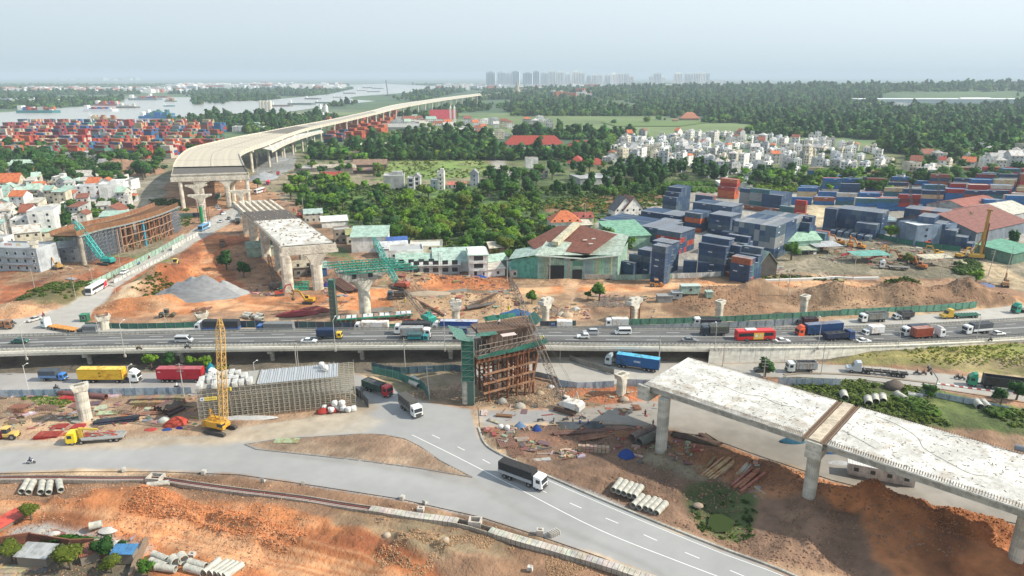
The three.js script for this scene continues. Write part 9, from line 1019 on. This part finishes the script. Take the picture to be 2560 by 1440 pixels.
{
const WAT=PX('0,281 155,270 217,266 310,254 312,248 420,243 475,243 478,262 575,262 700,247 820,236 885,222 870,212 960,209 1105,216 1105,222 1030,236 960,250 830,262 640,290 520,300 370,312 -60,316 -60,285'),PORT=PX('-80,388 430,388 560,340 520,312 -80,312'),OY=PX('800,362 1000,352 1000,296 860,300'),VIA=PX('640,372 1206,240 1190,228 700,330'),TW=['1490,420 1540,350 1740,335 2280,388 2270,430 1880,470 1640,430','1230,392 1500,390 1500,348 1230,348','1130,352 1140,300 1290,296 1290,352','1690,306 1690,290 1760,290 1760,306','2200,270 2200,250 2540,249 2540,268'].map((s)=>PX(s));
const BLT=PX('690,395 740,330 1000,318 1290,296 1290,352 1180,352 940,388'),per={broad:[],dark:[],tall:[]},cols={broad:[],dark:[],tall:[]};
for(let i=0;i<110000;i++){const z=-560*Math.pow(13,Math.pow(rnd(),0.9)),x=rr(-1,1)*-z*0.86,far=-z;if(z>-690&&(x<160&&x>-330))continue;const n=noise(x/9,z/9);let ok=x>0&&z<-1500?noise(x/2.5+70,z/2.5)<0.68:n<(x>0?0.6:0.53);if(ok&&sdPoly(x,z,BLT)>0)ok=rnd()<0.35;if(x<0&&z<-1500&&z>-2600)ok=ok&&n<0.45;if(!ok)continue;if(sdPoly(x,z,WAT)>-8||sdPoly(x,z,PORT)>0||sdPoly(x,z,OY)>0||sdPoly(x,z,VIA)>-25||TW.some((P)=>sdPoly(x,z,P)>0))continue;if(z>-640&&x>-330)continue;
const k=far>4000?pick(['broad','dark']):pick(['broad','broad','dark','tall']),s=(2.6+5.6*Math.pow(rnd(),1.4))*(1+far/5200);per[k].push(mat4(V(x,terrain(x,z)+s*0.55-(far>900?1:0),z),rnd()*6.3,s,s*rr(0.65,1.35),0,0,s));const t=rr(0.7,1.5);cols[k].push([t*rr(0.8,1.5),t,t*rr(0.7,1.1)]);}
const isl=PX('475,256 520,244 570,250 573,262 500,263');for(let i=0;i<160;i++){const b=bbox(isl),x=rr(b[0],b[1]),z=rr(b[2],b[3]);if(sdPoly(x,z,isl)>0){per.dark.push(mat4(V(x,5,z),0,9,8,0,0,9));cols.dark.push([1,1,1]);}}
TREES.forEach((t)=>{const[u,v,s]=pix(t.p);t.s=(u<-120||u>W0+120)?0:t.solo?1e6:t.r*s;t.u=u;});TREES.sort((a,b)=>b.s-a.s);
const seen=new Map();TREES.slice(0,290).sort((a,b)=>a.u-b.u).forEach((t)=>{const S=SPEC[t.k],base=`${S.d} ${t.w}`,k=seen.get(base)||0;seen.set(base,k+1);const o=thing('tree',t.solo?base:`${ord[k] ? ord[k] + ' ' : ''}${base}`.trim(),'tree',t.p,rnd()*6.28,t.solo?undefined:'trees '+t.w);const ht=t.r*(t.k==='tall'?2.9:2.0);const tr=mesh('trunk',trunkG,mBark,o);tr.scale.set(t.r*1.5,ht*0.8,t.r*1.5);const c=mesh('crown',t.r*pix(t.p)[2]>24?S.hi:S.g,S.m,o);c.scale.set(t.r,t.r*rr(0.9,1.1),t.r);c.position.y=ht*(t.k==='tall'?0.55:0.56);});
TREES.slice(290).filter((t)=>t.s>0).forEach((t)=>{const k=t.k in per?t.k:'broad',ht=t.r*(t.k==='tall'?2.9:2);per[k].push(mat4(t.p.clone().add(V(0,ht*0.55,0)),rnd()*6,t.r,t.r*rr(0.9,1.1),0,0,t.r));const q=t.k==='lime'?1.7:t.k==='olive'?1.5:1;cols[k].push([q*rr(0.9,1.2),q*rr(0.85,1.1),0.9]);});
for(const k in per)inst('woods',SPEC[k].lo,SPEC[k].m,per[k],cols[k],`${SPEC[k].d}s massed into woods towards the horizon`);
}
{
const tuft=crownG('tuft',22,3,0.42,0.75),clump=crownG('banana',16,3,0.6,1.0),mT=leafM([0.12,0.18,0.04]);
const scatter=(name,g,m,list,label)=>{const ms=[],cs=[];for(const[poly,n,s0,s1,c]of list){const P=PX(poly),b=bbox(P);for(let i=0,q=0;i<n&&q<n*8;q++){const x=rr(b[0],b[1]),z=rr(b[2],b[3]);if(sdPoly(x,z,P)+(noise(x*3,z*3)-0.5)*8<0||roadMask(x,z)>0.1||noise(x*3+50,z*3)<0.36)continue;const s=rr(s0,s1),t=rr(0.75,1.25);ms.push(mat4(V(x,ground(x,z,0)+s*0.3,z),rnd()*6,s,s*rr(0.6,1),0,0,s));cs.push(c.map((k)=>k*t));i++;}}return inst(name,g,m,ms,cs,label);};
scatter('undergrowth',tuft,mT,[['740,480 960,460 1250,470 1680,460 1670,600 1500,640 1300,650 1200,630 960,620 830,560 745,520',2600,0.8,2.4,[0.9,1,0.8]],['930,455 960,352 1190,350 1246,440',900,0.8,2,[1.3,1.25,0.9]],['1960,945 2200,955 2560,1012 2700,1040 2700,1120 2560,1090 2300,1055 2000,990',900,0.3,1.1,[1.0,0.95,0.7]],['2200,985 2400,1000 2560,1030 2560,1060 2300,1040',420,0.6,1.7,[0.7,0.85,0.6]],['2140,900 2260,878 2560,862 2700,860 2700,930 2400,915',700,0.2,0.6,[1.9,1.5,0.7]],['1720,1235 1800,1215 1880,1240 1870,1330 1850,1352 1790,1345 1740,1300',90,0.3,0.8,[0.5,0.6,0.45]],['60,985 200,985 160,1020 70,1015',160,0.3,0.8,[1.1,1.2,0.7]],['60,760 130,705 230,700 300,690 200,760 120,765',500,0.3,1,[0.9,0.9,0.6]],['330,735 420,690 430,720 360,760',160,0.3,0.9,[0.9,0.8,0.5]],['210,930 560,922 560,930 210,938',220,0.4,1.2,[0.7,0.8,0.6]],['640,935 880,915 900,935 700,945',200,0.2,0.6,[1.4,1.0,0.5]],['1900,690 2120,700 2110,706 1900,696',120,0.4,1,[0.6,0.7,0.5]],['2380,655 2450,655 2450,680 2390,690',260,0.8,1.8,[0.6,0.75,0.55]],['2200,735 2300,735 2290,750 2210,750',120,0.4,1,[0.8,0.8,0.5]],['1350,512 1500,492 1670,482 1660,520 1560,535 1370,530',900,0.4,1,[3.0,1.3,0.9]],['1840,462 1990,455 2000,480 1850,485',260,1,2,[1.4,1.4,0.8]],['400,560 480,540 480,560 420,590',120,0.4,1.2,[0.9,1,0.6]],['380,500 440,490 470,530 400,525',160,0.6,1.6,[0.8,0.9,0.6]]],'weeds, tall grass and scrub between the trees and on the verges');
scatter('banana_plants',clump,leafM([0.15,0.26,0.045]),[['940,500 1010,490 1330,490 1340,520 1230,550 960,540',800,1.2,2.4,[1.1,1.05,0.8]],['1560,462 1840,458 1850,482 1600,488',520,1.2,2.2,[0.8,0.95,0.9]],['1880,465 1990,462 1990,482 1890,484',160,1.2,2.2,[1.2,1.1,0.7]],['180,520 250,520 245,540 190,545',60,1.2,2.2,[0.9,1,0.7]]],'banana plants in the green belt');
{const h=thing('hedge','clipped bright green creeper hedge over the brown brick wall','hedge',G(175,1368,0),0.05),c=mesh('foliage',crownG('hedge',700,14,0.12,0.5),leafM([0.05,0.15,0.015]),h);c.scale.set(5.2,2.2,1.3);c.position.y=1.2;}
const g=new THREE.IcosahedronGeometry(0.5,0),a=g.attributes.position;for(let i=0;i<a.count;i++){const x=a.getX(i),y=a.getY(i),z=a.getZ(i),k=0.75+0.5*noise(x*40+7,y*40+z*23);a.setXYZ(i,x*k,y*k*0.75,z*k);}g.computeVertexNormals();
const ms=[],cs=[];for(const[poly,n,s0,s1,c]of[['-60,1195 400,1184 800,1222 1200,1297 1500,1397 1640,1450 -60,1500',9000,0.12,0.5,[0.36,0.2,0.115]],['230,1240 440,1240 640,1300 900,1350 1000,1400 700,1380 480,1310 250,1270',5000,0.15,0.6,[0.42,0.16,0.065]],['830,1330 1300,1340 1500,1400 1400,1450 900,1450',4000,0.15,0.5,[0.32,0.2,0.11]],['1225,1120 1420,1062 1640,1066 1760,1096 1930,1165 2110,1220 2400,1310 2400,1460 1960,1420 1600,1280',9000,0.12,0.6,[0.25,0.145,0.09]],['1640,1080 1760,1100 2110,1220 2050,1262 1740,1185',2600,0.15,0.5,[0.38,0.18,0.09]],['2080,1230 2300,1270 2560,1330 2560,1400 2300,1350',2200,0.15,0.5,[0.46,0.19,0.075]],['620,1112 900,1088 1012,1100 1170,1192 900,1150',3600,0.12,0.4,[0.42,0.28,0.18]],['-60,998 480,988 640,1050 480,1088 180,1100 -60,1085',3000,0.12,0.4,[0.4,0.27,0.17]],['1000,985 1180,952 1660,965 1650,1008 1190,1016',3600,0.15,0.6,[0.4,0.27,0.17]],['1680,720 2000,715 2300,720 2540,750 2500,770 2000,785 1700,795',4200,0.2,0.9,[0.28,0.165,0.1]],['960,690 1290,695 1300,800 1000,800',2600,0.2,0.9,[0.38,0.22,0.13]],['-60,780 430,740 430,800 900,800 880,815 0,815',2200,0.15,0.6,[0.42,0.27,0.16]],['2000,835 2560,808 2560,800 2300,808',900,0.15,0.4,[0.3,0.2,0.13]],['380,660 620,600 700,640 620,730 430,720',1500,0.2,0.8,[0.4,0.17,0.08]]]){const P=PX(poly),b=bbox(P);for(let i=0,q=0;i<n&&q<n*6;q++){const x=rr(b[0],b[1]),z=rr(b[2],b[3]);if(sdPoly(x,z,P)<0||roadMask(x,z)>0.05||noise(x*4,z*4)<0.4)continue;const s=s0+(s1-s0)*Math.pow(rnd(),3),t=rr(0.65,1.3);ms.push(mat4(V(x,ground(x,z,1)+s*0.1,z),rnd()*6,s,s*rr(0.6,1),rnd()*6,0,s*rr(0.7,1.3)));cs.push(c.map((k)=>k*t));i++;}}
inst('rubble',g,M([1,1,1],0.95),ms,cs,'clods of earth and stones strewn over the earthworks');
}
{
const K=0.5,ms=[],cs=[],pal=[[0.3,0.17,0.1],[0.42,0.3,0.2],[0.36,0.34,0.31],[0.26,0.25,0.24],[0.2,0.11,0.07],[0.26,0.08,0.055],[0.12,0.1,0.09],[0.16,0.1,0.07],[0.3,0.22,0.15]];
for(const[poly,n,s]of[['0,990 490,985 500,1050 330,1085 120,1080 0,1070',520,1],['1200,1072 1420,1062 1640,1068 1640,1130 1420,1150 1250,1110',420,1],['1190,1000 1420,980 1650,985 1640,1050 1250,1055',240,0.8],['640,640 820,640 900,720 880,770 620,740',380,1.2],['960,690 1300,700 1300,800 960,800',420,1.2],['1340,740 1640,740 1640,800 1340,800',340,1.1],['2040,600 2430,600 2440,680 2050,660',520,1.3],['1900,660 2120,690 2110,705 1900,690',160,1.2],['1640,1100 1900,1170 1900,1240 1700,1190',160,0.8],['0,640 190,650 330,700 280,720 60,700',160,1.2],['30,1320 330,1330 350,1400 60,1390',160,0.7],['620,430 760,430 720,520 640,500',160,1.4]]){const P=PX(poly),b=bbox(P);for(let i=0,q=0;i<n*K&&q<n*8;q++){const x=rr(b[0],b[1]),z=rr(b[2],b[3]);if(sdPoly(x,z,P)<0||noise(x*5,z*5)<0.42)continue;const L=s*rr(0.3,2)*(rnd()<0.3?1.8:1);ms.push(mat4(V(x,ground(x,z,1)+0.12,z),pick([0.2,-0.3,1.2,rr(0,3)]),1,1,0,rr(-0.08,0.08)).multiply(new THREE.Matrix4().makeScale(L,rr(0.1,0.5)*s,rnd()<0.3?L*0.6:rr(0.12,0.4))));cs.push(pick(pal).map((k)=>k*rr(0.7,1.2)));i++;}}
inst('site_debris',new THREE.BoxGeometry(1,1,1),M([1,1,1],0.9),ms,cs,'offcuts of timber, steel and sheet strewn about the site');
}
// ---------- river, boats, distant towns and towers ----------
{
const W=PX('-160,288 0,281 155,270 217,266 310,254 312,248 420,243 475,243 560,241 640,253 700,247 820,236 885,222 870,212 960,209 1105,216 1108,221 1030,236 960,250 830,264 640,291 520,301 370,313 0,319 -200,322'),t=dataTex(256,256,(x,y)=>{const k=noise(x*2,y*2);return[k,k,k];},false);
const m=new THREE.MeshStandardMaterial({color:new THREE.Color().setRGB(0.38,0.375,0.345),roughness:0.25,bumpMap:scaled(t,1/120),bumpScale:0.5,side:THREE.DoubleSide});kind(nM().prism(W,null,-0.2).build('river',m),'structure','broad pale river bending towards the horizon');
const boat=(u,v,L,yaw,c,cargo,label)=>{const p=G(u,v,-0.2),o=thing('barge',label,'boat',p,yaw),w=L*0.2,hb=L*0.05+1;const s=new THREE.Shape([[-L/2,-w/2],[L*0.36,-w/2],[L/2,0],[L*0.36,w/2],[-L/2,w/2]].map((q)=>new THREE.Vector2(...q)));const g=new THREE.ExtrudeGeometry(s,{depth:hb,bevelEnabled:true,bevelSize:0.3,bevelThickness:0.3,bevelSegments:1});g.rotateX(-Math.PI/2);mesh('hull',g,M(c,0.6),o);nM().box(-L*0.42,hb,0,L*0.1,L*0.09+2,w*0.8).build('wheelhouse',M([0.68,0.68,0.66],0.7),o);if(cargo){const n=Math.round(L*0.66/6.6),cc=cargo==='mix'?[RDC,RSC,WHC,ORC,MRC,BLC]:cargo==='white'?[WHC]:cargo==='blue'?[BLC,TLC,GNC]:[CRC,RSC,[0.35,0.25,0.1]];for(let i=0;i<n;i++)for(let j=0;j<2;j++){const k=1+Math.floor(rnd()*3);nM().box(-L*0.34+i*6.6+3,hb,(j-0.5)*w*0.42,6.2,2.6*k,w*0.38).build('cargo',M(pick(cc),0.7),o);}}};
boat(100,282,95,0.02,[0.05,0.2,0.22],'mix','long teal barge with mixed containers near the far bank');boat(255,278,80,0.02,[0.6,0.62,0.66],'mix','white hulled barge stacked with red containers');boat(322,270,60,0,[0.16,0.15,0.14],'white','barge with a row of white containers behind the red one');boat(275,264,80,0,[0.3,0.1,0.1],'mix','third red laden barge of the moored group');boat(265,304,62,0.08,[0.05,0.07,0.1],'sand','dark barge laden with sand-coloured cargo, nearest the port');boat(395,296,70,0,[0.02,0.12,0.3],'blue','blue barge with blue and green containers');boat(402,288,62,0,[0.03,0.14,0.28],'blue','second blue barge just behind the first');boat(424,266,30,0.2,[0.04,0.15,0.2],0,'small dark launch in mid river');boat(428,254,40,0,[0.1,0.16,0.14],'sand','green barge beyond the small launch');boat(365,250,110,0.15,[0.14,0.2,0.22],'mix','moored barge at the inlet mouth');boat(400,244,90,0,[0.25,0.12,0.1],0,'rust brown barge deep in the inlet');
boat(705,266,60,0.2,[0.16,0.13,0.12],0,'dark barge off the wooded point');boat(755,262,80,0.1,[0.12,0.17,0.16],0,'grey-green barge off the wooded point');boat(808,258,50,0,[0.1,0.13,0.16],0,'dark lighter near the wooded bank');boat(783,248,60,0,[0.14,0.15,0.17],0,'dark ship lying under the far bank');boat(874,234,60,0,[0.1,0.1,0.1],0,'black boat in the river bend');boat(935,230,70,0.4,[0.1,0.11,0.13],0,'broad dark ship beyond the bend');boat(922,220,90,0,[0.12,0.13,0.14],0,'hazy ship far up the river');boat(945,222,80,0,[0.12,0.13,0.14],0,'second hazy ship far up the river');boat(845,244,40,0,[0.3,0.3,0.3],0,'pale launch by the far bank');boat(905,227,60,0,[0.3,0.3,0.3],0,'pale ship beyond the bend');
{const p=G(970,240,0),o=thing('floating_crane','tall dark floating crane on the river','crane',p),b=nM();lattice(b,V(0,2,0),V(-6,66,0),4,2,8,0.7,0.35);b.build('mast',mCh,o);nM().box(0,0,0,26,3,12).build('hull',mCh,o);}
const tw=[[1227,21,181],[1253,18,181],[1271,17,183],[1289,19,179],[1319,22,183],[1340,15,179],[1360,16,183],[1379,17,178],[1399,18,180],[1418,13,184],[1437,15,179],[1453,14,181],[1471,10,189],[1485,11,187],[1499,13,187],[1517,14,188],[1533,14,184],[1549,14,184],[1564,12,184],[1577,11,190],[1626,9,190],[1641,18,183],[1656,8,192],[1693,18,183],[1719,20,184],[1740,15,183],[1755,10,183],[1767,9,183]];
const tg=['white','grey-blue'],names=[...ord];tw.forEach(([u,w,v],i)=>{const base=G(u,218.5+(i%3)*0.4,0),q=G(u,v+120,0),z=base.z,dy=v-H0/2,top=CAMH-(FOC*SP+CP*dy)/(FOC*CP-SP*dy)*-z,W=w*-z/FOC*1.0,D=W*0.45,c=i<7?[0.5,0.54,0.58]:i%3?[0.9,0.87,0.82]:[0.72,0.75,0.78];
const o=thing('apartment_tower',i<20?`${i < 7 ? 'grey-blue' : 'pale'} apartment tower, ${ord[i] || ['seventeenth', 'eighteenth', 'nineteenth', 'last'][i - 16]} along the main skyline cluster`:i<23?`${['slim', 'broad', 'low'][i - 20]} apartment tower in the middle skyline cluster`:`apartment tower, ${ord[i - 23]} along the outer skyline cluster`,'tower block',base,rr(-0.2,0.2)),n=Math.max(3,Math.round(W/11));
nM().box(0,-2,0,W,top+2,D).build('wall',M(c,0.85),o);const b=nM();for(let k=0;k<n;k++)for(const s of[-1,1])b.box(-W/2+(k+0.5)*W/n,6,s*D/2,W/n*0.3,top-12,0.8);b.box(W/2,6,0,0.8,top-12,D*0.4);kind(b.build('window',M([0.12,0.16,0.2],0.4),o),'stuff');const f=nM();for(let k=0;k<=n;k++)f.box(-W/2+k*W/n,0,0,1.6,top-2,D+2.4);for(let y=12;y<top-6;y+=13)f.box(0,y,0,W+0.6,1.6,D+1.4);kind(f.build('balcony',M(c.map((x)=>Math.min(0.8,x*1.2)),0.85),o),'stuff');nM().box(0,top,0,W*0.5,7,D*0.7).build('roof',M(c,0.85),o);});
const ms=[],cs=[],put=(u0,u1,v0,v1,n,s0,s1,red,hgt=0.6)=>{for(let i=0;i<n;i++){const p=G(rr(u0,u1),rr(v0,v1),0);if(sdPoly(p.x,p.z,W)>-10)continue;const s=rr(s0,s1),h=s*rr(0.3,hgt);ms.push(mat4(V(p.x,terrain(p.x,p.z)+h/2-1,p.z),rr(-0.4,0.4),s,h,0,0,s*0.7));cs.push(rnd()<red?[0.45,0.13,0.07]:pick([[0.72,0.71,0.69],[0.6,0.6,0.6],[0.45,0.47,0.5]]));}};
put(-60,250,222,232,700,18,40,0.45);put(200,480,220,232,420,16,36,0.1);put(420,860,213,226,620,25,60,0.1);put(0,160,250,262,60,12,30,0.05);put(1090,1260,214,226,260,20,50,0.1);put(1230,1800,216,225,600,20,60,0.1);put(150,340,198.5,201,60,90,260,0.05,0.3);put(1700,1900,206,213,60,30,80,0.05);put(2100,2260,258,278,90,6,16,0.1);put(560,800,292,310,26,6,14,0.05);put(740,830,284,300,20,6,14,0.1);put(1390,1480,243,250,20,18,40,0.6);
inst('distant_houses',new THREE.BoxGeometry(1,1,1),M([1,1,1],0.9),ms,cs,'distant towns reduced to pale specks in the haze');
{const t=thing('silo','pair of white silos by the river bank trees','silo',G(808,290,0)),b=nM();for(const x of[-5,7]){b.tube(V(x,0,0),V(x,20,0),4.5,4.5,12).tube(V(x,20,0),V(x,25,0),4.5,0.5,12);}b.build('tank',M(WW,0.7),t);const t2=thing('silo','cream silo cluster at the river port works','silo',G(665,277,0)),c=nM();for(let i=0;i<4;i++)c.tube(V(i*8-12,0,0),V(i*8-12,24,0),3.4,3.4,10);c.build('tank',M([0.62,0.58,0.48],0.7),t2);}
for(const[u,v,u2,v2,u3,v3,l,c]of[[2000,268,2170,268,2140,284,'pale earth track through the distant wood',[0.4,0.36,0.3]],[2290,238,2490,236,2470,245,'bare pale ground beside the long factory',[0.36,0.33,0.28]],[1500,305,1800,303,1700,316,'light green field before the orange temple',[0.13,0.2,0.05]],[1320,330,1500,326,1460,338,'light green field behind the school',[0.12,0.19,0.045]]])kind(nM().prism([[u,v],[u2,v2],[u3,v3],[u+40,v3]].map(([a,b])=>{const p=G(a,b,0);return[p.x,p.z];}),null,0.6).build('field',M(c,1,{k:'fine'})),'structure',l);
}
{const t=heap(308,432,36,30,11,[0.30,0.17,0.105],'big brown earth hill beside the wide viaduct','earth_hill',0,'fine',1.5);}
renderer.render(scene,camera);
